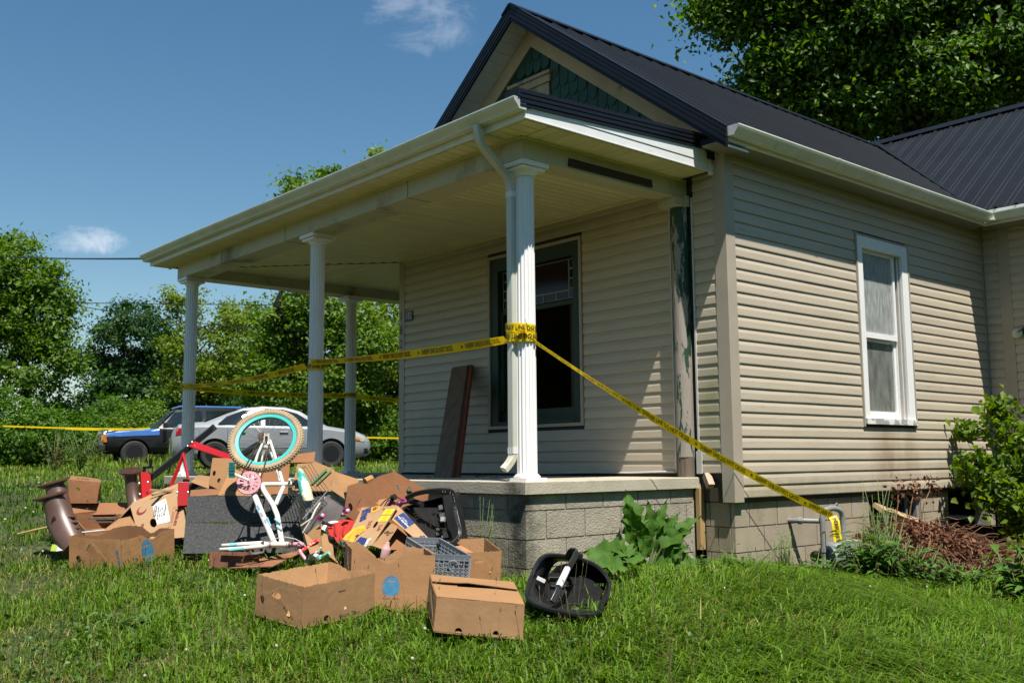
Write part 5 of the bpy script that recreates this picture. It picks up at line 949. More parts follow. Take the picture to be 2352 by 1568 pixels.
# -- loose cardboard sheets behind the wheel
def sheet(label, pts, m, holes=(), th=.005, warp=.006, nm='cardboard_sheet', extra=None):
    o = root(nm, label, 'cardboard', sum(pts, Vector())/len(pts), group='loose cardboard in the heap'); qplate('panel', pts, o, m, holes=holes, th=th, warp=warp, seed=len(label))
    if extra: extra(o)
    return o
g1 = (q2(360, 880, 8.35), q2(790, 880, 8.2), q2(715, 690, 8.55), q2(420, 575, 8.8))
def g1x(o):
    for u, w_ in ((.585, .05), (.70, .028)): obj('green_stripe', on_quad(plate([(-.014 if w_ > .04 else -.009, -.11), (.014 if w_ > .04 else .009, -.11), (.014 if w_ > .04 else .009, .10), (-.014 if w_ > .04 else -.009, .10)], [], .0006), g1, u, .47, .0, .016), GRP, o)
    obj('lettering', join(on_quad(text('SMALL', .045, .8, bold=.0008), g1, .12, .62, 1.15, .016), on_quad(text('GET', .02, .8), g1, .84, .3, 1.3, .016)), GRP, o); obj('lettering', on_quad(text('13" X 13"', .022, .8, bold=.0006), g1, .585, .5, 1.5, .018), CARDW, o)
sheet('flattened carton with green stripes and SMALL printed on it', g1, CARDL, extra=g1x)
sheet('crumpled carton flap sprawling toward the porch floor', (q2(720, 900, 8.3), q2(900, 880, 8.3), q2(935, 800, 8.7), q2(690, 700, 8.75)), CARDL, warp=.014)
sheet('torn brown carton strip standing behind the tyre', (q2(230, 640, 8.7), q2(545, 640, 8.65), q2(560, 545, 8.75), q2(235, 575, 8.8)), CARDR, warp=.012)
sheet('dark brown carton side behind the bicycle wheel', (q1(1650, 850, 8.5), q1(2060, 830, 8.5), q1(2080, 560, 8.7), q1(1700, 600, 8.7)), CARDR)
st = (q1(1515, 848, 8.15), q1(1935, 848, 8.12), q1(1870, 740, 8.35), q1(1620, 622, 8.5))
def stx(o): obj('round_stamp', on_quad(join(plate(ell(0, 0, .048, .048, 30), [ell(0, 0, .044, .044, 30)], .0006), plate(ell(0, 0, .036, .036, 30), [ell(0, 0, .034, .034, 30)], .0006), text('BOX MAKER', .012, .8), text('CERTIFICATE', .010, .8).xf(Matrix.Translation((0, .014, 0))), text('200 LBS', .010, .8).xf(Matrix.Translation((0, -.014, 0)))), st, .27, .30, .3, .012), DRK, o)
sheet('pale striped carton panel with a round stamp behind the chainring', st, CARDL, extra=stx)
bx = (q1(1440, 760, 8.35), q1(1570, 830, 8.3), q1(1680, 560, 8.5), q1(1470, 545, 8.55))
sheet('brown carton with oval hand holes behind the red plate', bx, CARD, holes=[ell(.18, .45, .07, .10, 12), ell(.5, .25, .09, .08, 12)])
sheet('upside-down carton flap printed FROZEN beside the stand', (q1(1300, 745, 8.45), q1(1470, 800, 8.4), q1(1490, 690, 8.5), q1(1360, 690, 8.6)), CARDW, warp=.012, extra=lambda o: obj('lettering', on_quad(text('FROZEN', .03, .8).xf(Matrix.Rotation(math.pi, 4, 'Z')), (q1(1300, 745, 8.45), q1(1470, 800, 8.4), q1(1490, 690, 8.5), q1(1360, 690, 8.6)), .75, .45, 0, .016), DRK, o))
sheet('low carton strip lying under the stand', (q1(1290, 850, 8.2), q1(1560, 840, 8.15), q1(1540, 790, 8.4), q1(1300, 800, 8.4)), CARDR)
for lb, a, b_, w_ in (('thin lath lying across the gap under the stand', q1(1000, 840, 8.5), q1(1180, 790, 8.7), .03), ('pale wooden strip lying beside the clamp post', q1(985, 800, 8.6), q1(1160, 812, 8.6), .045)):
    tag(obj('wood_strip', MB().bar(a, b_, w_, .015), mat('pale_wood', (.40, .27, .15), (.3, .2, .11), scale=4, stretch=(.5, 5, 5), rough=.8)), lb, 'wood strip')
sheet('bent light carton piece beside the porch slab', (q6(540, 380, 8.1), q6(720, 440, 8.0), q6(700, 330, 8.2), q6(570, 280, 8.25)), CARDW, warp=.02)
tag(obj('wood_log', MB().tube([q6(970, 235, 8.35), q6(1060, 195, 8.4)], .03, 9), mat('split_log', (.45, .22, .06), (.36, .17, .05), scale=6, rough=.8)), 'short split log on top of the carton flaps by the slab', 'log')
# -- wire rack
wr_ = root('wire_rack', 'bent wire rack leaning beside the bicycle saddle', 'rack', q6(300, 700, 7.95)); a, b_ = q6(515, 335, 7.9), q6(190, 705, 7.75); vv = q6(290, 0, 8.15)-q6(515, 335, 7.9)
WIRE = mat('dark_wire', (.06, .04, .03), (.035, .025, .02), rough=.5, metal=.3)
for i in range(13):
    p = a.lerp(b_, i/12); obj('wire', MB().tube([p, p+vv*.5+Vector((0, 0, -.012)), p+vv*(1.05-.012*i)], .0024, 5), WIRE, wr_)
for k in (0, .62): obj('cross_bar', MB().tube([a+vv*k, b_+vv*k], .0042, 6), STEEL, wr_)
# -- clear plastic bin, pale lath
bin_ = root('plastic_bin', 'cracked clear plastic bin tipped among the cartons', 'bin', q6(400, 800, 7.9)); CLR = glassmat('cloudy_plastic', (.80, .78, .75), (.30, .27, .25), .42, rough=.15)
for pts in ((q6(200, 890, 7.72), q6(640, 735, 7.7), q6(705, 590, 7.95), q6(470, 420, 8.05)), (q6(185, 870, 7.75), q6(430, 560, 7.9), q6(470, 420, 8.05), q6(330, 430, 8.1)), (q6(470, 420, 8.05), q6(705, 590, 7.95), q6(690, 545, 8.2), q6(520, 400, 8.25))): qplate('wall', pts, bin_, CLR, th=.003, warp=.004)
obj('rim', MB().bar(q6(455, 490, 8.0), q6(700, 615, 7.92), .02, .008).tube([q6(190, 880, 7.73), q6(470, 425, 8.04)], .005, 6), mat('plastic_rim', (.42, .34, .32), rough=.4), bin_)
tag(obj('bent_lath', MB().tube([q6(165, 790, 7.68), q6(300, 700, 7.7), q6(350, 590, 7.75), q6(410, 500, 7.8)], [.005, .007, .007, .006], 6), mat('cream_plastic', (.62, .55, .42), rough=.5)), 'thin cream bent plastic strip lying over the clear bin', 'strip')
gb = root('grey_crate_piece', 'dark grey plastic tray behind the clear bin', 'tray', q6(360, 450, 8.3)); qplate('panel', (q6(240, 590, 8.2), q6(500, 520, 8.25), q6(470, 380, 8.4), q6(300, 370, 8.4)), gb, BLKP, th=.01); obj('rim', MB().bar(q6(240, 585, 8.19), q6(420, 570, 8.2), .02, .02), mat('grey_plastic', (.22, .23, .24), rough=.5), gb)
# -- crumpled carton in front, red cloth
cc = root('crumpled_carton', 'crumpled torn carton with red tape in front of the clear bin', 'cardboard', q6(450, 1150, 7.4), group='loose cardboard in the heap')
for i, pts in enumerate(((q6(215, 905, 7.5), q6(430, 1090, 7.35), q6(430, 850, 7.5), q6(390, 760, 7.65)), (q6(430, 1090, 7.35), q6(640, 1230, 7.25), q6(560, 1000, 7.45), q6(420, 770, 7.62)), (q6(560, 1000, 7.45), q6(730, 1150, 7.3), q6(740, 1060, 7.45), q6(610, 1040, 7.5)), (q6(290, 1170, 7.3), q6(430, 1090, 7.33), q6(350, 1000, 7.42), q6(215, 910, 7.49)))): qplate('panel', pts, cc, (CARDL, CARDW, CARDL, CARDW)[i], th=.005, warp=.012, seed=i)
obj('red_tape', on_quad(plate([(-.075, -.014), (.075, -.014), (.07, .014), (-.07, .014)], [], .0006), (q6(290, 1170, 7.3), q6(430, 1090, 7.33), q6(350, 1000, 7.42), q6(215, 910, 7.49)), .30, .45, 1.0, .02), mat('red_packing_tape', (.62, .03, .02), (.75, .45, .40), scale=22, lo=.5, hi=.6, rough=.3), cc)
RC = mat('red_fleece', (.46, .022, .015), (.34, .016, .012), scale=14, rough=.95, bump=.006, bscale=60)
cl_ = root('red_cloth', 'crumpled red fleece cloth with green hem beside the banana carton', 'cloth', q6(680, 1000, 7.3)); NU, NV = 30, 30
c00, c10, c11, c01 = q6(640, 1010, 7.28), q6(760, 1000, 7.2), q6(895, 600, 7.75), q6(470, 790, 7.6)
def cloth(u, v):
    e = 1+.15*math.sin(u*9)*v; p = bil((c00, c10, c11, c01), u, v); fold = .018*math.sin(u*17+v*5+math.sin(v*6)*1.2)+.012*math.sin(v*13+u*4)+.03*math.sin(u*math.pi)*math.sin(v*math.pi)
    return p-Vector(fw)*fold*1.4+Vector((0, 0, .012*math.sin(v*9+u*3)))
obj('fabric', MB().grid(cloth, NU, NV), RC, cl_, sm=True, solid=.004); obj('green_hem', MB().grid(lambda u, v: cloth(u, -.03+.09*v)-Vector(fw)*.006, 16, 2), mat('green_hem', (.02, .10, .04), rough=.9), cl_, sm=True, solid=.004)
# -- purple bicycle under the cloth
pb = root('purple_bicycle', 'purple bicycle half buried under the red cloth and cartons', 'bicycle', q6(900, 900, 7.7)); MAG = mat('magenta_plastic', (.34, .025, .17), (.25, .02, .13), scale=9, rough=.35); PUR = mat('purple_paint', (.28, .06, .16), (.42, .22, .30), scale=5, rough=.3)
for nm, a, b_, w_ in (('pedal', (395, 705), (460, 650), .05), ('pedal', (705, 605), (775, 590), .04)):
    p_ = obj(nm, MB().bar(q6(*a, 7.5), q6(*b_, 7.48), w_, .03), MAG, pb, bev=.006)
    for k in (-1, 1): obj('cage', MB().bar(q6(a[0], a[1]-22*k, 7.47), q6(b_[0], b_[1]-22*k, 7.45), .012, .018), MAG, p_)
    obj('reflector', MB().lathe([(.014, 0), (.014, .012), (.008, .014)], 12, frame(q6(b_[0]-18, b_[1]+5, 7.455), rt, up)), mat('white_plastic', (0, 0, 0)), p_)
obj('crank_arm', MB().tube([q6(435, 745, 7.5), q6(560, 785, 7.52)], .012, 8), BLKP, pb); obj('chainring', plate([((.082 if k % 2 else .088)*math.cos(math.pi*k/34), (.082 if k % 2 else .088)*math.sin(math.pi*k/34)) for k in range(68)], [ell(0, 0, .06, .06, 30)], .004).xf(frame(q6(570, 845, 7.56), rt, Vector((0, 0, 1))*.7+Vector(-fw)*-.7)), mat('white_plastic', (0, 0, 0)), pb)
obj('frame_tube', MB().tube([q6(610, 655, 7.85), q6(770, 640, 7.85), q6(900, 620, 7.9)], .016, 8), mat('dusty_pink_tube', (.40, .26, .27), rough=.4), pb)
hb2 = obj('handlebar', MB().tube([q6(1240, 585, 7.62), q6(1285, 510, 7.6), q6(1330, 435, 7.58)], .017, 10).tube([q6(1290, 505, 7.6), q6(1420, 510, 7.55)], .012, 8).tube([q6(1380, 560, 7.55), q6(1440, 500, 7.5), q6(1540, 475, 7.42)], .015, 10), PUR, pb, sm=True)
obj('grip', MB().tube([q6(1545, 470, 7.42), q6(1680, 515, 7.28)], [.018, .019], 12).tube([q6(1540, 468, 7.43), q6(1555, 474, 7.41)], .028, 12), mat('rubber', (0, 0, 0)), hb2)
gr_ = MB()
for k in range(7): gr_.tube([q6(1560, 475, 7.40).lerp(q6(1680, 515, 7.28), k/7), q6(1560, 475, 7.40).lerp(q6(1680, 515, 7.28), k/7+.05)], .0205, 12)
obj('grip_rib', gr_, mat('rubber', (0, 0, 0)), hb2); [obj('grip_end', MB().tube(k, .022, 12), mat('rubber', (0, 0, 0)), hb2) for k in ([q6(1678, 513, 7.285), q6(1690, 518, 7.27)], [q6(1310, 440, 7.57), q6(1350, 425, 7.55)])]
obj('brake_lever', MB().tube([q6(1415, 450, 7.5), q6(1480, 470, 7.46), q6(1550, 482, 7.42)], [.010, .008, .006], 8), MAG, hb2); obj('cable', MB().tube([q6(1160, 545, 7.6), q6(1220, 475, 7.6), q6(1300, 432, 7.58), q6(1380, 435, 7.55), q6(1430, 455, 7.5)], .004, 6).tube([q6(1215, 545, 7.6), q6(1250, 480, 7.6), q6(1330, 440, 7.58)], .004, 6), BLKP, hb2)
# -- big open box behind the banana carton
B = q6(1340, 108, 8.15); Lr = far_pt(vpx(q6, 760, 290), B, .52, near=True); Rr = far_pt(vpx(q6, 1765, 348), B, .44, near=True); dn = q6(1300, 440, 8.05)-B; F = Lr+Rr-B
tb, Q = tray('cardboard_box', 'large open box with triangular hand holes beside the porch slab', F, Rr, Lr, dn, CARDR, fr=([(.5, .9, .30)], []), fl=([], [tri(.45, .62, .12, .22), ell(.16, .36, .07, .13, 14)]), br=([], []), bl=([(.42, .22, .16)], []), mi=CARDR)
# holes in its far sides are laid on as real openings: rebuild those two panels
for o in [k for k in list(tb.children) if k.name.startswith('panel')][2:4]: bpy.data.objects.remove(o)
qplate('panel', Q['br'], tb, CARDR, rimcut([], seed=5), [tri(.50, .62, .10, .17), ell(.83, .50, .05, .10, 12)], .006); qplate('panel', Q['bl'], tb, CARDR, rimcut([(.58, .25, .14)], seed=6), [], .006)
qplate('loose_flap', (q6(1100, 560, 7.75), q6(1330, 570, 7.7), q6(1330, 440, 7.85), q6(1150, 465, 7.9)), tb, CARDL)
# -- banana carton
A, Bq, Cq, Dq = q6(940, 562, 7.55), q6(1385, 540, 7.35), q6(1060, 1040, 7.0), q6(700, 1045, 7.2)
bc = root('banana_box', 'tipped banana carton with blue lettering and yellow labels', 'box', (Cq+Dq)/2, group='cardboard boxes in the heap'); BAN = mat('banana_card', (.41, .25, .125), (.35, .205, .10), scale=4, rough=.82, bump=.0015, bscale=70, c3=(.26, .16, .08), s3=8, lo3=.62, hi3=.75)
Qb = (Dq, Cq, Bq, A); qplate('front_panel', Qb, bc, BAN, holes=[ell(.38, .97-.03, .06, .05, 16), slot(.70, .50, .045, .045) if False else ell(.69, .52, .055, .085, 14)])
dp = q6(1700, 905, 7.30)-Bq
qplate('top_panel', (q6(1295, 705, 7.25), q6(1672, 1010, 7.15), q6(1812, 992, 7.25), Bq), bc, BAN); qplate('end_panel', (Cq, q6(1200, 1090, 6.98), q6(1388, 805, 7.22), q6(1255, 735, 7.27)), bc, CARDW)
qplate('back_panel', (Dq+Vector((0, 0, .0))+(Y(.15, .25)-Y(0, 0)), q6(1690, 1100, 7.3), q6(1790, 1000, 7.4), A+(Y(.15, .22)-Y(0, 0))), bc, CARDR); qplate('inner_panel', (q6(1200, 1090, 7.1), q6(1690, 1100, 7.25), q6(1700, 980, 7.35), q6(1330, 760, 7.45)), bc, CARDR)
qv = Qb; up_b = 0
obj('lettering', on_quad(text('iffes', .115, .85, 0, bold=.004), qv, .20, .80, -1.02, .0045), NAV, bc)
bn = MB()
for i in range(5):
    a0 = -.9+.22*i; pts = [(.02+.075*math.cos(t), .075*math.sin(t)) for t in np.linspace(2.2, 3.9, 9)]+[(.02+.054*math.cos(t), .058*math.sin(t)) for t in np.linspace(3.9, 2.2, 9)]
    bn.add(*(lambda k: (k.v, k.f))(plate([(x*1.1+.024*i-.04, y*1.25+.012*abs(2-i)*-1) for x, y in pts], [], .0006+.0002*i)))
obj('navy_block', on_quad(plate([(-.02, -.05), (.10, -.06), (.115, .01), (.0, .035)], [], .0006), qv, .42, .13, 0, .0042), NAV, bc); obj('navy_block', on_quad(plate([(-.03, -.02), (.03, -.02), (.02, .02), (-.03, .015)], [], .0006), qv, .06, .06, 0, .0042), NAV, bc)
obj('printed_bananas', on_quad(bn, qv, .30, .30, -.15, .0052, 1.15), mat('banana_print', (.80, .42, .03), rough=.7), bc); obj('banana_outline', on_quad(join(*[plate([(.0+.024*i-.06, -.06), (.004+.024*i-.06, -.06), (.0+.024*i-.058, .05), (-.004+.024*i-.058, .05)], [], .0006) for i in range(5)]), qv, .28, .30, -.15, .0066), mat('brown_ink', (.10, .04, .01), rough=.8), bc)
obj('purple_sticker', on_quad(plate(ell(0, 0, .014, .014, 16), [], .0006), qv, .31, .24, 0, .0075), mat('purple_ink', (.15, .02, .06), rough=.6), bc)
obj('orange_arc', on_quad(plate(ell(0, 0, .05, .035, 20), [ell(.0, .005, .033, .022, 20)], .0005), qv, .42, .93, 0, .0042), mat('orange_ink', (.75, .35, .02), rough=.7), bc)
for v_ in (.84, .665):
    lb = obj('yellow_label', on_quad(plate([(-.05, -.028), (.05, -.028), (.05, .028), (-.05, .028)], [], .0006), qv, .86, v_, -.02, .0045), YELP, bc)
    obj('lettering', join(*[on_quad(text(s, .011, .8), qv, .86, v_+.045-.03*i, -.02, .0058) for i, s in enumerate(('BANANAS', 'PACK 40 LB', 'LOT 1628 DOLE'.replace(' DOLE', ''), 'KEEP COOL'))]), mat('orange_brown_ink', (.45, .22, .02), rough=.8), lb)
obj('lettering', on_quad(text('Bana', .05, .95, 0, bold=.0015), qv, .80, .06, -1.2, .0062), WHP, bc)
obj('handwriting', join(on_quad(text('S1612c', .055, .6, .2), qv, .50, .52, -1.15, .0045), on_quad(text('Deli', .05, .8, .2), qv, .88, .44, -1.15, .0045), on_quad(text('W', .035, .8), qv, .66, .92, -.3, .0045)), mat('red_marker', (.35, .05, .02), rough=.8), bc)
qt = (q6(1295, 705, 7.25), q6(1672, 1010, 7.15), q6(1812, 992, 7.25), Bq); qs = (qt[0], qt[1], qt[2], qt[3])
nb = obj('navy_block', on_quad(plate([(-.062, -.045), (.062, -.045), (.062, .045), (-.062, .045)], [], .0006), qs, .30, .55, .0, .0042), NAV, bc); obj('lettering', join(on_quad(text('Handle With Care', .02, .8, bold=.0004), qs, .30, .42, 3.1, .0056), *[on_quad(text(s, .011, .8), qs, .30, .55+.08*i, 3.1, .0056) for i, s in enumerate(('Refrigerate bananas', 'at 58 F (14 C)'))]), WHP, nb); obj('lettering', on_quad(text('SCI', .05, .8, bold=.002), qs, .88, .5, -.6, .0045), NAV, bc)
obj('lettering', join(*[on_quad(text(s, .018, .8, bold=.0004), (Cq, q6(1200, 1090, 6.98), q6(1388, 805, 7.22), q6(1255, 735, 7.27)), .42+.16*i, .62, 1.4, .0045) for i, s in enumerate(('RL0253', '10Z33', 'Unit 6 Bana'))]), DRK, bc)
pt_ = obj('pink_bottle', MB().lathe([(.03, -.06), (.032, .0), (.028, .012), (.016, .03), (.012, .05), (.001, .052)], 16, frame(q6(1240, 1085, 6.95), rt, Vector(fw)) @ Matrix.Rotation(.25, 4, 'Y')), mat('pale_pink_plastic', (.66, .38, .36), rough=.4), sm=40); tag(pt_, 'pale pink bottle top poking out of the banana carton', 'bottle')
# -- black shopping baskets
BPL = mat('black_plastic', (.010, .010, .011), (.014, .014, .015), scale=9, rough=.36, c3=(.05, .048, .045), s3=20, lo3=.66, hi3=.8)
bs = root('shopping_basket', 'black plastic basket leaning on its side against the porch blocks', 'basket', q6(1800, 1000, 7.35), group='black plastic baskets')
Qk = (q6(1690, 1010, 7.15), q6(2038, 985, 7.3), q6(1945, 420, 7.55), q6(1440, 560, 7.4)); hs_ = []
for i in range(3): hs_ += [slot(.42+.0*i, .66+.07*i-.25, .06, .012) if False else [(.16, .62+.07*i), (.30, .635+.07*i), (.30, .655+.07*i), (.16, .64+.07*i)]]
for i in range(3): hs_ += [[(.36+.12*i, .36), (.385+.12*i, .36), (.385+.12*i, .50), (.36+.12*i, .50)]]
hs_ += [[(.62, .60), (.72, .60), (.72, .66), (.62, .66)], [(.60, .26), (.74, .26), (.74, .33), (.60, .33)]]
qplate('basket_floor', Qk, bs, BPL, holes=hs_, th=.008)
bkv = Y(.10, .20)-Y(0, 0)
for i, j in ((0, 1), (1, 2), (2, 3)): qplate('basket_side', (Qk[i], Qk[j], Qk[j]+bkv+(Qk[j]-bil(Qk, .5, .5))*.15, Qk[i]+bkv+(Qk[i]-bil(Qk, .5, .5))*.15), bs, BPL, th=.006)
for u0, v0, u1, v1 in ((.70, .05, .95, .22), (.80, .40, .97, .62), (.55, .12, .66, .2), (.82, .68, .95, .80)):
    q_ = tuple(bil(Qk, u, v) for u, v in ((u0, v0), (u1, v0), (u1, v1), (u0, v1))); n_ = qn(q_)*.018; mbx = MB().add([*q_, *[k+n_ for k in q_]], [(4, 5, 6, 7), (0, 1, 5, 4), (1, 2, 6, 5), (2, 3, 7, 6), (3, 0, 4, 7)]); obj('moulded_boss', mbx, BPL, bs, bev=.005)
obj('clip', MB().bar(q6(1945, 735, 7.24), q6(1955, 680, 7.25), .03, .02), mat('grey_clip', (.35, .35, .34), rough=.4), bs)
rim_px = ((1500, 435, 7.35), (1620, 385, 7.3), (1780, 355, 7.25), (1950, 345, 7.22), (2060, 365, 7.22), (2095, 440, 7.22), (2110, 600, 7.2), (2140, 740, 7.15), (2165, 850, 7.12), (2150, 930, 7.1), (2080, 1000, 7.08), (1990, 1040, 7.06), (1870, 1030, 7.05))
def rimsweep(pts, w_, h_, parent, nm='rim'):
    P = [Vector(k) for k in pts]; n = len(P); U, V = [], []
    for i in range(n): tg = (P[min(i+1, n-1)]-P[max(i-1, 0)]).normalized(); v_ = Vector(-fw); v_ = (v_-tg*v_.dot(tg)).normalized(); V.append(v_); U.append(tg.cross(v_))
    return obj(nm, MB().sweep(P, [(-w_/2, -h_/2), (w_/2, -h_/2), (w_/2, h_/2), (-w_/2, h_/2)], U, V), BPL, parent, bev=.003)
def spline(pts, k=5):
    P = [Vector(q) for q in pts]; out = []
    for i in range(len(P)-1):
        p0, p1, p2, p3 = P[max(i-1, 0)], P[i], P[i+1], P[min(i+2, len(P)-1)]
        for j in range(k): t = j/k; out.append(.5*((2*p1)+(p2-p0)*t+(2*p0-5*p1+4*p2-p3)*t*t+(3*p1-p0-3*p2+p3)*t**3))
    return out+[P[-1]]
rimsweep(spline([q6(*k) for k in rim_px]), .030, .045, bs); 
for i in range(14):
    t = i/13; P_ = spline([q6(*k) for k in rim_px[3:10]], 6); p = P_[int(t*(len(P_)-1))]; obj('rib', MB().bar(p+Vector((0, 0, -.002))-Vector(fw)*.024, p-Vector(fw)*.026, .004, .03), BPL, bs)
# second basket: open side to us, handle with a white grip
b2 = root('shopping_basket', 'black plastic basket with a white handle grip lying in front of the foundation', 'basket', q3(1990, 600, 6.3), group='black plastic baskets')
rimp = [(1765, 400, 6.35), (1800, 320, 6.45), (1850, 270, 6.55), (1920, 265, 6.6), (2000, 275, 6.62), (2090, 295, 6.6), (2170, 330, 6.55), (2230, 390, 6.45), (2250, 450, 6.35), (2235, 520, 6.2), (2205, 570, 6.1), (2180, 625, 6.0), (2090, 640, 5.95), (1950, 620, 5.95), (1830, 590, 6.0), (1750, 540, 6.1), (1740, 480, 6.2), (1765, 400, 6.35)]
RP2 = spline([q3(*k) for k in rimp], 4); rimsweep(RP2, .020, .034, b2)
cen = sum(RP2, Vector())/len(RP2); dv = (Y(.06, .26)-Y(0, 0))+Vector((0, 0, -.03)); inner = [cen+(p-cen)*.80+dv for p in RP2]; mbw = MB(); n = len(RP2)
mbw.add([*RP2, *inner], [(i, i+1, n+i+1, n+i) for i in range(n-1)]); obj('basket_wall', mbw, BPL, b2, sm=True, solid=.005)
X_ = rt; c2 = cen+dv; yv = (q3(2000, 300, 6.6)-q3(1990, 600, 6.0)).normalized(); fmx = frame(c2, X_, yv); loc = [fmx.inverted() @ p for p in inner]; out2 = [(p.x, p.y) for p in loc[:-1]]
hh = [[(.03+.02*i, .04+.035*j), (.04+.02*i, .04+.035*j), (.04+.02*i, .06+.035*j), (.03+.02*i, .06+.035*j)] for i in range(2) for j in range(2)]+[[(.11+.018*i, -.06), (.12+.018*i, -.06), (.125+.018*i, -.01), (.115+.018*i, -.01)] for i in range(4)]+[[(-.06+.018*i, -.06), (-.05+.018*i, -.06), (-.045+.018*i, -.03), (-.055+.018*i, -.03)] for i in range(3)]
fl2 = plate(out2, hh, .006).xf(fmx); obj('basket_floor', fl2, BPL, b2)
obj('bracket', MB().box((-.18, -.02, .005), (-.10, .05, .05), fmx).box((-.17, -.10, .004), (-.06, -.04, .03), fmx), BPL, b2, bev=.006); obj('clip', MB().bar(q3(1800, 405, 6.33), q3(1850, 430, 6.33), .03, .02), mat('white_plastic', (0, 0, 0)), b2)
hp = spline([q3(1985, 285, 6.62), q3(2010, 240, 6.55), q3(2045, 240, 6.45), q3(2035, 280, 6.35), q3(2000, 340, 6.2), q3(1960, 420, 6.08), q3(1925, 500, 6.0), q3(1895, 560, 5.96)], 4); rimsweep(hp, .034, .02, b2, 'handle')
obj('handle_end', MB().bar(q3(2000, 262, 6.6), q3(2085, 275, 6.58), .05, .045), BPL, b2, bev=.008)
gp_ = spline([q3(1990, 352, 6.185), q3(1968, 398, 6.11), q3(1935, 465, 6.02)], 5); obj('white_grip', MB().tube(gp_, .0205, 12), mat('white_plastic', (0, 0, 0)), b2, sm=40)
# -- grey milk crate
GRY = mat('grey_crate_plastic', (.21, .23, .25), (.17, .185, .20), scale=6, rough=.5, c3=(.12, .12, .12), s3=9, lo3=.65, hi3=.8)
kr = root('milk_crate', 'grey plastic milk crate lying tilted between the boxes', 'crate', q6(1900, 1420, 6.75))
F, Rr, Lr = q6(1850, 1170, 6.75), q6(2292, 1188, 6.62), q6(1500, 955, 7.2); B = q6(1960, 990, 7.25); dn = q6(1820, 1450, 6.70)-F; Bm = Rr+Lr-F
def lattice(q, nu, nv, parent, w_=.004, dia=True, hole=None):
    n = qn(q); mb = MB(); dp_ = n*.006
    def st(a, b, ww=w_): mb.bar(bil(q, *a), bil(q, *b), ww, .014, upv=n)
    for i in range(nu+1): st((i/nu, 0), (i/nu, 1))
    for j in range(nv+1): st((0, j/nv), (1, j/nv))
    if dia:
        for i in range(nu):
            for j in range(nv//2):
                st((i/nu, j/nv), ((i+1)/nu, (j+1)/nv), .003); st(((i+1)/nu, j/nv), (i/nu, (j+1)/nv), .003)
    obj('lattice_side', mb, GRY, parent)
lattice((F+dn, Rr+dn, Rr, F), 7, 6, kr); lattice((Lr+dn, F+dn, F, Lr), 9, 6, kr, dia=False); lattice((Rr+dn, Bm+dn, Bm, Rr), 9, 6, kr, dia=False); lattice((Bm+dn, Lr+dn, Lr, Bm), 7, 6, kr, dia=False); lattice((F+dn, Rr+dn, Bm+dn, Lr+dn), 8, 8, kr, dia=False)
for a, b_ in ((F, Rr), (F, Lr), (Rr, Bm), (Lr, Bm)): obj('rim', MB().bar(a+dn*.07, b_+dn*.07, .012, .05), GRY, kr)
qplate('inner_lip', (Lr+dn*.3, Bm+dn*.3, Bm, Lr), kr, GRY, th=.004); qplate('inner_lip', (Bm+dn*.45, Rr+dn*.45, Rr, Bm), kr, GRY, th=.004)
obj('handle_ring', MB().torus(.032, .006, 20, 6, frame(bil((F+dn, Rr+dn, Rr, F), .55, .62)-Vector(fw)*.01, rt, up)), GRY, kr)
# -- oval-logo box in the middle, box A, lidded box, box by the crate
F = q3(640, 225, 6.45); Rr = far_pt(vpx(q3, 1160, 268), F, .50); Lr = q3(607, 188, 6.72); dn = q3(622, 615, 6.28)-F
tb, Q = tray('cardboard_box', 'worn box with a wavy rim and large blue oval facing the lawn', F, Rr, Lr+(Lr-F)*.25, dn, CARD, fr=([(.42, .30, .20), (.12, .1, .0)], []), fl=([], [slot(.6, .72, .03, .05)]), bl=([(.55, .30, .26)], []), br=([], []))
oval_logo(Q['fr'], .48, .43, tb, .056, .072, sz=.032); obj('lettering', on_quad(text('XB HOK', .03, .8, bold=.0006), Q['fr'], .965, .55, -1.5, .0045), BLU, tb)
F = q3(335, 465, 5.88); Rr = far_pt(vpx(q3, 780, 380), F, .52); Lr = far_pt(vpx(q3, 50, 385), F, .40); dn = q3(318, 730, 5.82)-F
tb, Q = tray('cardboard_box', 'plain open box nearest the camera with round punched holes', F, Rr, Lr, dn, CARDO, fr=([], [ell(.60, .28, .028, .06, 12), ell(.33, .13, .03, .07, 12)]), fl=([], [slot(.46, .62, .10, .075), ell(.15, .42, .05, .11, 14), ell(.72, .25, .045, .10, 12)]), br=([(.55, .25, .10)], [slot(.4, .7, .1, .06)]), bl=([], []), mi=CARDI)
obj('printed_bar', on_quad(plate([(-.025, -.003), (.025, -.003), (.025, .003), (-.025, .003)], [], .0006), Q['fr'], .53, .72, .03, .0045), DRK, tb); obj('lettering', on_quad(text('PACKED FOR PRODUCE', .018, .8), Q['fr'], .66, .10, .0, .0045), DRK, tb)
F = q3(1172, 527, 5.65); Rr = far_pt(vpx(q3, 1722, 577), F, .47); Lr = far_pt(vpx(q3, 1130, 393), F, .30); dn = q3(1150, 745, 5.58)-F
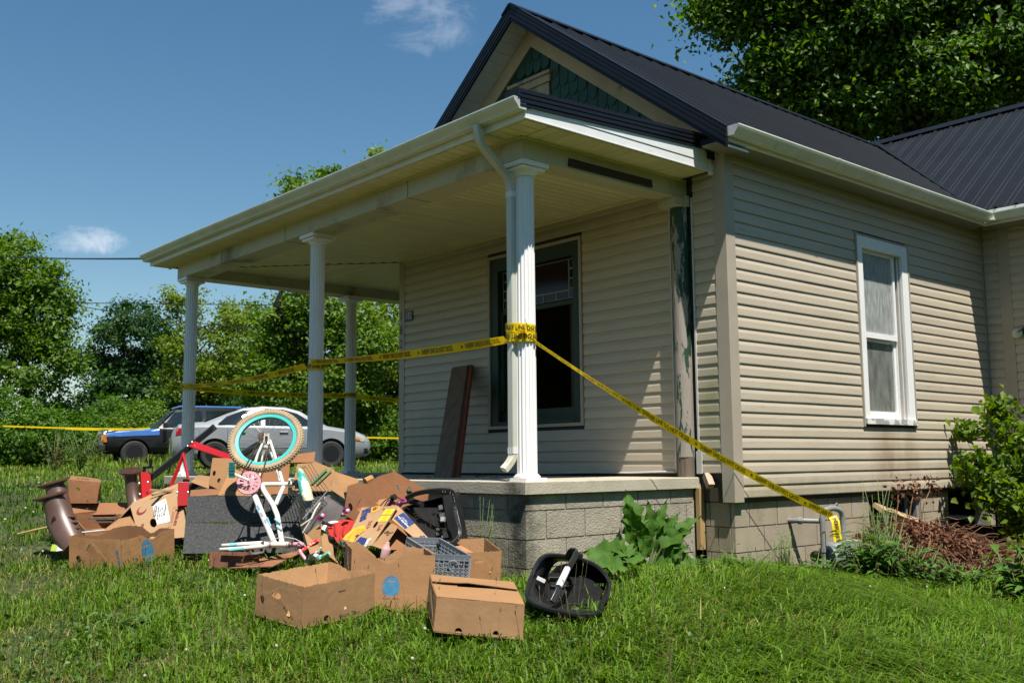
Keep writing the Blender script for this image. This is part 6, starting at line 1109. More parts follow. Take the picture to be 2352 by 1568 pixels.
def lid(t, F, R_, B, L_):
    q_ = (F, R_, B, L_); qplate('lid_panel', q_, t, CARDL, [(0, 0), (1, 0), (1, .58), (.72, .60), (.30, .55), (0, .60)], (), .005, off=.001); qplate('lid_flap', q_, t, CARDL, [(-.005, .66), (.32, .70), (.42, .74), (1, .64), (1, 1), (0, 1)], (), .005, off=.006)
    qplate('slot_board', tuple(k+Vector((0, 0, -.012)) for k in q_), t, CARDR, [(0, .5), (.30, .5), (.30, .8), (0, .8)], (), .004); qplate('slot_board', tuple(k+Vector((0, 0, -.012)) for k in q_), t, CARDR, [(.68, .5), (1, .5), (1, .8), (.68, .8)], (), .004)
    obj('lettering', on_quad(text('HEN', .02, .9, .2), q_, .84, .42, 0, .0045), mat('faint_red_print', (.50, .22, .12), rough=.8), t)
tb, Q = tray('cardboard_box', 'closed carton with a slotted lid nearest the camera in the grass', F, Rr, Lr, dn, CARDO, fr=([], [ell(.28, .08, .04, .10, 14), ell(.70, .10, .035, .09, 14)]), fl=([], [ell(.3, .5, .05, .1, 10), ell(.75, .2, .05, .1, 10)]), lid=lid)
F = q6(1770, 1240, 6.95); F = q3(1340, 250, 6.95); Rr = q3(1577, 240, 6.85); Lr = q3(1250, 168, 7.3); dn = q3(1330, 430, 6.88)-F
tb, Q = tray('cardboard_box', 'open box with a slotted hand hole behind the milk crate', F, Rr, Lr, dn, CARD, fr=([], [slot(.42, .66, .13, .06), ell(.72, .28, .04, .07, 12)]), mi=CARDL)
wb = obj('cedar_board', MB().bar(q3(1240, 190, 7.15), q3(1370, 262, 6.95), .10, .02), mat('cedar', (.42, .20, .09), (.34, .15, .07), scale=4, stretch=(.5, 8, 8), rough=.7)); tag(wb, 'orange cedar board lying across the box behind the crate', 'board')
# -- scraps on the lawn
ws_ = root('snack_wrapper', 'small white and lime wrapper dropped on the lawn', 'wrapper', q1(250, 1270, 8.0)); qplate('white_foil', (q1(215, 1280, 7.98), q1(305, 1275, 7.95), q1(290, 1230, 8.0), q1(250, 1195, 8.02)), ws_, WHP, th=.002, warp=.008); qplate('lime_foil', (q1(195, 1275, 7.99), q1(245, 1282, 7.97), q1(258, 1240, 8.0), q1(215, 1225, 8.02)), ws_, mat('lime_foil', (.42, .55, .05), rough=.4), th=.002, warp=.006)
tag(obj('bamboo_stick', MB().tube([q1(-60, 1145, 8.6), q1(80, 1112, 8.65), q1(200, 1085, 8.7)], [.006, .008, .007], 6), mat('dry_cane', (.38, .24, .09), rough=.6)), 'long dry cane lying in the grass', 'stick')
# -- planks leaning on the front wall
pk = root('leaning_planks', 'two weathered brown planks leaning against the front wall', 'planks', (-2.6, -.9, 0), world=True); OLDP = mat('old_brown_plank', (.21, .13, .075), (.12, .075, .045), scale=3, stretch=(4, 4, .5), rough=.8, bump=.003, c3=(.20, .15, .10), s3=3, lo3=.6, hi3=.72); REDPL = mat('red_edge_plank', (.26, .06, .025), (.15, .04, .02), scale=4, stretch=(3, 3, .5), rough=.7)
a0, a1 = Vector((-2.80, -.99, 0.004)), Vector((-3.74, -.05, 1.185)); wv = Vector((.34, -.05, 0))
def slab_(a, b, wv, th): n_ = (b-a).cross(wv).normalized()*th; vs_ = [a, a+wv, b+wv, b]; return MB().add([*vs_, *[k+n_ for k in vs_]], [(0, 3, 2, 1), (4, 5, 6, 7), (0, 1, 5, 4), (1, 2, 6, 5), (2, 3, 7, 6), (3, 0, 4, 7)])
obj('plank', slab_(a0, a1, wv, .035), OLDP, pk); obj('plank', slab_(a0+wv*.80+Vector((0, .05, 0)), a1+wv*.80+Vector((0, .03, .005)), wv*.36, .03), REDPL, pk)
fk_ = MB()
for i in range(40):
    x_, y_ = random.uniform(-4.2, -.8), random.uniform(-1.6, -.12); fk_.bar((x_, y_, .004), (x_+random.uniform(-.05, .05), y_+.02, .006), random.uniform(.008, .03), .004)
tag(obj('floor_litter', fk_, SHE), 'dark paint flakes and litter strewn over the porch floor', 'litter', kind='stuff')
# ------------------------------------------------------------------ parked vehicles
def applied_bool(mb, cutters, sm=35, subs=0):
    """cut wheel wells out of a body shell and return plain mesh data"""
    a = bpy.data.objects.new('tmp', mb.mesh('tmp')); C.objects.link(a); tmp = []
    if subs: s = a.modifiers.new('s', 'SUBSURF'); s.levels = s.render_levels = subs
    for c in cutters:
        k = bpy.data.objects.new('tmp', c.mesh('tmp')); C.objects.link(k); tmp.append(k); m = a.modifiers.new('b', 'BOOLEAN'); m.object = k; m.operation = 'DIFFERENCE'; m.solver = 'EXACT'
    dg = bpy.context.evaluated_depsgraph_get(); dg.update(); me = bpy.data.meshes.new_from_object(a.evaluated_get(dg))
    for k in tmp+[a]: bpy.data.objects.remove(k)
    me.materials.clear(); me.shade_smooth(); me.set_sharp_from_angle(angle=R(sm)); return me
def body_loft(st):
    """stations along x: (x, half width, z sill, z shoulder, z top, half width at top)"""
    mb = MB(); n = 0
    for x, w_, z0, z1, z2, wt in st:
        half = [(w_*.88, z0), (w_*.985, z0+.12), (w_, z0+(z1-z0)*.55), (w_*.985, z1-.03), (w_*.95, z1), (wt+(w_*.95-wt)*.42, z1+(z2-z1)*.55), (wt, z2-.03 if z2-z1 > .1 else z2-.008), (wt*.6, z2)]
        ring = [(x, a, b) for a, b in half]+[(x, -a, b) for a, b in reversed(half)]; n = len(ring); mb.v += ring
    for i in range(len(st)-1):
        for k in range(n): mb.f.append((i*n+k, i*n+(k+1) % n, (i+1)*n+(k+1) % n, (i+1)*n+k))
    mb.f += [tuple(range(n-1, -1, -1)), tuple((len(st)-1)*n+k for k in range(n))]
    return mb
def side_y(st, x, z):
    """half width of the shell at x, z"""
    xs = [s[0] for s in st]; f = lambda k: float(np.interp(x, xs, [s[k] for s in st])); w_, z0, z1, z2, wt = f(1), f(2), f(3), f(4), f(5)
    return float(np.interp(z, [z0, z0+.12, z0+(z1-z0)*.55, z1-.03, z1, z1+(z2-z1)*.55, z2-.03], [w_*.88, w_*.985, w_, w_*.985, w_*.95, wt+(w_*.95-wt)*.42, wt]))
def side_patch(st, pts, sgn, off=.006, inset=None):
    """a panel that follows the shell's side: outline points (x, z)"""
    mb = MB(); n = len(pts); cx = sum(p[0] for p in pts)/n; cz = sum(p[1] for p in pts)/n; fine = []
    for i in range(n):
        a, b = pts[i], pts[(i+1) % n]
        for t in (0, .25, .5, .75): fine.append((a[0]+(b[0]-a[0])*t, a[1]+(b[1]-a[1])*t))
    rings = [[(cx+(x-cx)*s, cz+(z-cz)*s) for x, z in fine] for s in (1, .66, .33)]; m = len(fine)
    mb.v = [(x, sgn*(side_y(st, x, z)+off), z) for r_ in rings for x, z in r_]+[(cx, sgn*(side_y(st, cx, cz)+off), cz)]
    for j in range(2): mb.f += [(j*m+i, j*m+(i+1) % m, (j+1)*m+(i+1) % m, (j+1)*m+i) for i in range(m)]
    mb.f += [(2*m+i, 2*m+(i+1) % m, 3*m) for i in range(m)]
    return mb
TIRE = mat('tyre_rubber', (.018, .018, .019), (.03, .028, .025), scale=8, rough=.8); GLS = mat('car_glass', (.012, .018, .018), rough=.04, spec=.8); DARK = mat('wheel_well', (.004, .004, .004), rough=.9)
def wheel(parent, x, y, r, w_, rimc, sgn, spokes=7):
    M_ = Matrix.Translation((x, y, r)) @ Matrix.Rotation(R(-90*sgn), 4, 'X'); wl_ = obj('wheel', MB().lathe([(r*.58, -w_*.5), (r*.9, -w_*.5), (r*.985, -w_*.40), (r, -w_*.2), (r, w_*.2), (r*.985, w_*.40), (r*.9, w_*.5), (r*.64, w_*.46), (r*.60, w_*.36)], 36, M_, cap=False), TIRE, parent, sm=40)
    rim_ = MB().lathe([(r*.63, w_*.44), (r*.58, w_*.40), (r*.55, w_*.25), (.02, w_*.20)], 30, M_)
    obj('rim', rim_, rimc[0], wl_, sm=40); sp_ = MB()
    for k in range(spokes): a = 2*math.pi*k/spokes; sp_.box((r*.12, -.02*r/.3, w_*.2), (r*.57, .02*r/.3, w_*.33), M_ @ Matrix.Rotation(a, 4, 'Z'))
    sp_.lathe([(r*.17, w_*.2), (r*.17, w_*.36), (r*.1, w_*.38)], 14, M_); obj('spoke', sp_, rimc[1], wl_)
SILV = mat('silver_car_paint', (.27, .285, .30), (.25, .265, .28), scale=3, rough=.5, metal=.25)
def sedan(M_):
    t = root('sedan_car', 'silver four-door sedan parked beyond the porch', 'car', (0, 0, 0), world=False, M=M_)
    st = [(-2.29, .60, .38, .62, .66, .50), (-2.24, .74, .30, .78, .86, .60), (-2.12, .82, .24, .92, 1.00, .66), (-1.80, .855, .22, .955, 1.05, .66), (-1.55, .86, .21, .96, 1.07, .63), (-1.05, .862, .20, .955, 1.28, .56), (-.70, .863, .19, .95, 1.395, .555), (-.25, .865, .19, .945, 1.44, .56), (.25, .866, .19, .935, 1.42, .56), (.60, .866, .19, .925, 1.335, .565), (.95, .865, .19, .915, 1.14, .60), (1.22, .862, .19, .905, .975, .66), (1.55, .855, .20, .86, .92, .66), (1.90, .84, .21, .79, .855, .64), (2.12, .79, .24, .70, .765, .60), (2.25, .66, .30, .60, .665, .50), (2.29, .50, .36, .54, .58, .40)]
    cut = [MB().lathe([(.37, -.25), (.37, .25)], 32, Matrix.Translation((x, s*.80, .31)) @ Matrix.Rotation(R(90), 4, 'X')) for x in (-1.33, 1.30) for s in (1, -1)]
    obj('body', applied_bool(body_loft(st), cut), SILV, t); ud = MB().box((-2.1, -.72, .2), (2.1, .72, .5)); obj('underbody', ud, DARK, t)
    for x in (-1.33, 1.30):
        for s in (1, -1): wheel(t, x, s*.75, .305, .19, (BLKP, mat('grey_wheel', (.12, .12, .12), rough=.5)), s)
    for s in (1, -1):
        obj('rear_window', side_patch(st, [(-1.28, 1.0), (-.32, .985), (-.32, 1.36), (-.72, 1.325), (-1.08, 1.18)], s, .022), GLS, t); obj('front_window', side_patch(st, [(-.22, .985), (.93, .965), (.84, 1.06), (.52, 1.26), (.18, 1.36), (-.22, 1.375)], s, .022), GLS, t)
        for x0 in (-.27, .92, -1.06): obj('door_seam', side_patch(st, [(x0-.004, .34), (x0+.004, .34), (x0+.006, .93), (x0-.002, .93)], s, .003), DARK, t)
        for x0 in (-.86, .10): obj('door_handle', MB().box((x0, s*.868-.018, .80), (x0+.2, s*.868+.018, .835)), SILV, t, bev=.012)
        obj('side_molding', side_patch(st, [(-1.0, .46), (.9, .46), (.9, .50), (-1.0, .50)], s, .008), SILV, t)
        obj('mirror', MB().box((.80, s*.90-.08, .94), (.97, s*.90+.09, 1.07)), SILV, t, bev=.03)
        obj('tail_light', side_patch(st, [(-2.18, .74), (-1.93, .78), (-1.86, .87), (-1.98, .93), (-2.17, .90)], s, .012), mat('red_lens', (.30, .01, .012), rough=.12), t)
        obj('headlight', side_patch(st, [(1.75, .66), (2.17, .58), (2.14, .68), (1.95, .76), (1.80, .78)], s, .010), mat('clear_lens', (.42, .42, .38), rough=.1), t); obj('side_marker', side_patch(st, [(1.84, .64), (1.98, .62), (1.98, .67), (1.84, .69)], s, .016), mat('amber_lens', (.55, .16, .02), rough=.15), t)
        obj('bumper_vent', side_patch(st, [(2.08, .32), (2.2, .32), (2.18, .44), (2.08, .44)], s, .006), DARK, t); obj('rear_reflector', MB().box((-2.245, s*.55-.08, .36), (-2.20, s*.55+.08, .44)), mat('clear_lens', (0, 0, 0)), t)
    obj('fuel_door', side_patch(st, [(-1.75+.09*math.cos(a), .80+.09*math.sin(a)) for a in np.linspace(0, 6.28, 13)[:-1]], -1, .004), SILV, t); obj('fuel_door', side_patch(st, [(-1.75+.095*math.cos(a), .80+.095*math.sin(a)) for a in np.linspace(0, 6.28, 13)[:-1]], -1, .002), DARK, t)
    obj('rear_glass', MB().add([(-1.56, -.56, 1.075), (-1.56, .56, 1.075), (-1.02, .49, 1.305), (-.80, .46, 1.375), (-.80, -.46, 1.375), (-1.02, -.49, 1.305)], [(0, 1, 2, 5), (5, 2, 3, 4)]), GLS, t); obj('windshield', MB().add([(1.16, -.60, 1.012), (1.16, .60, 1.012), (.62, .50, 1.345), (.62, -.50, 1.345)], [(0, 1, 2, 3)]), GLS, t)
    obj('trunk_seam', MB().box((-2.235, -.56, .855), (-2.21, .56, .865)), DARK, t); obj('license_plate', MB().box((-2.262, -.16, .66), (-2.25, .16, .80)), mat('plate_white', (.5, .52, .5), rough=.4), t); obj('emblem', MB().box((-2.23, -.05, .90), (-2.20, .05, .94)), mat('gold_emblem', (.4, .3, .12), rough=.3, metal=.5), t); obj('antenna', MB().tube([(-1.62, -.1, 1.07), (-1.70, -.1, 1.42)], .006, 5), BLKP, t)
    return t
def truck(M_):
    t = root('sport_utility_truck', 'blue and black two-door truck parked behind the silver sedan', 'truck', (0, 0, 0), world=False, M=M_); BLU2 = mat('blue_car_paint', (.04, .15, .44), (.05, .18, .50), scale=2, rough=.3, coat=.3, c3=(.25, .03, .03), s3=7, lo3=.68, hi3=.72); BK2 = mat('flat_black_paint', (.012, .012, .016), rough=.35)
    st = [(-2.1, .70, .55, .95, 1.0, .66), (-2.06, .80, .42, 1.02, 1.58, .62), (-1.9, .83, .40, 1.03, 1.66, .62), (-1.0, .835, .39, 1.03, 1.68, .62), (-.1, .835, .39, 1.03, 1.66, .62), (.25, .835, .39, 1.03, 1.58, .61), (.72, .835, .39, 1.04, 1.08, .70), (1.2, .83, .40, 1.0, 1.045, .70), (1.9, .82, .42, .96, 1.0, .70), (2.12, .80, .44, .92, .965, .70), (2.15, .78, .46, .90, .93, .70)]
    cut = [MB().lathe([(.41, -.25), (.41, .25)], 28, Matrix.Translation((x, s*.78, .35)) @ Matrix.Rotation(R(90), 4, 'X')) for x in (-1.25, 1.35) for s in (1, -1)]
    obj('body', applied_bool(body_loft(st), cut), BK2, t); obj('underbody', MB().box((-1.9, -.7, .35), (1.9, .7, .6)), DARK, t)
    hd = [(x, y, float(np.interp(x, [.72, 1.2, 1.9, 2.12], [1.075, 1.05, 1.005, .972]))+.006-(.025 if abs(y) > .7 else 0)-(.09 if abs(y) > .78 else 0)) for x in (.66, 1.2, 1.9, 2.14) for y in (-.80, -.74, -.35, 0, .35, .74, .80)]
    obj('hood', MB().add(hd, [(i*7+j, (i+1)*7+j, (i+1)*7+j+1, i*7+j+1) for i in range(3) for j in range(6)]), BLU2, t, sm=40); obj('roof_panel', MB().box((-2.0, -.62, 1.63), (.16, .62, 1.69)), BLU2, t, bev=.02); obj('hood_lip', MB().box((2.10, -.76, .885), (2.165, .76, .965)), BLU2, t, bev=.015)
    for s in (1, -1):
        obj('fender_top', side_patch(st, [(.72, .86), (2.13, .80), (2.13, .93), (.72, 1.035)], s, .012), BLU2, t); obj('side_window', side_patch(st, [(-.45, 1.08), (.62, 1.08), (.30, 1.50), (-.45, 1.55)], s, .006), GLS, t); obj('side_window', side_patch(st, [(-1.95, 1.08), (-.55, 1.08), (-.55, 1.56), (-1.9, 1.56)], s, .006), GLS, t)
        obj('turn_signal', MB().box((2.06, s*.80-.025, .66), (2.165, s*.80+.022, .87)), mat('amber_lens', (0, 0, 0)), t); obj('headlight', MB().box((2.14, s*.60-.12, .68), (2.162, s*.60+.12, .86)), mat('dim_lens', (.10, .10, .10), rough=.1), t)
        for x in (-1.25, 1.35): wheel(t, x, s*.72, .35, .22, (BLKP, BLKP), s, 6)
        obj('mirror', MB().box((.55, s*.98-.08, 1.05), (.65, s*.98+.06, 1.2)), BK2, t, bev=.02)
    obj('windshield', MB().add([(.76, -.66, 1.07), (.76, .66, 1.07), (.30, .55, 1.56), (.30, -.55, 1.56)], [(0, 1, 2, 3)]), mat('windshield_glass', (.06, .09, .09), rough=.05, spec=.8), t); obj('wiper', MB().bar((.79, .1, 1.09), (.62, .5, 1.26), .012, .012), BLKP, t)
    obj('bumper', MB().box((2.1, -.86, .44), (2.27, .86, .60)), mat('rubber', (0, 0, 0)), t, bev=.02); gr2 = MB()
    for i in range(4): gr2.box((2.14, -.46, .68+.05*i), (2.165, .46, .70+.05*i))
    obj('grille', gr2, mat('grille_black', (.02, .02, .02), rough=.4), t); obj('emblem', MB().box((2.16, -.07, .755), (2.175, .07, .79)).box((2.16, -.03, .74), (2.177, .03, .805)), mat('gold_emblem', (0, 0, 0)), t); obj('license_plate', MB().box((2.268, -.10, .47), (2.275, .15, .58)), mat('yellow_plate', (.42, .42, .06), rough=.5), t)
    return t
def park(r, d, ang):
    """ang: heading measured from camera-right toward the distance"""
    p = G(r, d); h = (Y(math.cos(R(ang)), math.sin(R(ang)))-Y(0, 0)); m = frame(p, (h.x, h.y, 0), (-h.y, h.x, 0)); return m
sedan(park(V2(624, 23.9), 23.9, 19)); truck(park(V2(416, 28.6), 28.6, 209))
# ------------------------------------------------------------------ overhead wires
for lb, a, b_, sag in (('upper power line running to the porch gutter', at(-60, 583, 30), at(330, 594, 13.5), .05), ('thin middle power line crossing the sky above the round tree', at(-60, 691, 34), at(1000, 700, 34), .05), ('slanting power line crossing behind the columns', at(-60, 650, 30), at(760, 760, 34), .35)):
    pts = [Vector(a).lerp(Vector(b_), k/16)+Vector((0, 0, -sag*4*(k/16)*(1-k/16))) for k in range(17)]
    tag(obj('power_line', MB().tube(pts, .014, 5), BLKP), lb, 'power line')
# ------------------------------------------------------------------ barrier tape with its printing
TAPE = mat('yellow_tape', (.82, .60, .005), (.76, .54, .005), scale=8, rough=.5, spec=.25, trans=.18); INK = mat('tape_ink', (.012, .010, .004), rough=.5)
def tape(name, label, pts, wv, txt=True, flip=False, width=.070, start=0., rep=.62, parent=None, th=.045, seglen=None, sx=.80, lbl=True):
    """ribbon through pts with width direction wv per point; lettering laid along it"""
    P = [Vector(p) for p in pts]; Wv = [Vector(k).normalized() for k in wv]; s = [0.]
    for i in range(len(P)-1): s.append(s[-1]+(P[i+1]-P[i]).length)
    def ev(t):
        i = min(max(int(np.searchsorted(s, t)-1), 0), len(P)-2); f = (t-s[i])/max(s[i+1]-s[i], 1e-6); wv_ = Wv[i].lerp(Wv[i+1], f).normalized(); return P[i].lerp(P[i+1], f), wv_, (P[i+1]-P[i]).normalized()
    n = max(4, int(s[-1]/.05)); vs = []
    for k in range(n+1):
        p, wv_, tg = ev(s[-1]*k/n); nn = tg.cross(wv_).normalized(); vs += [p-wv_*width/2, p+nn*.0025*math.sin(k*1.7), p+wv_*width/2]
    mb = MB().add(vs, [(3*k+j, 3*k+3+j, 3*k+4+j, 3*k+1+j) for k in range(n) for j in (0, 1)])
    o = obj(name, mb, TAPE, parent, sm=True) if parent else root(name, label, 'barrier tape', (P[0]+P[-1])/2)
    if not parent: obj('ribbon', mb, TAPE, o, sm=True)
    if txt:
        ink = MB(); t = start
        while t < s[-1]-.06:
            w1 = text('SHERIFF LINE DO NOT CROSS', th, sx, 0, 'LEFT', .0, .0012); st_ = plate([(.016*(1 if k % 2 else .5)*math.cos(math.pi*k/6), .016*(1 if k % 2 else .5)*math.sin(math.pi*k/6)) for k in range(12)], [], .0)
            for mbt, o0 in ((w1, t), (st_, t-.045)):
                wmax = max(v[0] for v in mbt.v); out = []
                for a, b, _ in mbt.v:
                    tt = min(max(o0+a, 0), s[-1]); p, wv_, tg = ev(s[-1]-tt if flip else tt); nn = tg.cross(wv_).normalized(); bb = -b if flip else b
                    if nn.dot(CAM-p) < 0: nn = -nn
                    out.append(p+wv_*bb+nn*.0035)
                if o0+wmax*.4 < s[-1]: ink.add(out, mbt.f)
            t += rep
        obj('lettering', ink, INK, o)
    return o
def sagline(a, b, sag, n=14): a, b = Vector(a), Vector(b); return [a.lerp(b, k/n)+Vector((0, 0, -sag*4*(k/n)*(1-k/n))) for k in range(n+1)]
Z = Vector((0, 0, 1)); cA, cB, cC, cD = Vector((-.62, -1.925, 1.06)), Vector((-3.67, -1.885, 1.12)), Vector((-6.73, -1.885, 1.09)), Vector((-6.82, .49, 1.06))
tilt = lambda a: Z*math.cos(a)+Vector((0, -1, 0))*math.sin(a)
p_ = sagline(cB+Vector((.05, 0, .01)), cA, .03); tape('barrier_tape', 'yellow sheriff tape stretched from the middle column to the corner column', p_, [tilt(.55+.35*math.sin(i*.5)) for i in range(len(p_))], flip=False, start=.1, th=.058, sx=.55, rep=.60)
p_ = sagline(cC, cB+Vector((-.05, 0, -.02)), .05); tape('barrier_tape', 'yellow tape sagging from the far column to the middle column', p_, [tilt(.9+.3*math.sin(i*.4)) for i in range(len(p_))], start=.2, th=.05, sx=.5, rep=.56)
p_ = sagline(cC+Vector((-.02, .06, -.02)), cD, .03)+sagline(cD, Vector((-6.80, 3.4, 1.03)), .04)[1:]; tape('barrier_tape', 'yellow tape running along the porch side past the rear column', p_, [Z+Vector((-.35, 0, 0))]*len(p_), start=.2, th=.05, sx=.62, rep=.62)
end = Vector((.32, .93, -.34)); sA = Vector((-.50, -1.93, 1.13)); p_ = sagline(sA, end, .07, 22); wv = [(Z*.55+Vector((.3, -.75, 0))*math.cos(i*.20-.4)) if i < 9 else (Z*.9+Vector((.5, -.55, 0))*.5) for i in range(23)]
tape('barrier_tape', 'yellow sheriff tape slanting from the corner column down to the gas meter', p_, wv, start=.05, rep=.60, th=.050, sx=.72)
p_ = [end, end+Vector((.03, -.01, -.03)), end+Vector((.045, -.02, -.09)), end+Vector((.05, -.02, -.16)), end+Vector((.06, -.03, -.21))]; tape('barrier_tape', 'loose tape tail hanging in front of the gas meter', p_, [Vector(rt)+Z*.2]*5, start=.02, th=.045, sx=.7)
def ring_pts(cx, cy, z, r_, a0, a1, n=22, dz=0.): return [Vector((cx+r_*math.cos(a), cy+r_*math.sin(a), z+dz*k/n)) for k, a in enumerate(np.linspace(a0, a1, n+1))]
wrp = root('barrier_tape', 'yellow tape wrapped round the corner column and its downspout', 'barrier tape', (-.535, -1.80, 1.1))
base = [(-.64, -1.86), (-.632, -1.917), (-.60, -1.928), (-.56, -1.920), (-.50, -1.888), (-.468, -1.862), (-.448, -1.82), (-.452, -1.77), (-.50, -1.72), (-.57, -1.72), (-.62, -1.78), (-.64, -1.86)]
tape('ribbon', '', [Vector((x, y, 1.075)) for x, y in base], [Z]*len(base), start=-.02, parent=wrp, th=.052, sx=.78, rep=9); tape('ribbon', '', [Vector((x-.002, y-.003, 1.155-.035*k/11)) for k, (x, y) in enumerate(base)], [Z+Vector((0, 0, 0))]*len(base), start=.02, parent=wrp, th=.05, sx=.78, rep=9)
qplate('knot', (Vector((-.455, -1.87, 1.12)), Vector((-.42, -1.88, 1.15)), Vector((-.42, -1.89, 1.20)), Vector((-.45, -1.88, 1.19))), wrp, TAPE, th=.002, warp=.008); qplate('knot', (Vector((-.47, -1.885, 1.10)), Vector((-.445, -1.885, 1.10)), Vector((-.435, -1.885, 1.14)), Vector((-.46, -1.885, 1.15))), wrp, TAPE, th=.004, warp=.01)
for (cx, cy, z_), lb in (((-3.67, -1.8, 1.09), 'yellow tape band round the middle column'), ((-6.73, -1.8, 1.08), 'yellow tape band round the far column'), ((-6.73, .49, 1.06), 'yellow tape band round the rear column')):
    pr2 = ring_pts(cx, cy, z_, .084, -2.9, 3.3); tape('barrier_tape', lb, pr2, [Z]*len(pr2), start=.02, th=.05, sx=.75, rep=9)
for lb, a, b_, sg in (('far yellow tape strung along the hedgerow', at(-40, 976, 23.5), at(330, 985, 23.8), .02), ('second strand of far yellow tape along the hedgerow', at(150, 984, 23.6), at(345, 983, 23.9), .03), ('yellow tape end beside the far house corner', at(815, 1004, 24.5), at(930, 1006, 24.5), .0)):
    p_ = sagline(a, b_, sg); tape('barrier_tape', lb, p_, [Z]*len(p_), txt=False, width=.038)
# ------------------------------------------------------------------ gas meter
gm = root('gas_meter', 'grey gas meter with pipe loop beside the side foundation', 'gas meter', (.30, 1.05, -.72)); GMM = mat('meter_grey', (.20, .215, .225), (.16, .17, .175), scale=5, rough=.45, c3=(.10, .09, .08), s3=8, lo3=.66, hi3=.8); PIPE = mat('pipe_grey', (.24, .25, .25), (.18, .18, .175), scale=7, rough=.5, c3=(.18, .09, .05), s3=10, lo3=.64, hi3=.72)
mc = Vector((.24, 1.10, -.66))
obj('meter_body', MB().tube([mc+Vector((0, 0, -.15)), mc+Vector((0, 0, -.13)), mc+Vector((0, 0, .06)), mc+Vector((0, 0, .085))], [.08, .105, .105, .08], 16), GMM, gm, sm=50, bev=.004); obj('diaphragm_case', MB().lathe([(.02, -.06), (.10, -.055), (.12, -.025), (.12, .025), (.10, .055), (.02, .06)], 24, Matrix.Translation(mc+Vector((-.02, -.085, -.06))) @ Matrix.Rotation(R(90), 4, 'X')), GMM, gm, sm=40); obj('diaphragm_case', MB().lathe([(.02, -.06), (.10, -.055), (.12, -.025), (.12, .025), (.10, .055), (.02, .06)], 24, Matrix.Translation(mc+Vector((.0, .10, -.07))) @ Matrix.Rotation(R(90), 4, 'X')), GMM, gm, sm=40)
obj('index_cover', MB().box((mc.x-.05, mc.y+.06, mc.z+.01), (mc.x+.11, mc.y+.26, mc.z+.10)), mat('index_plastic', (.28, .29, .22), rough=.3), gm, bev=.015); obj('name_plate', MB().box((mc.x+.088, mc.y+.02, mc.z-.13), (mc.x+.094, mc.y+.12, mc.z-.09)), mat('red_plate', (.35, .03, .03), rough=.4), gm)
def pipe(pts, r_=.019, nm='pipe', k=5): return obj(nm, MB().tube(spline(pts, k), r_, 12), PIPE, gm, sm=50)
pipe([mc+Vector((-.02, -.17, -.30)), mc+Vector((-.02, -.17, -.05)), mc+Vector((-.02, -.17, .26)), mc+Vector((-.02, -.15, .345)), mc+Vector((-.01, -.07, .375)), mc+Vector((0, .03, .37)), mc+Vector((.0, .105, .33)), mc+Vector((.0, .12, .24)), mc+Vector((.0, .12, .08))], .024); pipe([(-.04, .80, -.385), (.10, .86, -.385), (.21, .97, -.39)], .022)
for p, a in ((mc+Vector((-.02, -.17, .03)), Z), (mc+Vector((0, .12, .13)), Z), (mc+Vector((-.02, -.17, -.1)), Z), (Vector((.06, .835, -.385)), Vector((.14, .06, 0)))): obj('union_nut', MB().tube([p-a.normalized()*.018, p+a.normalized()*.018], .031, 8), PIPE, gm)
obj('regulator', MB().lathe([(.015, -.02), (.045, -.018), (.05, 0), (.045, .018), (.015, .02)], 20, Matrix.Translation(mc+Vector((-.10, -.17, -.03))) @ Matrix.Rotation(R(90), 4, 'X')), BLKP, gm, sm=40)
pipe([mc+Vector((0, -.0, .385)), mc+Vector((.01, .02, .42)), mc+Vector((0, .04, .385))], .006, 'lock_ring')
# ------------------------------------------------------------------ plants near the house
def leaf_shape(L_, W_, lobes=0, n=9, curl=.25, fold=.12, ruff=0., seed=0):
    """one leaf along +x with a midrib fold, drooping tip and wavy margin"""
    rg = random.Random(seed); mb = MB(); vs = []; fs = []
    for i in range(n+1):
        t = i/n; w_ = W_*.5*(math.sin(math.pi*min(1, t*1.06+.02)**.75))**.9*(1+(.22*math.sin(t*lobes*2*math.pi) if lobes else 0)); z = -curl*L_*t*t
        for s in (-1, -.5, 0, .5, 1): vs.append((t*L_, s*w_, z+fold*w_*abs(s)*2+(ruff*math.sin(t*19+s*3+seed)*abs(s) if ruff else 0)))
    fs = [(i*5+j, (i+1)*5+j, (i+1)*5+j+1, i*5+j+1) for i in range(n) for j in range(4)]; return mb.add(vs, fs)
BURD = mat('burdock_leaf', (.045, .115, .012), (.075, .16, .020), scale=9, rough=.62, spec=.2, trans=.25, bump=.004, bscale=30); STEM = mat('plant_stem', (.10, .16, .04), (.14, .17, .06), scale=8, rough=.6)
def place_leaf(mb, base, dirv, upv=(0, 0, 1)):
    m = frame(base, dirv, Vector(upv).cross(Vector(dirv))); return mb.xf(m)
def burdock(label, base, lv, d0, seed):
    """broad leaves, each from its stalk end to its tip (bearing, height), at distance d0"""
    t = root('burdock_plant', label, 'plant', base, group='burdock plants'); rg = random.Random(seed)
    for x0, y0, x1, y1, W_, dd in lv:
        a, b = at(x0, y0, d0+rg.uniform(-.05, .05)), at(x1, y1, d0+dd); ax = b-a; obj('stem', MB().tube([base+(a-base)*.1, base.lerp(a, .55)+Z*.03, a], [.011, .009, .006], 6), STEM, t)
        lf = leaf_shape(ax.length*1.08, W_, 4, 14, .16, .12, .016, rg.randint(0, 99)); n_ = (-Vector(fw)*.8+Z*rg.uniform(.4, .9)+Vector(rt)*rg.uniform(-.4, .4)); place_leaf(lf, a, ax, n_); obj('leaf', lf, BURD, t, sm=True)
    return t
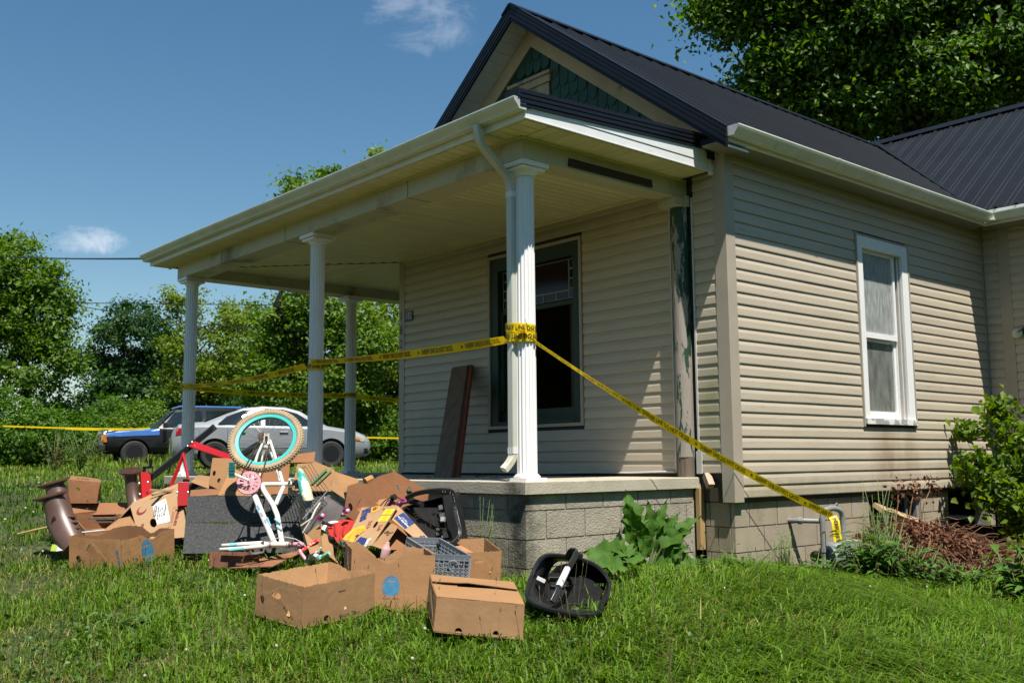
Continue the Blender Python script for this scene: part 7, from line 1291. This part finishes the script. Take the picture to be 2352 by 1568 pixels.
burdock('tall leafy burdock growing against the porch foundation', at(1490, 1335, 7.7), [(1462, 1228, 1446, 1128, .20, .05), (1468, 1238, 1437, 1160, .17, -.1), (1470, 1260, 1440, 1205, .15, -.12), (1502, 1230, 1490, 1150, .10, 0), (1506, 1226, 1528, 1148, .09, .03), (1508, 1240, 1556, 1178, .12, .02), (1520, 1256, 1598, 1180, .17, .0), (1506, 1268, 1580, 1212, .18, -.1), (1480, 1292, 1442, 1256, .17, -.12), (1474, 1296, 1452, 1352, .22, -.22), (1490, 1292, 1542, 1306, .20, -.2), (1512, 1288, 1602, 1288, .19, -.12), (1522, 1302, 1618, 1282, .16, -.05), (1470, 1290, 1438, 1322, .16, -.16), (1498, 1250, 1470, 1190, .13, .05), (1495, 1275, 1470, 1225, .16, -.1), (1500, 1300, 1500, 1350, .2, -.25), (1530, 1280, 1575, 1250, .15, -.1)], 7.7, 3)
burdock('low broad burdock leaves beside the black basket', at(1425, 1310, 7.1), [(1440, 1292, 1345, 1262, .24, -.05), (1432, 1280, 1378, 1246, .22, .1), (1444, 1278, 1418, 1248, .2, .1), (1430, 1296, 1375, 1290, .2, -.15), (1440, 1290, 1470, 1262, .16, .1)], 7.1, 5)
WEED = leafmat('weed_leaves', (.03, .08, .008), (.055, .135, .012), (.10, .20, .02), trans=.3, rough=.6); SHRUB = leafmat('sapling_leaves', (.065, .125, .010), (.11, .19, .016), (.18, .26, .03), trans=.45)
def leafy(name, label, base, stems, per, L_, W_, m, seed, cat='plant', group=None, droop=.5, stemr=.006, spreadx=1.):
    """stems (yard-frame dx, dd, height) with shaped leaves up their length"""
    t = root(name, label, cat, base, group=group); rng = np.random.default_rng(seed); Vs, Fs, T = [], [], []; off = 0; sm_ = MB()
    for dx, dd, h in stems:
        tip = base+(Y(dx, dd)-Y(0, 0))+Z*h; mid = base.lerp(tip, .5)+(Y(rng.normal()*.03, rng.normal()*.03)-Y(0, 0))-Z*.0; sm_.tube([base, mid, tip], [stemr, stemr*.7, stemr*.3], 5)
        for i in range(per):
            f = .22+.78*(i+rng.random()*.6)/per; p = (base.lerp(mid, f*2) if f < .5 else mid.lerp(tip, min(1, f*2-1))); a = i*2.4+rng.random(); s = (1-.45*f)*(.7+.6*rng.random())
            d_ = Vector((math.cos(a), math.sin(a), .35-droop*rng.random())).normalized(); lf = leaf_shape(L_*s, W_*s, 0, 5, .3, .14); place_leaf(lf, p+d_*.02, d_, (rng.normal()*.3, rng.normal()*.3, 1)); Vs.append(np.array(lf.v)); Fs.append(np.array(lf.f)+off); off += len(lf.v); T.append(np.full(len(lf.v), rng.random()))
    bulk('leaves', np.concatenate(Vs), np.concatenate(Fs), m, t, np.concatenate(T), sm=True)['kind'] = 'stuff'; obj('stem', sm_, STEM, t, sm=True); return t
def wp(x, y): return Vector((x, y, gz(x, y)))
rw = random.Random(9)
def weeds(lb, x, d, n, hmin, hmax, sp, per, L_, W_, seed, m=None): leafy('weed_clump', lb, G(V2(x, d), d), [(rw.uniform(-sp, sp), rw.uniform(-.18, .18), rw.uniform(hmin, hmax)) for _ in range(n)], per, L_, W_, m or WEED, seed, group='weeds along the side wall')
weeds('tall broad-leaved weed clump in front of the gas meter', 1970, 8.35, 41, .22, .52, .26, 10, 0.176, 0.068, 1)
weeds('lobed weeds at the foot of the gas meter pipe', 1850, 8.35, 25, .12, .30, .2, 7, 0.121, 0.054, 2)
weeds('feathery weeds standing between meter and brush pile', 2010, 8.75, 41, .4, .72, .2, 15, 0.081, 0.015, 3)
weeds('dark green weeds in front of the brush pile', 2060, 8.3, 48, .15, .42, .32, 9, 0.115, 0.047, 4)
weeds('ferny weeds below the corner post', 1700, 8.1, 28, .08, .28, .25, 9, 0.069, 0.023, 5)
weeds('weeds at the lower edge under the brush pile', 2180, 8.2, 41, .12, .34, .35, 8, 0.108, 0.047, 6)
weeds('wild carrot stalks rising beside the gas meter', 2000, 8.9, 11, .7, .95, .12, 12, 0.069, 0.011, 14)
weeds('thin leafy stalks against the tan foundation blocks', 1790, 8.5, 14, .25, .5, .1, 10, 0.057, 0.011, 15)
weeds('broad dark leaves at the edge of view below the sapling', 2330, 7.6, 32, .2, .5, .2, 8, 0.216, 0.095, 16)
weeds('low lobed weeds between porch slab and corner post', 1640, 7.7, 28, .08, .22, .22, 7, 0.108, 0.047, 17)
leafy('weed_clump', 'thin chickweed growing up the blocks behind the leaning basket', wp(-.72, -2.03), [(rw.uniform(-.06, .06), rw.uniform(-.03, .03), rw.uniform(.3, .62)) for _ in range(9)], 16, .022, .012, SHRUB, 7, stemr=.003)
def sapling(label, base, ms, n, seed, size=.082):
    rng = np.random.default_rng(seed); t = root('maple_sapling', label, 'shrub', base); lob = [(*at(x, y, d), rx*d/2286, rx*d/2286*.8, ry*d/2286) for x, y, d, rx, ry in ms]
    P, out, cc = crown_points(rng, lob, n, 11, .07, .15); V, F, tone = leaves(P, size, rng, upbias=.55, out=out*.6, asp=.72, droop=.5); bulk('leaves', V, F, SHRUB, t, tone)['kind'] = 'stuff'; mb = MB()
    for i in rng.choice(len(cc), min(40, len(cc)), replace=False): q = Vector(cc[i]); mb.tube([base, base.lerp(q, .5)+Vector((rng.normal()*.04, rng.normal()*.04, .03)), q], [.009, .006, .002], 5)
    obj('stem', mb, mat('green_brown_stem', (.10, .10, .035), (.08, .06, .03), rough=.7), t, sm=True)
sapling('bright maple sapling growing against the far end of the side wall', Vector((.45, 4.35, gz(.45, 4.35))), [(2230, 1000, 10.6, 34, 36), (2300, 960, 10.4, 40, 45), (2250, 1080, 10.4, 45, 50), (2330, 1050, 10.3, 50, 80), (2290, 1130, 10.2, 50, 50), (2345, 1180, 10.1, 40, 70)], 150, 8)
sapling('lower maple shoots at the edge of view beside the crawl opening', Vector((1.3, 4.3, gz(1.3, 4.3))), [(2340, 1290, 9.8, 40, 60), (2390, 1200, 9.9, 50, 110), (2340, 1380, 8.6, 30, 30)], 90, 9)
leafy('weed_clump', 'rosette of long lance leaves flattened in the lawn', G(-2.35, 6.1), [(rw.uniform(-.16, .24), rw.uniform(-.15, .15), rw.uniform(.03, .10)) for _ in range(14)], 3, .20, .035, leafmat('plantain_leaves', (.05, .11, .014), (.08, .16, .03), (.12, .2, .05), trans=.2), 10)
leafy('weed_clump', 'tall reedy weeds at the lawn edge before the truck', G(V2(190, 21), 21), [(rw.uniform(-.4, .4), rw.uniform(-.3, .3), rw.uniform(.5, 1.0)) for _ in range(18)], 9, .30, .03, leafmat('reed_leaves', (.06, .11, .02), (.10, .16, .03), (.16, .2, .06)), 11)
leafy('weed_clump', 'dry tan weed stalks beside the reedy weeds', G(V2(130, 21.5), 21.5), [(rw.uniform(-.4, .4), rw.uniform(-.3, .3), rw.uniform(.5, 1.05)) for _ in range(14)], 8, .16, .02, leafmat('dry_leaves', (.16, .10, .05), (.24, .16, .08), (.3, .22, .12)), 12)
leafy('weed_clump', 'single feathery weed in front of the sedan bumper', G(V2(392, 18), 18), [(rw.uniform(-.12, .12), 0, rw.uniform(.45, .75)) for _ in range(7)], 14, .10, .012, WEED, 13)
# ------------------------------------------------------------------ brush pile by the crawl opening
bpile = root('brush_pile', 'heap of dead brown vines and leaves below the side window', 'brush pile', wp(.7, 3.0)); DEAD = mat('dead_vine', (.15, .065, .034), (.23, .11, .06), scale=6, rough=.85); rng = np.random.default_rng(31)
tw = MB(); n_tw = 420
def heap(x, y): return max(0., .50*math.exp(-((y-2.0-.5*(x-.3))/.80)**2-((x-.35)/.60)**2)+.16*math.exp(-((y-3.0)/.7)**2-((x-.7)/.5)**2))
for i in range(n_tw):
    x, y = .55+rng.normal()*.36, 2.35+rng.normal()*.62
    if x < .02: x = .05+abs(x)
    z = gz(x, y)+heap(x, y)*rng.uniform(.75, 1.1)+.02; a = rng.random()*6.28; l = rng.uniform(.12, .5); pts = [Vector((x, y, z))]
    for k in range(4):
        a += rng.normal()*.5; pts.append(pts[-1]+Vector((math.cos(a), math.sin(a), rng.normal()*.28))*l/4)
        pts[-1].x = max(pts[-1].x, .03)
    tw.tube(pts, [rng.uniform(.002, .006)]*4+[.0015], 4, cap=False)
for k in range(3):
    b0 = Vector((.30, 2.0+.25*k, gz(.30, 2.0+.25*k)+.5)); tw.tube([b0, b0+Vector((.02, .05, .2)), b0+Vector((.0, .1+.1*k, .38))], [.007, .005, .003], 5)
obj('twigs', tw, DEAD, bpile)['kind'] = 'stuff'
P_ = []
for i in range(6500):
    x, y = .6+rng.normal()*.38, 2.4+rng.normal()*.62; x = max(.04, x); P_.append((x, y, gz(x, y)+heap(x, y)*rng.uniform(.7, 1.05)+.01))
for k in range(3):
    b0 = np.array((.30, 2.1+.32*k, gz(.30, 2.0+.25*k)+.84)); P_ += list(b0+rng.normal(size=(45, 3))*np.array((.04, .05, .06)))
V_, F_, T_ = leaves(np.array(P_), .05, rng, upbias=.2, asp=.5); bulk('dead_leaves', V_, F_, leafmat('dead_brown_leaves', (.075, .03, .015), (.14, .058, .028), (.25, .12, .065), trans=.1, rough=.8), bpile, T_)['kind'] = 'stuff'
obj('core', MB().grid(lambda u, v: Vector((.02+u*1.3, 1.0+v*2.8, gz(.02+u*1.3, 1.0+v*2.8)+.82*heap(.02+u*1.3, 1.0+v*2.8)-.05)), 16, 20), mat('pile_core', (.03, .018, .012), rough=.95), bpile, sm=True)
lg = obj('fallen_log', MB().tube([at(2000, 1275, 8.95), at(2060, 1300, 8.9), at(2140, 1335, 8.85)], [.085, .10, .085], 12), mat('grey_bark', (.16, .13, .105), (.06, .048, .038), scale=9, rough=.95, bump=.03, bscale=14), sm=True); tag(lg, 'grey barked log half hidden under the brush pile', 'log')
lw = mat('pale_wood', (0, 0, 0)); tag(obj('lumber_plank', MB().bar((.17, 1.95, -.31), (.30, 3.05, -.60), .12, .04, upv=(.6, 0, 1)), mat('fresh_lumber', (.45, .30, .17), (.36, .23, .12), scale=3, stretch=(8, .6, 8), rough=.75)), 'pale lumber plank lying on top of the brush pile', 'plank')
tag(obj('white_trim_strip', MB().bar(at(2150, 1352, 8.5), at(2310, 1388, 8.3), .05, .025), mat('peeling_white', (.75, .75, .73), (.4, .36, .3), scale=10, lo=.55, hi=.62, rough=.6)), 'peeling white trim strip lying in the weeds below the pile', 'trim strip')
tb_ = root('black_plastic_sheet', 'folded black plastic sheet beside the crawl opening', 'plastic sheet', wp(.35, 4.1)); qplate('sheet', (Vector((.25, 3.9, -.72)), Vector((.55, 4.5, -.82)), Vector((.45, 4.4, -.62)), Vector((.15, 3.8, -.55))), tb_, mat('black_sheet', (.012, .012, .013), rough=.35), th=.004, warp=.03)
# ------------------------------------------------------------------ clover and seed heads scattered through the lawn
def scatter_small():
    rng = np.random.default_rng(5); V, F, T = [], [], []; off = 0
    n = 90; d = 4.3+rng.random(n)**.9*12; r = (rng.random(n)-.5)*1.05*d
    for i in range(n):
        p = G(r[i], d[i])
        if (p.x < XS+.02 and p.y > YS-.02) or (p.x < .0 and p.y > 0) or (p.x > -.1 and p.y > 4.6): continue
        h = rng.uniform(.07, .16); q = MB(); s = max(1., d[i]/8)
        q.lathe([(.001, h-.008), (.007*s, h-.004), (.009*s, h+.003), (.006*s, h+.010), (.001, h+.012)], 6, Matrix.Translation(p), cap=False); V.append(np.array(q.v)); F.append(np.array(q.f)+off); off += len(q.v); T.append(np.full(len(q.v), .3+.7*rng.random()))
    o = bulk('clover_flowers', np.concatenate(V), np.concatenate(F), mat('clover_white', (.26, .20, .16), (.52, .52, .44), attr='tone', rough=.8), None, np.concatenate(T)); tag(o, 'small white clover heads dotted through the lawn', 'clover', kind='stuff')
    st = []; n = 300; d = 4.6+rng.random(n)*3.2; r = (rng.random(n)-.42)*1.0*d; mb = MB()
    for i in range(n):
        p = G(r[i], d[i])
        if (p.x < XS+.02 and p.y > YS-.02) or (p.x < .0 and p.y > 0): continue
        h = rng.uniform(.15, .34); a = rng.random()*6.28; b = p+Vector((math.cos(a)*.05, math.sin(a)*.05, h)); mb.tube([p, p.lerp(b, .5)+Z*.02, b], [.0013, .0011, .0009], 3, cap=False); mb.tube([b, b+(b-p).normalized()*.012, b+(b-p).normalized()*.028], [.0015, .0036, .001], 4, cap=False)
    tag(obj('seed_stalks', mb, mat('seed_stalk', (.12, .13, .04), (.16, .10, .05), scale=3, rough=.8)), 'thin seed stalks standing up out of the lawn', 'grass stalks', kind='stuff')
    P = []; n = 3200; d = 4.0+rng.random(n)*4.5; r = (rng.random(n)-.5)*1.08*d; k = vnoise(r+60, d+60, 1.4, 9) > .52; r, d = r[k], d[k]; x = CAM.x+r*math.cos(YAW)-d*math.sin(YAW); y = CAM.y+r*math.sin(YAW)+d*math.cos(YAW); keep = ~((x < XS+.02) & (y > YS-.02)) & ~((x < 0) & (y > 0)); x, y = x[keep], y[keep]
    for _ in range(3): P.append(np.stack([x+rng.normal(size=len(x))*.012, y+rng.normal(size=len(x))*.012, gza(x, y)+.05+.04*rng.random(len(x))], 1))
    V_, F_, T_ = leaves(np.concatenate(P), .026, rng, upbias=1.2, asp=.9); tag(bulk('clover_leaves', V_, F_, leafmat('clover_leaf', (.03, .08, .01), (.05, .12, .016), (.08, .16, .03), trans=.2), None, T_), 'patches of clover leaves low in the lawn', 'clover', kind='stuff')
scatter_small()
print('blades', lawn())
